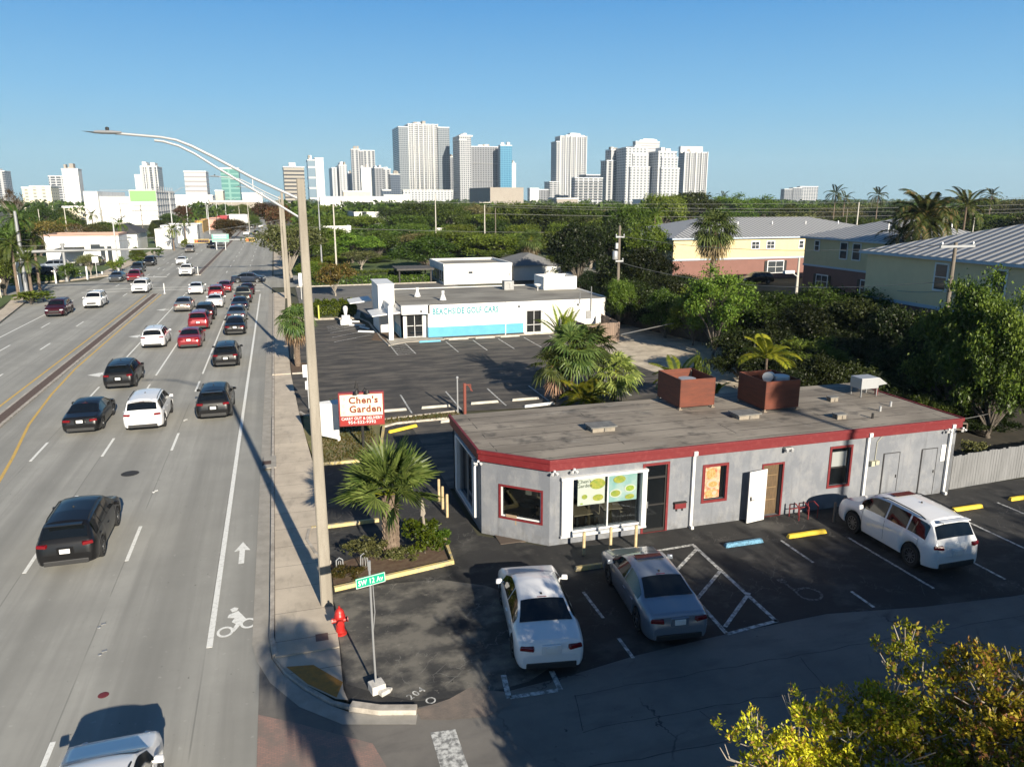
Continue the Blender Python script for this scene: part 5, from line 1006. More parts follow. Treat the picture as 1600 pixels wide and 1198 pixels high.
signpost(1.15,44.6,[(2.25,.5,.72,m_sw),(1.4,.3,.5,m_sw)],'pair of white sign panels on a white post at the edge of the shop entrance',2.6)
signpost(2.4,96.0,[(2.4,.45,1.5,m_sw)],'narrow white and blue sign panel right of the near concrete lamp post',3.2)
x_,y_=G(152,433); signpost(x_,y_,[(2.6,.9,.9,m_sw)],'white square sign board on a post on the left verge',2.9); signpost(-29.8,96.2,[(1.6,.1,.2,m_sw)],'thin grey pole at the left edge beside the clipped bush',3.2,m=m_galv)
q=MB(); q.lathe([(0,-.05),(.32,-.05),(.32,.05),(0,.05)],(0,0,0),16,0,'x'); q.v=[(v[1],v[0],v[2]+2.1) for v in q.v]; q.box((0,0,1.0),(.08,.08,2.0)); tag(q.build('round_sign',m_cr,loc=(-33.3,109.3,0)),'small round cream sign by the left edge bushes','sign')
q=MB(); q.box((0,0,2.1),(.4,.35,4.2)); tag(q.build('utility_cabinet',m_white,loc=(-31.6,111.2,0)),'tall narrow white box behind the near signal mast','utility box')
# restaurant sign and neighbours
T=thing('restaurant_sign','red and cream restaurant sign board on a dark post in the grass island','sign',(3.4,36.6,.05)); a_=-.10
def rot(q,cz=0): 
    c,s=math.cos(a_),math.sin(a_); q.v=[(v[0]*c-v[1]*s,v[0]*s+v[1]*c,v[2]) for v in q.v]; return q
W_,z0,z1=2.18,1.16,2.82
q=MB(); q.tube([(0,0,0),(0,0,z0+.3)],.07,8); q.build('post',m_iron,T)
q=MB(); q.box((0,0,(z0+z1)/2),(W_,.34,z1-z0)); rot(q).build('cabinet',mat('sign_red',(.30,.03,.028),.5,col2=(.25,.03,.03),nscale=2,amt=.6),T,bevel=.015)
q=MB(); q.box((0,-.175,z0+.50+.55),(W_-.16,.012,1.05)); pn=rot(q).build('cream_panel',mat('sign_cream',(.78,.68,.50),.5,col2=(.72,.62,.42),nscale=2,amt=.5),T); q=MB(); q.box((0,-.175,z0+.27),(W_-.12,.012,.40)); rot(q).build('red_panel',mat('sign_bright_red',(.38,.025,.02),.5),T)
mr_=mat('sign_letter_red',(.22,.04,.022),.6); q=MB()
for tx,z,wd,hh_,cx in (("Chen's",2.28,1.40,.37,.10),('Garden',1.83,1.52,.37,.18)):
    t=stand(fit(text_mb(tx,.5,.004,.019,1.1),wd,hh_),(cx,-.188,z)); q.add(t.v,t.f)
def serif(q,x,z,w_=.07): q.box((x,-.188,z),(w_,.008,.022))
rot(q).build('lettering',mr_,T); q=MB()
for tx,z,sz,sp in (('CARRY OUT & DELIVERY',1.475,.165,1.1),('954-522-9392',1.28,.185,1.1)): t=stand(fit(text_mb(tx,sz,.004,.003,sp),1.95 if z>1.4 else 1.32,.15),(0,-.19,z)); q.add(t.v,t.f)
rot(q).build('small_lettering',m_white,T)
# three worn characters down the left of the cream panel, in strokes
q=MB(); 
def stk(cx,cz,s,segs):
    for x0,zz0,x1,zz1 in segs:
        dx,dz=x1-x0,zz1-zz0; l=math.hypot(dx,dz); nx_,nz_=-dz/l*.045,dx/l*.045; P_=[(x0+nx_,zz0+nz_),(x1+nx_,zz1+nz_),(x1-nx_,zz1-nz_),(x0-nx_,zz0-nz_)]; q.add([(cx+p*s,-.186,cz+z*s) for p,z in P_],[(0,1,2,3),(3,2,1,0)])
c1=[(-.8,1,-.8,-1),(-.8,.9,-.3,.9),(-.3,.9,-.5,.3),(-.5,.3,-.3,-.2),(-.05,.7,1,.7),(.45,1,.45,-1),(.1,.4,.85,.4),(.1,.4,.1,-.1),(.85,.4,.85,-.1),(.1,.15,.85,.15),(.1,-.1,.85,-.1),(.4,-.2,-.05,-.8),(.5,-.2,1,-.8)]
c2=[(0,1,0,.75),(-.9,.7,.9,.7),(-.9,.7,-.95,.4),(.9,.7,.8,.45),(-.5,.4,.5,.4),(.1,.4,-.7,-.1),(-.1,.2,.25,-.3),(.25,-.3,.1,-1),(-.1,-.1,-.8,-.5),(.1,-.35,-.6,-.85),(.6,.2,.25,-.1),(.25,-.2,.9,-.8)]
c3=[(-.9,.95,.9,.95),(-.9,-.95,.9,-.95),(-.9,.95,-.9,-.95),(.9,.95,.9,-.95),(-.5,.6,.5,.6),(0,.8,0,.3),(-.6,.3,.6,.3),(-.35,.1,.35,.1),(-.35,.1,-.35,-.2),(.35,.1,.35,-.2),(-.35,-.2,.35,-.2),(-.1,-.3,-.55,-.7),(.1,-.35,.55,-.7)]
for c_,z in ((c1,2.53),(c2,2.18),(c3,1.83)): stk(-.86,z,.115,c_)
rot(q).build('characters',mat('faded_sign_green',(.42,.40,.24),.7),T)
for x_,t_ in ((-.18,.1),(.18,-.1)):
    q=MB(); q.tube([(x_*.4,0,z1),(x_,-.15,z1+.22),(x_*1.4,-.42,z1+.18)],.02,5); q.lathe([(.13,-.1),(.05,.08),(.0,.12)],(x_*1.4,-.46,z1+.14),10); q.build('spotlight',m_iron,T)
q=MB(); q.lathe([(.11,-.1),(.05,.1),(0,.3)],(-.2,.05,z1+.3),8); q.build('spotlight',m_iron,T)
T=thing('blank_signboard','blank white tapered double signboard left of the red restaurant sign','sign',(2.0,38.6,.05)); q=MB(); q.add([(-.95,-.1,.35),(.35,-.75,.1),(.42,-.1,.30),(-.95,-.1,1.95),(.35,-.75,1.95),(.42,-.1,2.05)],[(0,1,4,3),(1,2,5,4),(2,0,3,5),(3,4,5),(2,1,0)]); q.build('panel',m_white,T)
q=MB(); q.box((.33,-.62,.0),(.13,.13,.5)); q.build('post',m_white,T); q=MB(); q.box((-.8,-.1,.2),(.12,.12,.6)); q.build('post',m_white,T)
T=thing('street_name_sign','green street name sign on a thin pole set in a broken white concrete block','sign',(1.62,17.1,.01)); q=MB(); q.tube([(0,0,.1),(-.02,0,1.2),(-.03,0,3.35)],.028,8); q.build('post',m_galv,T)
q=MB(); q.tube([(.0,-.03,1.75),(.05,-.05,2.2),(.03,-.05,2.95)],.012,5); q.tube([(-.03,0,3.3),(-.03,0,3.55)],.04,6); q.build('strap',m_galv,T)
q=MB(); q.box((0,0,0),(.74,.02,.26)); 
def tilt(q,org,an=.13,az=.22):
    o_=[]
    for x,y,z in q.v:
        x,z=x*math.cos(an)-z*math.sin(an),x*math.sin(an)+z*math.cos(an); x,y=x*math.cos(az)-y*math.sin(az),x*math.sin(az)+y*math.cos(az); o_.append((x+org[0],y+org[1],z+org[2]))
    q.v=o_; return q
og=(-.02,-.05,3.06)
pn=tilt(q,og,0.02).build('panel',mat('street_sign_green',(.0,.40,.24),.45),T,bevel=.004)
q=MB()
for a in ((0,.118,.72,.012),(0,-.118,.72,.012),(.358,0,.012,.24),(-.358,0,.012,.24)): q.box((a[0],-.0125,a[1]),(a[2],.006,a[3]))
t=stand(fit(text_mb('SW 12 Av',.175,.003,.003,1.08),.62,.14),(0,-.014,-.07)); q.add(t.v,t.f); tilt(q,og,0.02).build('lettering',m_white,T)
q=MB(); q.box((0.02,0,.11),(.36,.34,.24),.25); q.box((.14,-.12,.05),(.25,.3,.12),.5); q.box((.3,-.1,.03),(.16,.14,.07),1.0); q.build('block',mat('chalky_concrete',(.62,.60,.56),.9,col2=(.45,.43,.4),nscale=8,amt=.8),T,bevel=.02)
T=thing('fire_hydrant','red fire hydrant at the foot of the nearest concrete lamp post','hydrant',(.97,20.0,.02)); m_hyd=mat('hydrant_red',(.45,.018,.015),.4,col2=(.5,.08,.05),nscale=7,amt=.6,ramp=(.5,.7))
q=MB(); q.lathe([(0,0),(.19,0),(.19,.05),(.13,.07),(.12,.5),(.16,.52),(.16,.56),(.14,.58),(.13,.68),(.08,.76),(.03,.79),(.03,.85),(0,.85)],(0,0,0),16); q.build('barrel',m_hyd,T,smooth=True)
for dx,dy,r_ in ((-.19,0,.065),(.19,0,.065),(0,-.2,.085)): q=MB(); q.tube([(dx*.4,dy*.4,.42),(dx,dy,.42)],r_,10); q.tube([(dx,dy,.42),(dx*1.2,dy*1.2,.42)],r_*1.15,6); q.build('outlet',m_hyd,T)
# bollards, wheel stops, racks
m_bol=mat('cream_bollard',(.58,.46,.26),.7,col2=(.42,.3,.16),nscale=4,amt=.8)
def bollard(x,y,h,label,group,m=None,r=.055): q=MB(); q.lathe([(r,0),(r,h-.03),(r*.7,h),(0,h)],(0,0,0),12); tag(q.build('bollard',m or m_bol,loc=(x,y,.01),smooth=True),label,'bollard',group)
for k,(x,y) in enumerate(((5.61,28.8),(5.59,27.97),(5.59,27.12))): bollard(x,y,.95,('cream bollard furthest back by the shaded west wall','cream bollard in the middle of the three by the shaded west wall','cream bollard nearest the cut corner of the three by the west wall')[k],'bollards by the west wall')
for k,(x,y) in enumerate(((9.43,22.6),(10.48,22.7),(11.4,22.6))): bollard(x,y,.85,('cream bollard left of the silver sedan under the front window','cream bollard standing behind the bonnet of the silver sedan','cream bollard just left of the entrance door')[k],'bollards under the front window')
m_wb=mat('weathered_post',(.22,.17,.13),.9)
for k,(x,y) in enumerate(((19.6,22.4),(20.3,22.7),(20.75,22.55))): bollard(x,y,.8,('weathered brown post at the left front corner of the large white SUV','dark weathered post in the wall shadow behind the large white SUV','weathered brown post nearest the white SUV bonnet')[k],'posts in front of the large white SUV',m_wb)
m_ystop=mat('bright_yellow_paint',(.78,.56,.03),.55,col2=(.6,.42,.05),nscale=5,amt=.6); m_bstop=mat('light_blue_paint',(.12,.32,.48),.6,col2=(.06,.17,.27),nscale=12,amt=.9,ramp=(.5,.56)); m_cstop=mat('concrete_stop',(.55,.52,.45),.8,col2=(.38,.36,.32),nscale=4,amt=.7)
def stop(x,y,w_,m,label,rz=0,group='wheel stops at the restaurant'):
    q=MB(); q.add([(-w_/2,-.1,0),(w_/2,-.1,0),(w_/2,.1,0),(-w_/2,.1,0),(-w_/2+.05,-.06,.14),(w_/2-.05,-.06,.14),(w_/2-.05,.06,.14),(-w_/2+.05,.06,.14)],[(4,5,6,7),(0,1,5,4),(1,2,6,5),(2,3,7,6),(3,0,4,7),(3,2,1,0)]); tag(q.build('wheel_stop',m,loc=(x,y,.01),rz=rz,bevel=.02),label,'wheel stop',group)
stop(15.2,21.7,1.55,m_bstop,'light blue wheel stop before the open white door'); stop(17.85,21.7,1.65,m_ystop,'bright yellow wheel stop between the blue one and the large white SUV'); stop(25.5,21.9,1.5,m_ystop,'yellow wheel stop right of the large white SUV'); stop(28.6,22.1,1.4,m_ystop,'yellow wheel stop cut by the right edge'); stop(9.25,21.6,1.1,m_ycurb,'dull yellow wheel stop under the nose of the silver sedan'); stop(5.75,39.1,1.8,m_ystop,'worn yellow wheel stop below the restaurant sign in the side lot',.45)
stop(8.7,39.9,1.6,m_cstop,'plain concrete wheel stop at the back corner of the restaurant',.15)
NG='wheel stops in the shop car park'
for k,(x,y,rz) in enumerate(((5.7,42.9,0),(8.3,42.95,0),(11.3,43.05,0),(13.9,43.1,0))): stop(x,y,1.75,m_cstop,('concrete wheel stop right behind the restaurant sign','concrete wheel stop left of the white pipe post','concrete wheel stop right of the rusty red post','concrete wheel stop at the left foot of the palm clump')[k],rz,NG)
for k,x in enumerate((14.6,17.0,19.3)): stop(x,64.4,1.8,m_cstop,('pale wheel stop below the word at the left of the blue stripe','pale wheel stop below the middle of the blue stripe','pale wheel stop below the right end of the blue stripe')[k],0,NG)
stop(12.0,64.0,1.9,mblue,'sky blue wheel stop at the glazed shop door',0,NG); stop(23.5,41.2,3.2,m_white,'long white wheel stop right of the palm clump',.08,NG); stop(14.3,41.6,2.0,m_white,'white wheel stop leaning at the left of the palm clump',.12,NG)
for k,(x,y,rz) in enumerate(((7.3,70.6,-.5),(6.9,74.6,-.4),(6.6,77.0,-.35),(7.4,72.8,-1.1))): stop(x,y,1.6,m_white,('white wheel stop nearest the shop in the slanted bays','white wheel stop third along the slanted bays','white wheel stop furthest back in the slanted bays','white wheel stop turned across the slanted bays')[k],rz,NG)
T=thing('utility_gadget','small white box with a round head beside the bright hedge','utility box',(5.9,75.4,0)); q=MB(); q.box((0,0,.3),(1.1,.8,.5)); q.box((0,0,.75),(.8,.6,.4)); q.build('base',m_white,T,bevel=.05); q=MB(); q.lathe([(0,1.9),(.2,1.8),(.24,1.6),(.2,1.35),(.1,.9)],(0,0,0),10); q.build('head',m_white,T,smooth=True)
q=MB(); q.tube([(0,0,0),(0,0,1.4)],.07,8); tag(q.build('bollard',mat('lemon_paint',(.6,.6,.12),.6),loc=(3.55,79.3,.1)),'yellow post at the left foot of the bright hedge','bollard')
q=MB(); q.tube([(0,0,0),(0,0,2.1)],.045,8); q.lathe([(.06,2.08),(.08,2.12),(.06,2.2),(0,2.22)],(0,0,0),8); tag(q.build('pipe_post',m_alu,loc=(9.25,41.3,0)),'thin white pipe post at the back corner of the restaurant','post')
q=MB(); q.tube([(0,0,0),(0,0,1.8)],.09,8); q.tube([(.0,0,1.7),(.35,0,1.7),(.35,0,1.35)],.04,5); q.tube([(.2,0,1.7),(.45,0,1.3)],.03,5); tag(q.build('rusty_post',mat('rusty_red',(.25,.07,.05),.8),loc=(9.65,41.2,0)),'rusty red post with a dark bracket beside the white pipe post','post')
T=thing('bike_rack','red painted tube bicycle rack against the wall right of the open door','bike rack',(18.75,23.15,.01))
for k in range(3): q=MB(); x_=-.45+.42*k; q.tube([(x_,.2,0),(x_,.2,.5),(x_+.05,-.05,.62),(x_+.1,-.25,.5),(x_+.1,-.25,0)],.025,6); q.build('hoop',m_red,T)
q=MB(); q.tube([(-.45,.2,.3),(.39,.2,.3)],.02,6); q.build('rail',m_red,T)
for k,(x,y) in enumerate(((1.25,23.7),(2.05,23.8))):
    q=MB(); q.tube([(-.12,0,0),(-.1,0,.42),(0,0,.5),(.1,0,.42),(.12,0,0)],.022,6); q.tube([(-.05,0,0),(-.03,0,.38),(.03,0,.38),(.05,0,0)],.015,5); tag(q.build('pipe_valve',m_alu,loc=(x,y,.05)),('small silver pipe hoop nearer the concrete lamp post','small silver pipe hoop nearer the stout palm')[k],'pipe','silver pipe hoops in the mulch bed')
# utility poles and wires
m_wpole=mat('timber_pole',(.24,.205,.165),.9,col2=(.15,.125,.1),nscale=3,amt=.8,stretch=(3,3,.3)); m_wire=mat('wire_grey',(.22,.22,.21),.5); m_cp2=mat('pale_concrete_pole',(.52,.49,.43),.85)
def upole(x,y,h,label,m=None,r=.16,cross=None,trans=0,group='utility poles'):
    T=thing('utility_pole',label,'utility pole',(x,y,0),0,group); q=MB(); q.tube([(0,0,0),(0,0,h)],[r,r*.6],10); q.build('pole',m or m_wpole,T,smooth=True)
    if cross:
        for zc,w_ in cross:
            q=MB(); q.box((0,-.15,zc),(w_,.12,.14)); cr=q.build('crossarm',m_alu if m is None else m,T)
            for s in (-.45,.45): q=MB(); q.lathe([(.05,0),(.07,.08),(.04,.2),(0,.22)],(s*w_,-.15,zc+.07),8); q.build('insulator',m_alu,T)
    for k in range(trans): q=MB(); q.lathe([(0,0),(.25,.02),(.27,.08),(.27,.75),(.2,.85),(0,.88)],(-.42,-.1,h*.66+.0*k),12); q.build('transformer',m_alu,T,smooth=True); q=MB(); q.box((-.35,-.2,h*.8),(.25,.2,.55)); q.build('fuse_box',m_alu,T)
    return T
upole(31.6,68.7,9.45,'brown timber utility pole with a white transformer beside the picket enclosure',cross=[(8.4,.9),(6.1,.8)],trans=1,r=.19)
x_,y_=at(1257,77); upole(x_,y_,zt(1257,403,x_,y_),'short pole with a pale street lamp in front of the pink wall',m=m_cp2,r=.2)
q=MB(); q.box((0,0,0),(1.3,.5,.35)); q.tube([(.5,0,-.1),(1.3,0,-.6)],.05,6); tag(q.build('area_light',m_white,loc=(x_-1.5,y_-.3,zt(1243,424,x_,y_)),bevel=.06),'white boxy area light fixed on the pole by the pink wall','lamp')
x_,y_=at(1503,37); upole(x_,y_,zt(1503,379,x_,y_),'dark wooden pole with a white crossarm in front of the olive house',cross=[(zt(1503,385,x_,y_),2.6)],r=.17)
for px,D,top,lb,c_,m_ in ((757,150,320,'pale concrete pole with a crossarm before the tan windowless block',[(11.2,2.2)],m_cp2),(680,165,303,'tall pale pole before the podium of the tallest tower',None,m_cp2),(774,160,325,'thin pale pole right of the one with the crossarm',None,m_wpole),(520,118,318,'pale pole standing before the white block',None,m_cp2),(497,125,315,'silver pole right of the near concrete lamp post',None,m_galv),(1343,110,316,'thin white pole behind the ribbed roofs',None,m_cp2),(1326,150,326,'thin dark pole left of the white one behind the ribbed roofs',None,m_wpole),(1527,120,340,'short pale post behind the olive house roof',None,m_cp2),(57,230,327,'thin pole among the trees on the left',None,m_cp2),(98,210,322,'thin tall pole above the bare trees on the left',None,m_cp2),(186,260,318,'thin dark pole before the parking garage, left one',None,m_wpole),(218,260,318,'thin dark pole before the parking garage, middle one',None,m_wpole),(156,280,325,'thin dark pole before the left block of the parking garage',None,m_wpole),(386,300,312,'thin pole beyond the median tree',None,m_cp2),(372,360,322,'thin far pole near the end of the avenue',None,m_cp2)):
    x_,y_=at(px,D); upole(x_,y_,zt(px,top,x_,y_),lb,m=m_,r=.15,cross=c_)
def wire(a,b,sag,label,r=.02,group='overhead wires'):
    q=MB(); a,b=Vector(a),Vector(b); pts=[a.lerp(b,i/16)-Vector((0,0,sag*4*(i/16)*(1-i/16))) for i in range(17)]; q.tube([tuple(p) for p in pts],r,4); tag(q.build('overhead_wire',m_wire),label,'wire',group)
def wp(px,py,D): x,y=at(px,D); return (x,y,zt(px,py,x,y))
wire(wp(476,313,120),wp(757,316,150),.3,'wire running from the lamp posts to the crossarm pole, upper strand',.03); wire(wp(480,355,110),wp(1000,362,150),.4,'wire crossing low in front of the trees above the shop',.025)
for i,(y0,y1) in enumerate(((316,308),(320,319),(323,326),(334,331))): wire(wp(757,y0,150),wp(1620,y1,140),.9,('topmost','second','third','lowest')[i]+' of the long wires crossing the woods to the right edge',.034 if i%2 else .028)
wire((31.6,68.7,8.5),wp(1503,382,37),.8,'wire sagging from the timber pole across the yellow houses'); wire((31.6,68.7,6.0),wp(1503,440,37),1.2,'lower slack wire from the timber pole past the pink walls'); wire((26.4,24.0,3.0),wp(1640,640,33),.1,'thin wire leaving the right roof corner over the board fence',.015); 
wire((22.0,47,3.5-.5),(36,62,1.2),.0,'slanting guy wire over the sand drive',.04); wire(wp(1503,455,37),wp(1380,446,54),.3,'short dark wire crossing the olive wall')
wire((-30.2,108.4,6.3),(.6,98,9.5),.6,'span wire crossing the avenue before the junction',.02); wire((-30.2,128,7),(1,134.5,6.0),.5,'span wire crossing the avenue beyond the junction',.02); wire((-29,109,7.0),(-60,150,7.6),.4,'wire from the near signal mast to the left trees',.02)
q=MB(); q.tube([(0,0,0),(0,0,9)],.04,4); 
for z in (6.5,7.5,8.6): q.box((0,0,z),(.9,.05,.05))
x_,y_=at(1363,250); tag(q.build('antenna',m_galv,loc=(x_,y_,zt(1363,316,x_,y_)-7)),'thin television antenna rising above the woods on the right','antenna')
# road litter and studs
for k,(px,py) in enumerate(((115,778),(155,980),(240,769),(156,1023),(288,657),(234,598),(158,983))):
    if k==6: continue
    x_,y_=G(px,py); q=MB(); q.lathe([(.055,0),(.05,.015),(0,.02)],(0,0,0),8); q.box((.08,.16,.008),(.13,.08,.012),.3); tag(q.build('road_stud',m_plate if k%2==0 else m_galv,loc=(x_,y_,.006)),'small raised road marker or its dark footprint between lanes','road stud','road studs between the lanes')
# ---------------------------------------------------------------- vegetation
def leafmat(name,c1,c2,c3=None,tr=.25,ns=.5):
    m=bpy.data.materials.new(name); m.use_nodes=True; t=m.node_tree; t.nodes.clear(); o=t.nodes.new('ShaderNodeOutputMaterial'); df=t.nodes.new('ShaderNodeBsdfDiffuse'); tl=t.nodes.new('ShaderNodeBsdfTranslucent'); mx=t.nodes.new('ShaderNodeMixShader'); gl=t.nodes.new('ShaderNodeBsdfGlossy'); m2=t.nodes.new('ShaderNodeMixShader')
    mx.inputs[0].default_value=tr; m2.inputs[0].default_value=.02; gl.inputs['Roughness'].default_value=.45
    g=t.nodes.new('ShaderNodeNewGeometry'); oi=t.nodes.new('ShaderNodeObjectInfo'); tc=t.nodes.new('ShaderNodeTexCoord'); no=t.nodes.new('ShaderNodeTexNoise'); no.inputs['Scale'].default_value=ns; no.inputs['Detail'].default_value=3; t.links.new(tc.outputs['Object'],no.inputs['Vector'])
    a=t.nodes.new('ShaderNodeMath'); a.operation='ADD'; b=t.nodes.new('ShaderNodeMath'); b.operation='MULTIPLY_ADD'; t.links.new(g.outputs['Random Per Island'],b.inputs[0]); b.inputs[1].default_value=.55; b.inputs[2].default_value=-.35; t.links.new(no.outputs[0],a.inputs[0]); t.links.new(b.outputs[0],a.inputs[1])
    mr=t.nodes.new('ShaderNodeMapRange'); mr.inputs[1].default_value=.15; mr.inputs[2].default_value=.75; t.links.new(a.outputs[0],mr.inputs[0])
    mc=t.nodes.new('ShaderNodeMix'); mc.data_type='RGBA'; mc.inputs[6].default_value=lin(c1); mc.inputs[7].default_value=lin(c2); t.links.new(mr.outputs[0],mc.inputs[0]); out=mc.outputs[2]
    if c3:
        n2=t.nodes.new('ShaderNodeMapRange'); n2.inputs[1].default_value=.8; n2.inputs[2].default_value=.88; t.links.new(g.outputs['Random Per Island'],n2.inputs[0]); m3=t.nodes.new('ShaderNodeMix'); m3.data_type='RGBA'; m3.inputs[7].default_value=lin(c3); t.links.new(out,m3.inputs[6]); t.links.new(n2.outputs[0],m3.inputs[0]); out=m3.outputs[2]
    hs=t.nodes.new('ShaderNodeHueSaturation'); rr=t.nodes.new('ShaderNodeMapRange'); rr.inputs[3].default_value=.55; rr.inputs[4].default_value=1.4; hu=t.nodes.new('ShaderNodeMath'); hu.operation='MULTIPLY_ADD'; fr=t.nodes.new('ShaderNodeMath'); fr.operation='FRACT'; m7=t.nodes.new('ShaderNodeMath'); m7.operation='MULTIPLY'; m7.inputs[1].default_value=7.3; t.links.new(oi.outputs['Random'],m7.inputs[0]); t.links.new(m7.outputs[0],fr.inputs[0]); t.links.new(fr.outputs[0],hu.inputs[0]); hu.inputs[1].default_value=.05; hu.inputs[2].default_value=.472; t.links.new(hu.outputs[0],hs.inputs['Hue']); t.links.new(oi.outputs['Random'],rr.inputs[0]); t.links.new(rr.outputs[0],hs.inputs['Value']); t.links.new(out,hs.inputs['Color'])
    for s_ in (df,tl,gl): t.links.new(hs.outputs[0],s_.inputs[0]) if s_ is not gl else None
    t.links.new(df.outputs[0],mx.inputs[1]); t.links.new(tl.outputs[0],mx.inputs[2]); t.links.new(mx.outputs[0],m2.inputs[1]); t.links.new(gl.outputs[0],m2.inputs[2]); t.links.new(m2.outputs[0],o.inputs[0]); MATS[name]=m; return m
LF={'dark':leafmat('dark_green_leaves',(.030,.055,.008),(.125,.185,.028)),'mid':leafmat('green_leaves',(.055,.10,.010),(.19,.265,.035)),'bright':leafmat('bright_green_leaves',(.07,.13,.014),(.25,.33,.045)),'olive':leafmat('olive_leaves',(.075,.085,.025),(.22,.215,.08)),
 'brown':leafmat('rusty_leaves',(.085,.045,.018),(.17,.085,.04),(.10,.11,.03)),'ochre':leafmat('ochre_leaves',(.12,.09,.022),(.21,.15,.04),(.07,.10,.02)),'deep':leafmat('deep_shade_leaves',(.010,.019,.005),(.042,.062,.014),None,.15),'yg':leafmat('yellow_green_leaves',(.27,.29,.014),(.80,.72,.045),(.48,.26,.08),.3,1.5),'grey':leafmat('grey_green_leaves',(.10,.12,.07),(.22,.23,.16)),'hedge':leafmat('hedge_leaves',(.06,.12,.008),(.17,.24,.018)),  # 'deep' leaf colour is darkened to stand in for shade inside the crowns
 'fan':leafmat('fan_palm_leaves',(.10,.16,.03),(.36,.43,.11),None,.25,2),'fand':leafmat('dark_fan_palm_leaves',(.04,.075,.018),(.14,.19,.05),None,.2,2),'areca':leafmat('yellow_palm_leaves',(.12,.17,.015),(.30,.30,.025),None,.3,2),'coco':leafmat('coconut_palm_leaves',(.02,.035,.01),(.08,.10,.028),(.16,.12,.05),.2,2),'dead':leafmat('dead_fronds',(.13,.085,.045),(.26,.18,.10),None,.1,2)}
m_bark=mat('grey_bark',(.16,.135,.11),.9,col2=(.09,.075,.06),nscale=5,amt=.9); m_pbark=mat('palm_trunk_bark',(.25,.19,.14),.9,col2=(.15,.105,.075),nscale=9,amt=.9,bump=.6,bscale=20); m_pale=mat('pale_branch',(.34,.30,.25),.85)
def quads(name,P4,m,parent):                      # P4: (n,4,3) array -> one mesh of separate leaves
    n=len(P4); me=bpy.data.meshes.new(name); me.vertices.add(4*n); me.vertices.foreach_set('co',P4.reshape(-1).astype(np.float32)); me.loops.add(4*n); me.loops.foreach_set('vertex_index',np.arange(4*n,dtype=np.int32)); me.polygons.add(n); me.polygons.foreach_set('loop_start',np.arange(0,4*n,4,dtype=np.int32)); me.polygons.foreach_set('loop_total',np.full(n,4,dtype=np.int32)); me.materials.append(m); me.update(calc_edges=True); me.validate()
    o=bpy.data.objects.new(name,me); sc.collection.objects.link(o); o.parent=parent; return o
def leaves(lobes,n,size,seed,sub=0,shell=.55,low=-.55):
    if sub:                                      # leaves gathered in many small uneven sprays
        r=np.random.RandomState(seed+77); m=max(20,n//38); V=leaves(lobes,m,.01,seed,0,shell,low).mean(1); w=r.gamma(1.6,1,m); k=r.choice(m,n,p=w/w.sum()); C=V[k]+r.normal(size=(n,3))*np.array([sub,sub,sub*.6])*(.6+.8*r.rand(m))[k][:,None]
        nr=r.normal(size=(n,3))*.8+np.array([0,0,.75]); nr/=np.linalg.norm(nr,axis=1)[:,None]; a=r.normal(size=(n,3)); u=np.cross(nr,a); u/=np.linalg.norm(u,axis=1)[:,None]; v=np.cross(nr,u); s=size*(.5+.9*r.rand(n))[:,None]
        return np.stack([C-u*s,C-v*s*.5+nr*s*.1,C+u*s,C+v*s*.5+nr*s*.1],1)
    r=np.random.RandomState(seed); vol=np.array([l[3]*l[4]*l[5] for l in lobes])**.75; k=r.choice(len(lobes),n,p=vol/vol.sum()); Lb=np.array(lobes)[k]
    d=r.normal(size=(n,3)); d/=np.linalg.norm(d,axis=1)[:,None]; d[:,2]=np.where(d[:,2]<low,-d[:,2],d[:,2]); rad=(shell+(1-shell)*r.rand(n)**.6)*(1+.12*r.normal(size=n)); C=Lb[:,:3]+d*Lb[:,3:6]*rad[:,None]
    nr=d*.8+r.normal(size=(n,3))*.75+np.array([0,0,.35]); nr/=np.linalg.norm(nr,axis=1)[:,None]; a=r.normal(size=(n,3)); u=np.cross(nr,a); u/=np.linalg.norm(u,axis=1)[:,None]; v=np.cross(nr,u); s=size*(.6+.8*r.rand(n))[:,None]
    return np.stack([C-u*s,C-v*s*.55+nr*s*.12,C+u*s,C+v*s*.55+nr*s*.12],1)
def lobeset(seed,R,H,n,spread=.62,lr=.42,zlo=.45,top=True,squash=.8):
    r=random.Random(seed); L_=[]
    for i in range(n):
        a=i*2.4+r.uniform(-.4,.4); q=math.sqrt((i+.5)/n)*spread*R*r.uniform(.85,1.15); z=zlo*H+(H*(1-zlo)*.78)*math.sqrt(max(0,1-(q/(R*.95))**2))*r.uniform(.35 if i%2 else .8,1.08); s=lr*R*r.uniform(.6,1.1); L_.append((q*math.cos(a),q*math.sin(a),min(z,H-s*squash),s,s,s*squash))
    return L_
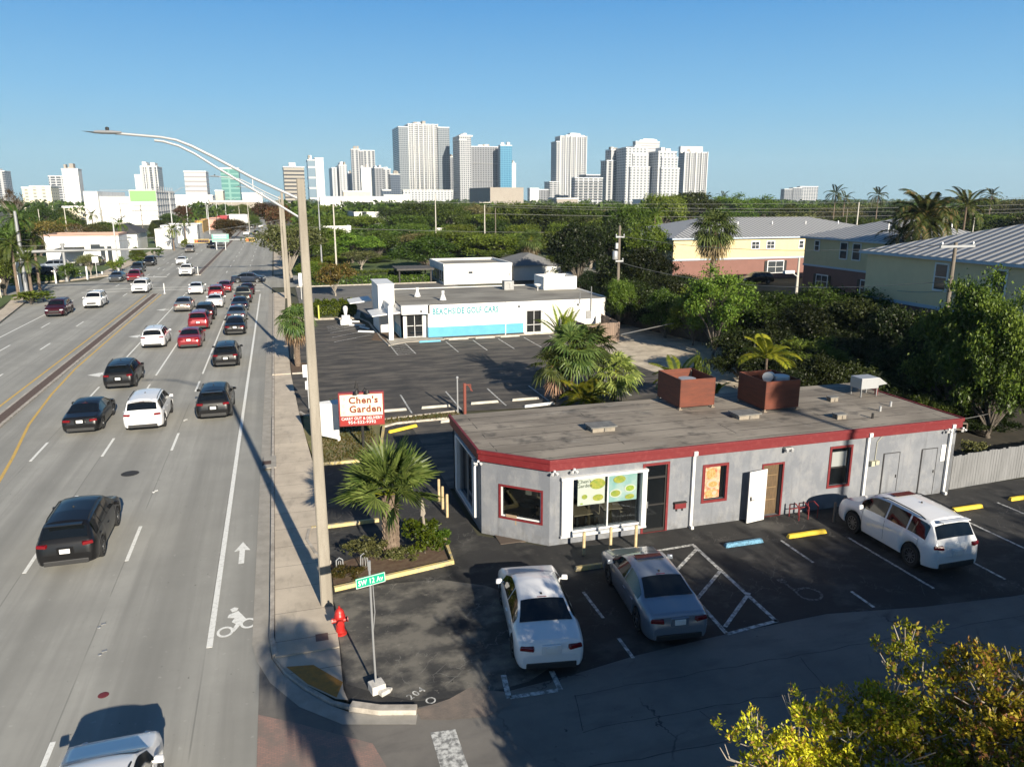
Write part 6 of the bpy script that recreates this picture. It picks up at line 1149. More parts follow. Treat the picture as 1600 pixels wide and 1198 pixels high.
def protree(seed,R,H,nl,nlf,size,leaf,bark=None,trunk_r=.28,zlo=.45,lr=.42,spread=.62,squash=.8,shell=.55,bare=0,name='tree',cn='crown'):
    T=bpy.data.objects.new(name,None); L_=lobeset(seed,R,H,nl,spread,lr,zlo,squash=squash); q=MB(); r=random.Random(seed); fork=H*zlo*.55
    q.tube([(0,0,-.05),(.04*R,.02*R,fork*.5),(0,.03*R,fork)],[trunk_r*1.25,trunk_r,trunk_r*.85],8)
    for l in L_:
        mid=(l[0]*.4,l[1]*.4,fork+(l[2]-fork)*.6); q.tube([(0,.03*R,fork*.95),mid,(l[0],l[1],l[2])],[trunk_r*.6,trunk_r*.35,trunk_r*.1],5)
        for j in range(bare+2): a=r.uniform(0,6.28); q.tube([mid,(l[0]+math.cos(a)*l[3]*.8,l[1]+math.sin(a)*l[3]*.8,l[2]+r.uniform(-.2,.9)*l[5])],[trunk_r*.2,trunk_r*.05],4)
    q.build('trunk',bark or m_bark,T); V=leaves(L_,nlf,size,seed,R*.085,shell=shell); quads(cn,V,LF[leaf],T); C=V.mean(1); return T,float(np.percentile(np.hypot(C[:,0],C[:,1]),98)),float(np.percentile(C[:,2],99.3))
TR={'ficus':protree(1,5.2,9,22,24000,.17,'dark',zlo=.14,trunk_r=.4,lr=.34,spread=.74,shell=.45),'oak':protree(2,5,8.5,26,24000,.16,'mid',zlo=.16,trunk_r=.35,lr=.30,spread=.78,shell=.4),'oak2':protree(12,5,8.5,24,22000,.165,'dark',zlo=.10,lr=.31,spread=.78,shell=.4),'loose':protree(3,4,8.5,26,16000,.13,'bright',zlo=.14,lr=.25,spread=.82,shell=.3,trunk_r=.13),
 'olive':protree(4,5,7.5,15,6500,.17,'olive',zlo=.36,lr=.36,spread=.7,shell=.3,bare=3,bark=m_pale,trunk_r=.2),'brown':protree(5,5,9,14,9000,.22,'brown',zlo=.35),'ochre':protree(6,5,8,14,6500,.19,'ochre',zlo=.4,shell=.3,bare=3,bark=m_pale),'bushy':protree(7,3,4.5,12,7000,.14,'ochre',zlo=.2,lr=.45,shell=.3,trunk_r=.1,bark=m_pale),
 'shrub':protree(8,1.5,2,9,2600,.10,'mid',zlo=.15,lr=.5,trunk_r=.04,name='shrub'),'shrubg':protree(9,2.4,3.4,9,4000,.11,'grey',zlo=.25,lr=.45,trunk_r=.06,shell=.2),'shruby':protree(10,1.4,1.5,8,2200,.09,'hedge',zlo=.15,lr=.5,trunk_r=.04,name='shrub'),'bare':protree(11,4,8.5,12,2200,.13,'brown',zlo=.4,shell=.1,bare=9,bark=m_pale,trunk_r=.2)}
USED=set()
def tree(kind,x,y,R,H,label,group=None,cat='tree',rz=None,name=None,leaf=None):
    P_,r0,h0=TR[kind]; T=bpy.data.objects.new(name or ('shrub' if kind.startswith('shrub') else 'broadleaf_tree'),None); sc.collection.objects.link(T); T.location=(x,y,0); T.rotation_euler[2]=rnd.uniform(0,6.28) if rz is None else rz; T.scale=(R/r0,R/r0,H/h0); tag(T,label,cat,group)
    for ch in P_.children:
        c=ch if (kind not in USED) else ch.copy()
        if kind in USED: sc.collection.objects.link(c)
        if leaf and c.name.startswith('crown'): c.data=c.data if False else c.data; c.material_slots[0].link='OBJECT'; c.material_slots[0].material=LF[leaf]
        elif kind in USED and c.name.startswith('crown') and c.material_slots[0].link=='OBJECT': c.material_slots[0].link='DATA'
        c.parent=T
    USED.add(kind); return T
def tp(kind,px,D,top,wpx,label,**k):               # tree whose crown top is seen at (px,top), wpx wide, D metres north
    x,y=at(px,D); H=zt(px,top,x,y); R=mw(wpx,x,y)/2; return tree(kind,x,y,R,max(1.2,H),label,**k)
for k_,(P_,r0,h0) in list(TR.items()):
    class _K: pass
    q_=_K(); q_.children=list(P_.children); TR[k_]=(q_,r0,h0)
# near and middle distance trees, right of the avenue
tp('olive',447,118,352,108,'wide straggly olive tree overhanging the junction corner behind the lamp poles')
tp('bushy',516,99,412,62,'small ochre bushy tree at the edge of the rear car park')
tp('oak2',475,140,348,90,'green tree behind the straggly olive tree at the junction',)
tp('brown',415,265,318,52,'rust brown broad tree beside the far carriageway',); tp('brown',436,240,322,40,'darker rust brown tree just left of the concrete pole')
tp('oak',355,250,343,54,'rounded yellow green tree standing in the avenue median',leaf='ochre')
tp('oak',562,185,366,78,'dense green tree in front of the narrow white block'); tp('oak',518,200,338,56,'tall green tree hiding the left end of the white block'); tp('ficus',588,160,362,66,'green tree left of the bare whitish branches')
tp('olive',622,172,371,92,'pale branched olive tree with bare limbs in the middle distance'); tp('olive',560,135,392,62,'small olive tree with pale trunk on the lawn'); tp('oak2',664,133,372,104,'big low rounded dark green tree behind the dark shelter')
tp('ficus',655,250,318,80,'dark green crown left of the power pole rising before the podium'); tp('ficus',700,235,318,66,'dark rounded crown right of the power pole',); tp('ficus',617,300,320,56,'dark green crown under the dark glass office block',)
tp('olive',742,260,320,60,'olive crown below the beige block left end'); tp('oak',800,200,318,72,'bright green crown in front of the tan windowless block'); tp('ficus',776,175,345,70,'dark green tree between two power poles'); tp('ficus',850,190,322,90,'large dark crown right of the tan windowless block')
tp('oak',905,215,318,76,'bright topped crown below the lone pale tower'); tp('oak',748,150,378,72,'green tree behind the white annex roof'); tp('shrubg',800,119,398,34,'grey green bushy tree at the right end of the white annex',name='broadleaf_tree'); tp('shrubg',842,124,397,52,'grey green bush before the small hip roofed house',name='broadleaf_tree')
tp('oak',980,150,322,80,'bright green crown rising behind the utility pole',); tp('ficus',905,96,352,90,'big dark tree left of the utility pole',leaf='deep'); tp('ficus',955,103,345,92,'big dark tree right behind the utility pole',leaf='deep')
tp('loose',1010,92,348,96,'bright green leafy tree left of the long yellow house'); tp('oak',1035,190,306,72,'tall dark crown above the left end of the ribbed roof'); tp('ficus',1080,230,303,110,'broad dark crown above the ribbed roof')
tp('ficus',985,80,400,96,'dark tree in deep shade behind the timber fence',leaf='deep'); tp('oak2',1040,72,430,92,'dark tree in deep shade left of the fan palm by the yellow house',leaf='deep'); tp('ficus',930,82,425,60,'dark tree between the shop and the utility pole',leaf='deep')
tp('loose',1130,51,424,122,'airy bright leaved tree with thin pale trunks behind the left roof box'); tp('loose',1095,56,455,80,'airy tree left of the bright leaved one, over the sand drive'); tp('loose',1180,56,470,84,'airy dark tree right of the bright leaved one')
DG='dense dark trees in the shaded yard behind the restaurant'
ORD=('first','second','third','fourth','fifth','sixth','seventh','eighth','ninth','tenth','eleventh','twelfth','thirteenth','fourteenth','fifteenth','sixteenth','seventeenth','eighteenth')
def rank(lst,split,fmt_far,fmt_near):             # label by place from the left within the far or the near row
    o={}
    for far in (True,False):
        s=sorted([a for a in lst if (a[1]>=split)==far],key=lambda a:a[0])
        for i,a in enumerate(s): o[a[:2]]=(fmt_far if far else fmt_near)%ORD[i]
    return o
YL=((1215,50,452,150,'loose'),(1262,47,470,140,'oak2'),(1305,52,440,130,'loose'),(1345,46,462,150,'oak2'),(1392,49,448,130,'loose'),(1432,42,478,140,'oak2'),(1240,60,470,150,'ficus'),(1330,62,468,160,'ficus'),(1405,50,482,130,'ficus'),(1170,66,472,140,'oak2'),(1180,43,520,120,'oak2'),(1290,41,530,130,'loose'),(1370,40,535,130,'oak2'),(1440,38,550,120,'loose'),(1225,44,520,120,'oak2'),(1330,43,520,130,'oak2'),(1110,70,462,120,'oak2'),(1060,76,450,110,'oak2'),(1230,72,462,130,'oak2'),(1500,35,520,120,'oak2'),(1480,36,585,120,'oak2'),(1400,36.5,585,110,'oak2'),(1150,78,452,100,'oak2'),(1205,76,450,110,'oak'),(1290,74,452,110,'oak2'),(1345,71,455,110,'oak'),(1395,55,466,110,'oak2'),(1440,41,482,110,'oak'))
YR=rank(YL,51,'%s crown from the left in the rear row of the tangled trees behind the restaurant','%s crown from the left in the front row of the tangled trees behind the restaurant')
for px,D,top,wd,kd in YL:
    crown_drop=8 if 1185<px<1500 and top<500 else 0
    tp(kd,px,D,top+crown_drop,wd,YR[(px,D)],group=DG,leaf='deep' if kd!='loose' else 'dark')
tp('oak2',1530,32,478,150,'dense dark green tree filling the space below the glossy leaved tree'); tp('oak2',1600,29,520,130,'dark bushy tree at the right edge above the board fence'); tp('oak2',1500,31,625,110,'low dark bushy growth behind the pipe frame at the fence'); tp('loose',1548,32,432,130,'tall glossy leaved tree rising in front of the olive house at the right edge'); tp('loose',1600,29,465,110,'leafy tree cut by the right edge below the house eave'); tp('oak2',1480,36,505,90,'dark tree left of the glossy leaved tree'); tp('loose',1560,33,600,110,'yellowish leaved low tree above the grey board fence'); tp('loose',1625,30,560,90,'leafy tree at the right frame edge above the board fence')
yonder_crowns=((1140,250,305,80),(1190,260,308,80),(1230,240,322,70),(1275,250,322,70),(1310,240,325,80),(1350,260,318,70),(1395,240,322,80),(1560,210,312,110),(1500,220,322,80),(1600,190,312,80),(960,260,326,60),(1010,290,325,60),(870,300,325,60),(1050,280,322,60),(1130,190,328,90),(1250,180,335,90),(1330,170,338,90),(1400,170,340,90),(1520,165,335,120),(1590,150,335,110),(1650,140,330,100),(940,170,342,80),(1000,160,346,70))
yonder_names=rank(yonder_crowns,200,'%s crown from the left in the far row of woods beyond the yellow houses','%s crown from the left in the nearer row of woods beyond the yellow houses')
for px,D,top,wd in yonder_crowns:
    tp(('oak2','oak','olive','ficus','loose','oak')[(px*7+D)%6],px,D,top,wd,yonder_names[(px,D)],group='woods beyond the yellow houses')
podium_crowns=((505,330,322,50),(545,350,326,50),(580,380,326,44),(690,330,322,50),(735,340,318,50),(770,300,324,50),(830,330,322,50),(460,330,330,40),(480,280,340,40),(530,250,345,44),(600,230,358,50),(640,210,350,56),(720,190,352,60),(690,170,360,50),(820,160,352,60),(880,150,350,60))
podium_names=rank(podium_crowns,270,'%s crown from the left in the far row of woods below the downtown podiums','%s crown from the left in the nearer row of woods below the downtown podiums')
for px,D,top,wd in podium_crowns:
    tp(('oak','olive','ficus','loose','oak2')[(px*3+D)%5],px,D,top,wd,podium_names[(px,D)],group='woods below the skyline')
thicket_list=((505,140,400,60),(540,160,398,60),(585,150,402,60),(640,160,398,70),(700,155,400,70),(745,128,402,60),(780,140,392,60),(870,112,400,60),(480,112,410,50),(720,210,372,60),(560,230,372,60),(820,170,378,70),(890,140,372,70),(660,190,380,70),(1000,115,392,70),(1050,60,455,80),(975,66,440,50))
thicket_names=rank(thicket_list,150,'%s low thicket from the left in the farther row behind the shop','%s low thicket from the left in the nearer row behind the shop')
for k,(px,D,top,wd) in enumerate(thicket_list): tp('oak2' if k%2 else 'oak',px,D,top,wd,thicket_names[(px,D)],group='thickets under the trees')
tp('oak2',1008,79,392,120,'dark dense tree between the timber pole and the long yellow house',leaf='deep'); tp('oak2',1078,78,432,100,'dark tree under the fan palm hiding the house corner',leaf='deep'); tp('loose',1150,79,436,90,'bright topped tree right of the shaggy fan palm')
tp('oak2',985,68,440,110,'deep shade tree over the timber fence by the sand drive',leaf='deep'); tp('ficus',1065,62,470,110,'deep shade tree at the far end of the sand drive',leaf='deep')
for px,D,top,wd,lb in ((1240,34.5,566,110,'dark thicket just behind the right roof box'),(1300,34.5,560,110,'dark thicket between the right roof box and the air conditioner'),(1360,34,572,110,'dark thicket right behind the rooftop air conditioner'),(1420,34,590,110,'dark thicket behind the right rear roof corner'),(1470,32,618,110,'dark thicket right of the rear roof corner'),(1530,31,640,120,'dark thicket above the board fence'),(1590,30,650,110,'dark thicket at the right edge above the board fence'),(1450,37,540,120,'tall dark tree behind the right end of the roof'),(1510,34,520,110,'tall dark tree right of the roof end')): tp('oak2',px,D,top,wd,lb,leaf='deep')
middle_list=((500,155,372,80),(545,150,380,80),(600,175,366,80),(650,165,378,80),(705,150,376,90),(760,145,380,80),(815,150,378,80),(870,135,376,90),(925,125,380,80),(720,240,350,70),(780,230,348,70),(840,240,345,70),(900,200,350,80),(960,190,352,80),(560,250,352,60),(640,230,350,60),(480,180,362,60))
middle_names=rank(middle_list,185,'%s mid sized tree from the left in the farther row before the podiums','%s mid sized tree from the left in the nearer row before the podiums')
for k,(px,D,top,wd) in enumerate(middle_list): tp(('oak','loose','ficus','olive','oak')[k%5],px,D,top-13,wd+28,middle_names[(px,D)],group='trees between the shop and the podiums')
# left side
tp('ochre',64,182,344,62,'ochre and rusty crowned tree behind the signal pole on the left'); tp('oak',52,186,362,50,'green tree behind the left end of the cream block'); tp('bare',112,182,350,62,'nearly leafless tree with pale limbs before the cream block'); tp('olive',142,184,350,62,'thin olive tree with pale limbs before the cream block')
tp('ficus',152,215,348,64,'smooth domed green tree behind the cream block'); tp('olive',126,136,398,40,'small olive tree beside the junction behind the second signal post'); tp('bare',18,240,296,34,'brown leafless treetop at the upper left edge'); tp('ficus',10,120,352,70,'dark green tree at the left edge by the junction'); tp('ficus',-15,112,390,60,'dark shaded tree cut by the left edge')
leftside_crowns=((60,260,324,60),(95,280,328,50),(30,210,332,50),(100,230,340,46))
leftside_names=rank(leftside_crowns,0,'%s crown from the left between the cream block and left skyline','%s crown')
for px,D,top,wd in leftside_crowns: tp('oak2',px,D,top,wd,leftside_names[(px,D)],group='trees on the left beyond the cream block')
tp('oak2',205,165,387,26,'small bright green tree at the right end of the cream block'); tp('oak2',236,230,350,22,'slim green tree beside the white sign wall'); tp('brown',284,330,322,26,'reddish tree beyond the white gabled shop',)
avenue_crowns=((262,380,334,34),(300,420,326,34),(325,450,322,36),(350,480,320,36),(375,500,320,34),(395,440,326,30),(245,360,344,30),(395,330,338,22))
avenue_names=rank(avenue_crowns,0,'%s crown from the left along the far end of the avenue','%s crown')
for px,D,top,wd in avenue_crowns: tp('oak2',px,D,top,wd,avenue_names[(px,D)],group='trees along the far avenue')
for px,D,top,wd,lb in ((25,101,456,58,'rounded clipped bush beside the sidewalk at the left edge'),(45,104,460,34,'clipped bush next to the base of the signal pole'),(90,128,412,30,'bush left of the second signal post'),(100,131,420,26,'bush behind the second signal post'),(163,141,408,22,'bright round bush near the far lamp pole'),(176,142,402,16,'tall slim bush near the far lamp pole'),(205,160,402,26,'bush before the right end of the cream block'),(10,118,436,40,'low bush under the left edge trees'),(238,175,386,20,'dark clipped bush by the low white shop'),(282,200,374,14,'dark clipped bush before the gabled shop')):
    tp('shrub',px,D,top,wd,lb,cat='bush')
def hedge(x0,x1,y0,y1,h,n,label,leaf='hedge',size=.09):
    L_=[]; r=random.Random(int(x0*7+y0)); T=thing('hedge',label,'hedge',((x0+x1)/2,(y0+y1)/2,0)); w_,d_=(x1-x0),(y1-y0); k=max(3,int(w_/.7)); kd=max(1,int(d_/.8))
    for i in range(k):
        for j in range(kd): L_.append((-w_/2+w_*(i+.5)/k,-d_/2+d_*(j+.5)/kd,h*.52,w_/k*.75,d_/kd*.75,h*.5*r.uniform(.92,1.05)))
    q=MB(); q.bz(-w_/2+.15,w_/2-.15,-d_/2+.15,d_/2-.15,0,h*.8); q.build('stems',mat('hedge_shade',(.02,.03,.01),.95),T); quads('foliage',leaves(L_,n,size,abs(int(x0*10))+3,shell=.75,low=-.9),LF[leaf],T)  # solid dark core, its colour stands in for shade inside the hedge
hedge(3.2,7.3,80.2,82.4,1.7,9000,'bright yellow green clipped hedge beside the shop car park'); hedge(.8,6.8,83.0,84.2,1.2,5000,'darker green hedge behind the bright clipped hedge','mid')
hedge(3,21,111.2,113,1.1,9000,'long dark green hedge behind the rear car park','mid',.13); hedge(10,21,117,120,1.3,5000,'sunlit green bank of foliage behind the long dark hedge','bright',.14)
hedge(-36,-31.6,128.6,130,.9,3000,'low hedge by the pavement at the far left corner','mid',.12); hedge(-52,-34.5,128.4,130,.9,4000,'long low hedge fronting the left car park','olive',.12)
# the tree at the lower right, near the camera: twigs ending in rosettes
def rosette_tree(name,label,x,y,lobes,nros,seed,H0):
    T=thing(name,label,'tree',(x,y,0)); r=np.random.RandomState(seed); q=MB(); rr=random.Random(seed); P4=[]
    for (cx,cy,cz,a,b_,c_) in lobes:
        mid=(cx*.5,cy*.5,cz*.6); q.tube([(cx*.05,cy*.05,H0),mid,(cx,cy,cz-.1)],[.06,.035,.016],6)
        for j in range(int(16*a)):
            d=r.normal(size=3); d/=np.linalg.norm(d); d[2]=abs(d[2])*.9+.05; q.tube([(cx,cy,cz-.25*c_),(cx+d[0]*a*.5,cy+d[1]*b_*.5,cz+d[2]*c_*.35-.1),(cx+d[0]*a*.95,cy+d[1]*b_*.95,cz+d[2]*c_*.95)],[.018,.011,.005],4)
    q.tube([(0,0,0),(.05,.05,H0*.6),(0,0,H0)],[.16,.13,.09],8)
    q.build('trunk',m_pale,T)
    nc=nros//7; vol=np.array([l[3]*l[4] for l in lobes]); k=r.choice(len(lobes),nc,p=vol/vol.sum()); Lb=np.array(lobes)[k]; d=r.normal(size=(nc,3)); d/=np.linalg.norm(d,axis=1)[:,None]; d[:,2]=np.abs(d[:,2])*1.1-.3; rad=.35+.75*r.rand(nc)
    C=Lb[:,:3]+d*Lb[:,3:6]*rad[:,None]; C=np.repeat(C,7,0); d=np.repeat(d,7,0); nros=len(C); C=C+r.normal(size=(nros,3))*np.array([.11,.11,.07])
    m_=20; n=nros*m_; C=np.repeat(C,m_,0)+r.normal(size=(n,3))*.035; ax=np.repeat(d*.6+np.array([0,0,.9])+r.normal(size=(nros,3))*.35,m_,0); ax/=np.linalg.norm(ax,axis=1)[:,None]; w0=r.normal(size=(n,3)); w0/=np.linalg.norm(w0,axis=1)[:,None]; u=ax*.55+w0*.9; u/=np.linalg.norm(u,axis=1)[:,None]; v=np.cross(u,ax+.01); v/=np.linalg.norm(v,axis=1)[:,None]; s=(.038+.04*r.rand(n))[:,None]
    quads('crown',np.stack([C,C+u*s*.55-v*s*.28,C+u*s*1.15+ax*s*.1,C+u*s*.55+v*s*.28],1),LF['yg'],T); return T
def P3(px,py,z): x,y=G(px,py,z); return x,y,z
def clumps(base,lst):
    o=[]
    for px,py,z,r,c_ in lst:
        z+=1.0; x,y,_=P3(px,py+24,z); o.append((x-base[0],y-base[1],z,r,r,c_))
    return o
B1=(7.4,6.4); rosette_tree('yellow_green_tree','bushy yellow green tree with reddish tips nearest the camera, centre of the lower right corner',B1[0],B1[1],clumps(B1,[(1418,978,4.7,.38,.26),(1400,1010,4.35,.3,.28),(1445,1035,4.3,.5,.35),(1380,1080,4.1,.62,.42),(1330,1110,3.9,.55,.4),(1440,1110,3.9,.6,.4),(1480,1080,4.0,.35,.3),(1390,1150,3.7,.7,.4),(1450,1180,3.5,.7,.4),(1340,1180,3.5,.5,.3)]),560,5,2.4)
B2=(5.6,6.4); rosette_tree('yellow_green_tree','low yellow green tree reaching furthest left at the bottom edge',B2[0],B2[1],clumps(B2,[(1185,1125,3.6,.42,.3),(1250,1100,3.8,.45,.35),(1150,1160,3.3,.28,.22),(1215,1165,3.4,.5,.3),(1290,1150,3.5,.45,.3),(1180,1195,3.1,.35,.25),(1260,1190,3.2,.5,.3)]),260,9,2.3)
B3=(9.8,7.2); rosette_tree('yellow_green_tree','tall yellow green tree filling the extreme lower right corner',B3[0],B3[1],clumps(B3,[(1530,1020,4.6,.4,.3),(1555,1070,4.4,.7,.5),(1600,1030,4.5,.5,.4),(1520,1110,4.1,.6,.4),(1590,1120,4.1,.8,.5),(1540,1165,3.8,.7,.4),(1620,1080,4.2,.7,.5),(1600,1180,3.7,.8,.5),(1500,1185,3.5,.6,.4)]),600,15,2.5)
# unseen neighbours whose shade falls on the side street
SG='trees south of the side street, outside the photograph'
for x,y,R,H,kd in ((10.2,-10,2.5,12.0,'loose'),(13.5,-10,3.0,12.0,'oak'),(18.5,-10.5,3.3,12.2,'oak2'),(23,-10,3.4,12.3,'oak'),(28,-10.5,3.4,12.6,'oak2'),(33.5,-10,3.5,12.3,'oak'),(39,-10,3.6,12.4,'oak2'),(12.5,4.5,3.0,5.6,'oak2'),(17.5,4,3.2,5.6,'oak'),(23,3,3.4,5.8,'oak2'),(28.5,2.5,3.4,6.2,'oak'),(15,-3,3.6,8.6,'oak'),(20.5,-3.5,3.6,8.4,'oak2'),(26.5,-4,3.8,8.8,'oak'),(33,-3,4,8.8,'oak2'),(8.6,1.2,2.2,7.2,'loose'),(11.2,-1.5,2.6,8.2,'oak2'),(7.0,5.0,1.7,5.2,'loose')):
    tree(kd,x,y,R,H,'leafy tree on the south side of the side street, below the view',group=SG)
# ------------------------------------------------ palms
def fanpalm(loc,h,R,n,label,leaf='fan',tr=.16,seed=1,boots=True,segs=26,dead=0,cat='palm',droop=.25,lo=-35,group=None,parent=None,blade=.95,twist=.5,slim=.052):
    r=random.Random(seed); T=thing('fan_palm',label,cat,loc,0,group) if parent is None else parent; q=MB(); k=14; rs=[tr*(1.12 if i<2 else 1)*(1+.07*(i%2)) for i in range(k+1)]
    q.tube([(0.02*math.sin(i*.8),.02*math.cos(i),h*i/k) for i in range(k+1)],rs,12)
    if boots:
        rows=int(h/.11)
        for i in range(rows):
            for j in range(7):
                a=2*math.pi*(j+.5*(i%2))/7; z=.05+i*.11; c,s=math.cos(a),math.sin(a); t=tr*1.03; w_=.055; q.add([(t*c+w_*s,t*s-w_*c,z),(t*c-w_*s,t*s+w_*c,z),((t+.05)*c,(t+.05)*s,z+.17),(t*c*.95,t*s*.95,z+.2)],[(0,1,2),(1,3,2),(3,0,2)])
    q.build('trunk',m_pbark,T)
    def fr(cnt,lo_,hi_,lf,nm,dr):
        P4=[]; st=MB()
        for i in range(cnt):
            az=i*2.39996+r.uniform(-.2,.2); el=R_(lo_+(hi_-lo_)*((i+.5)/cnt)**.9+r.uniform(-7,7)); d=Vector((math.cos(az)*math.cos(el),math.sin(az)*math.cos(el),math.sin(el))); Lp=R*(.42+.12*r.random())*(1 if el>0 else .85); b0=Vector((0,0,h)); b1=b0+d*Lp*.55+Vector((0,0,.06)); b2=b0+d*Lp+Vector((0,0,-dr*R*.12)); st.tube([b0,b1,b2],[.018,.014,.01],4)
            ax=(b2-b1).normalized(); sd=ax.cross(Vector((0,0,1)));  sd=sd.normalized() if sd.length>.05 else Vector((1,0,0)); up=sd.cross(ax); tw=r.uniform(-twist,twist); sd,up=sd*math.cos(tw)+up*math.sin(tw),up*math.cos(tw)-sd*math.sin(tw); Lb=R*blade*(.50+.1*r.random())
            for j in range(segs):
                f_=-1+2*(j+.5)/segs; a=f_*R_(128); dr2=ax*math.cos(a)+sd*math.sin(a); ll=Lb*(1-.35*abs(f_)**2)*r.uniform(.88,1.05); fold=up*(.10*math.cos(j*math.pi))*0; wv=(ax*-math.sin(a)+sd*math.cos(a))*(ll*slim); m1=b2+dr2*ll*.58+up*.05*ll-Vector((0,0,dr*ll*.10)); e=b2+dr2*ll-Vector((0,0,dr*ll*(.55+.4*r.random()))); kk=up*(.018 if j%2 else -.018)
                P4.append([b2,m1-wv*1.0+kk,m1+kk*-1,m1+wv*0]); P4.append([m1-wv+kk,e,e,m1+wv-kk]); P4.append([b2,m1-wv+kk,m1+wv-kk,b2])
        A_=np.array([[tuple(p) for p in f] for f in P4]); A_[:,3]=A_[:,3]+1e-4; A_[:,2]=A_[:,2]+5e-5; quads(nm,A_,LF[lf],T); st.build('leaf_stalks' if nm!='dead_fronds' else 'dead_stalks',LF['areca' if nm!='dead_fronds' else 'dead'],T)
    fr(n,lo,78,leaf,'fronds',droop)
    if dead: fr(dead,-78,-40,'dead','dead_fronds',.6)
    return T
def feather(loc,h,R,n,label,leaf='areca',tr=.07,seed=1,lo=-10,hi=75,leafl=.32,droop=.7,nl=30,lean=(0,0),cat='palm',group=None,stems=1,name='feather_palm',bark=None):
    r=random.Random(seed); T=thing(name,label,cat,loc,0,group); q=MB()
    for s_ in range(stems):
        a=s_*2.4; ox,oy=(.22*math.cos(a),.22*math.sin(a)) if stems>1 else (0,0); hh=h*(1-.13*s_)
        q.tube([(ox,oy,0),(ox+lean[0]*.3,oy+lean[1]*.3,hh*.5),(ox*1.6+lean[0],oy*1.6+lean[1],hh)],[tr*1.3,tr,tr*.85],8)
    q.build('trunk',bark or m_pbark,T); P4=[]; st=MB()
    for i in range(n):
        s_=i%stems; a_=s_*2.4; top=Vector((.35*math.cos(a_)*(stems>1)+lean[0],.35*math.sin(a_)*(stems>1)+lean[1],h*(1-.13*s_))); az=i*2.39996+r.uniform(-.2,.2); el=R_(lo+(hi-lo)*((i+.5)/n)+r.uniform(-8,8)); hd=Vector((math.cos(az),math.sin(az),0)); L_=R*r.uniform(.85,1.1); pts=[]; p=top.copy(); e=el
        for k in range(9):
            pts.append(p.copy()); p=p+(hd*math.cos(e)+Vector((0,0,math.sin(e))))*(L_/8); e-=droop*2.0*(k+1)/36*(1.2 if el<.9 else .75)
        st.tube(pts,[.022*(1-.1*k) for k in range(9)],4); sd=hd.cross(Vector((0,0,1)))
        for j in range(nl):
            f_=.12+.88*j/nl; k=min(7,int(f_*8)); b0=pts[k].lerp(pts[k+1],f_*8-k); ax=(pts[k+1]-pts[k]).normalized(); ll=leafl*R*math.sin(math.pi*(.15+.8*f_))**.7
            for sg in (-1,1):
                d=(sd*sg*.85+ax*.55+sd.cross(ax)*(-.0)+Vector((0,0,.25-.5*droop*f_))).normalized(); tip=b0+d*ll-Vector((0,0,droop*.25*ll)); md=b0+d*ll*.5+Vector((0,0,.03*ll)); wv=ax*(ll*.065+.008); P4.append([b0,md-wv,tip,md+wv])
    quads('fronds',np.array([[tuple(p) for p in f] for f in P4]),LF[leaf],T); st.build('leaf_stalks',LF['areca'],T); return T
fanpalm((3.04,24.3,.05),2.25,2.0,34,'stout cabbage palm with diamond patterned trunk in the mulch bed by the concrete pole','fan',.245,3,segs=32,droop=.05,lo=-6,dead=0,blade=1.0,twist=1.3,slim=.034)
PG='clump of palms between the two car parks'
fanpalm((16.4,41.9,0),3.2,2.2,34,'tall dark fan palm at the centre of the clump between the two car parks','fand',.15,5,False,20,0,droop=.35,lo=-60,group=PG); fanpalm((17.9,42.4,0),3.3,1.9,32,'dark fan palm in the right rear of the palm clump','fand',.15,6,False,20,0,droop=.35,lo=-60,group=PG); fanpalm((15.3,42.0,0),2.3,1.8,22,'fan palm with brown dead fronds at the left of the palm clump','fand',.15,7,False,20,4,droop=.4,lo=-50,group=PG); fanpalm((19.1,41.6,0),1.6,2.0,30,'low bright fan palm leaning out on the right of the palm clump','fan',.13,8,False,20,0,droop=.35,lo=-45,group=PG)
feather((16.3,43.2,0),3.5,2.6,7,'tall slender feather palm with one upright frond behind the palm clump','areca',.07,4,lo=45,hi=88,leafl=.22,droop=.45,group=PG)
feather((16.45,39.9,0),.55,1.9,17,'low yellow green feather palm in front of the palm clump at the roof edge','areca',.09,9,lo=-5,hi=75,leafl=.30,droop=.75,group=PG)
fanpalm((.85,57.0,.06),3.3,1.7,30,'ragged fan palm beside the second lamp pole at the shop entrance','fand',.17,11,True,18,16,droop=.5); TR_=None
x_,y_=at(1120,84); fanpalm((x_,y_,0),8.3,3.5,50,'tall shaggy fan palm in front of the long yellow house','fand',.3,12,False,16,26,droop=.5)
x_,y_=at(830,116); fanpalm((x_,y_,0),5.6,2.6,30,'shaggy fan palm left of the big dark trees by the small house','fand',.25,13,False,14,16,droop=.5)
feather((24.0,33.5,0),3.9,1.75,13,'bright wide leaved feather palm behind the right roof box','areca',.08,14,lo=0,hi=70,leafl=.34,droop=.6)
feather((18.3,32.4,0),3.2,1.7,14,'arching green feather palm behind the left roof box','areca',.06,15,lo=5,hi=72,leafl=.28,droop=.7); feather((19.6,32.0,0),2.3,1.6,20,'clumping feather palm between the two roof boxes','areca',.05,16,lo=0,hi=80,leafl=.26,droop=.7,stems=3)
feather((15.6,31.6,0),.5,1.1,12,'small dark low palm behind the back roof edge','coco',.05,17,lo=0,hi=70)
def fp(px,D,top,R,label,seed,n=20,lf='coco',tr=.16,nm='coconut_palm',lean=(0,0),grp=None,dr=.85): x_,y_=at(px,D); H=zt(px,top,x_,y_); feather((x_,y_,0),H-R*.35,R,n,label,lf,tr,seed,lo=-35,hi=72,leafl=.22,droop=dr,nl=38,lean=lean,name=nm,group=grp)
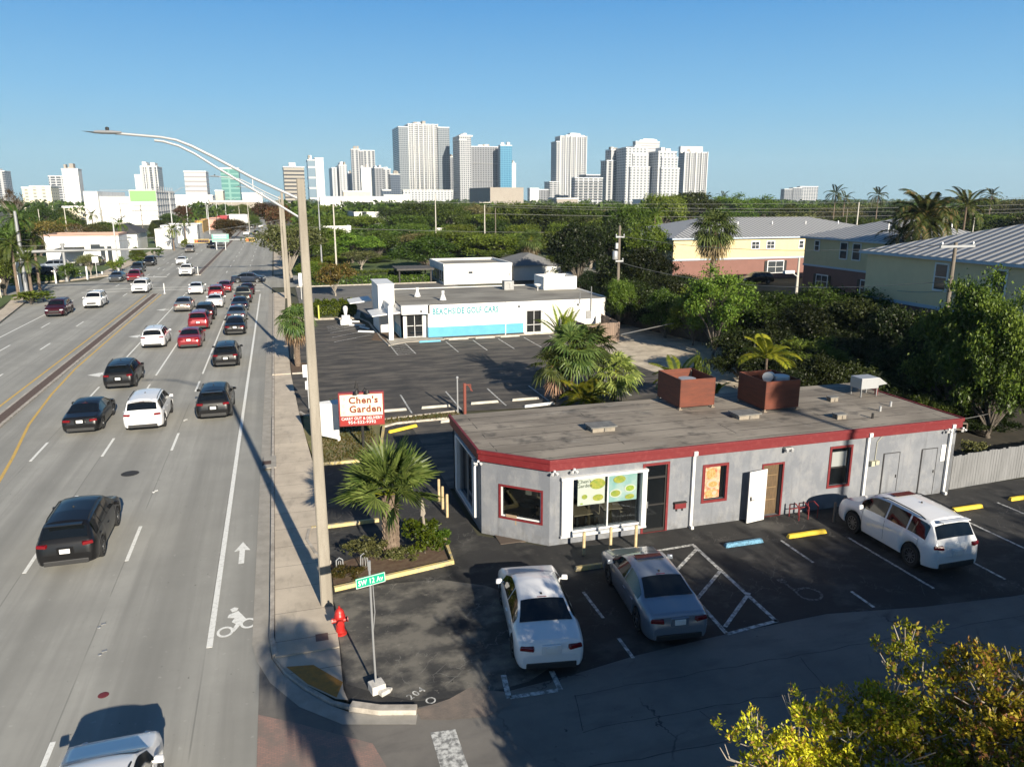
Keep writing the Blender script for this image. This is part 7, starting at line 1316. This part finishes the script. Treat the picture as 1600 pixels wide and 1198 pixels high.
fp(1450,66,318,4.6,'big windblown coconut palm rising behind the ribbed roofs',21,42,dr=1.15); fp(1512,92,306,4.4,'second coconut palm right of and behind the big one',22,18); fp(1418,70,352,3.4,'lower coconut palm fronds left of the big coconut palm',23,16)
fp(1305,190,296,4.2,'distant palm on the horizon left of the antenna',24,14); fp(1320,195,303,3.6,'shorter distant palm beside the one on the horizon',25,12); fp(1372,190,298,4.2,'distant palm on the horizon left of the big coconut palm',26,14); fp(1549,180,299,3.8,'distant palm on the horizon near the right edge',27,14); fp(1025,125,325,3.6,'upright palm fronds showing beside the left end of the ribbed roof',28,14,'mid'); fp(1130,290,303,4,'small far palm top above the woods right of the last tower',29,12)
WG='palms in the left corner beside the junction'
fp(22,112,325,3.2,'tallest palm at the left edge of the photograph',31,16,'fand',grp=WG); fp(6,108,370,2.8,'palm with low fronds right at the left edge',32,14,'fand',grp=WG); fp(42,116,362,2.4,'slim palm just right of the tallest one on the left',33,14,'coco',grp=WG); fp(28,104,398,2.3,'shortest palm on the left, in front of the others',34,12,'fand',grp=WG)
AG='palms along the far left side of the avenue'
for px,D,top,lb,sd in ((182,190,344,'fan shaped palm before the parking garage',41),(264,198,353,'palm before the low white shop',42),(284,226,338,'tall palm before the white gabled shop',43),(300,290,334,'palm before the ochre shop',44),(336,330,328,'palm beyond the pink shop',45),(322,380,330,'palm far along the avenue near the red awning',46),(140,270,331,'palm against the left end of the parking garage',47)): fp(px,D,top,2.8,lb,sd,14,'mid',.16,'palm_tree',grp=AG)
tree('shruby',4.15,24.25,.95,1.15,'yellow green bush beside the stout palm in the mulch bed',cat='bush'); tree('shruby',4.75,24.6,.5,.7,'small bright bush at the right end of the mulch bed',cat='bush'); tree('shruby',3.3,23.9,.7,.55,'low olive ground shrub at the foot of the stout palm',cat='bush',leaf='olive'); tree('shruby',2.2,24.2,.8,.8,'thin dark shrub left of the stout palm',cat='bush',leaf='olive'); tree('shruby',1.4,23.3,.6,.35,'low weedy patch by the concrete pole',cat='bush',leaf='ochre'); tree('shruby',2.0,41.6,.8,1.2,'bright bush hidden behind the blank white signboard',cat='bush')
q=MB(); q.tube([(0,0,0),(.03,.02,.9),(-.02,.03,1.5)],[.06,.05,.035],6); q.add([(-.09,0,1.3),(-.02,.03,2.05),(.09,.02,1.35),(0,.06,1.2),(.0,-.05,1.25)],[(0,1,4),(4,1,2),(2,1,3),(3,1,0)]); o=q.build('dead_palm_stem',m_pale,loc=(4.2,24.5,.04)); tag(o,'dead pale split stem standing in the mulch bed','dead plant')
tp('shrub',1110,33.5,560,40,'low dark bushes behind the left roof box',cat='bush'); tree('shruby',14.2,32.6,1.0,1.0,'low weeds growing behind the back roof edge',cat='bush',leaf='mid'); tree('shruby',29.9,25.6,.8,1.2,'weedy bush behind the grey board fence',cat='bush',leaf='olive'); 
feather((25.8,-8.0,0),18.2,1.5,26,'very tall slender palm behind the viewpoint','mid',.16,61,lo=-50,hi=80,droop=.9,name='palm_tree')
fanpalm((2.5,1.6,0),6.9,1.35,34,'skirted fan palm south of the side street, below the view','fand',.42,51,False,16,22,droop=.5)
# far woods as one mass
r=np.random.RandomState(3); L_=[]
for i in range(1700):
    D=300+2250*r.rand()**1.6; px=r.uniform(-200,1860); x,y=at(px,D)
    if 300<px<420 and -32<x<4: continue
    if -32<x<6 or (x<-10 and px<300 and D<480): continue
    h=r.uniform(6,10.5); R=r.uniform(4,8); L_.append((x,y,h*.55,R,R,h*.47))
quads('far_woods',leaves(L_,110000,1.15,8,shell=.8,low=-.3),LF['dark'],None)
o=sc.objects['far_woods']; tag(o,'far off woods merging into one green band under the skyline',None,kind='stuff')
# tufts of grass on the verge by the sign
g=np.random.RandomState(5); n_=9000; xs=g.uniform(.8,9.3,n_); ys=g.uniform(34.8,43,n_); ok=((xs<4.2)&(ys<41)&(xs>1.05)&(xs<3.3+(ys-34.6)*.25))|((ys>40.3)&(ys<41.4)&(xs>1.2)&(xs<9.2)); xs,ys=xs[ok],ys[ok]; n_=len(xs); a=g.rand(n_)*6.28; C=np.stack([xs,ys,np.full(n_,.07)],1); U=np.stack([np.cos(a),np.sin(a),a*0],1)*.025; Hh=np.stack([g.normal(size=n_)*.02,g.normal(size=n_)*.02,.05+.07*g.rand(n_)],1)
o=quads('grass_blades',np.stack([C-U,C+U,C+U*.3+Hh,C-U*.3+Hh],1),LF['ochre'],None); tag(o,'short tufty grass on the verge around the signs',None,kind='stuff')
# ---------------------------------------------------------------- thin air between the camera and the skyline
hz=bpy.data.materials.new('thin_haze'); hz.use_nodes=True; t=hz.node_tree; t.nodes.clear(); o_=t.nodes.new('ShaderNodeOutputMaterial'); pv=t.nodes.new('ShaderNodeVolumePrincipled'); pv.inputs['Color'].default_value=(.72,.88,1,1); pv.inputs['Density'].default_value=.00011; pv.inputs['Anisotropy'].default_value=.1; t.links.new(pv.outputs[0],o_.inputs['Volume'])
q=MB(); q.bz(-2650,3650,-450,3050,-1.2,178); hb=q.build('haze',hz,loc=(0,0,0)); hb['kind']='stuff'
sc.cycles.volume_bounces=0
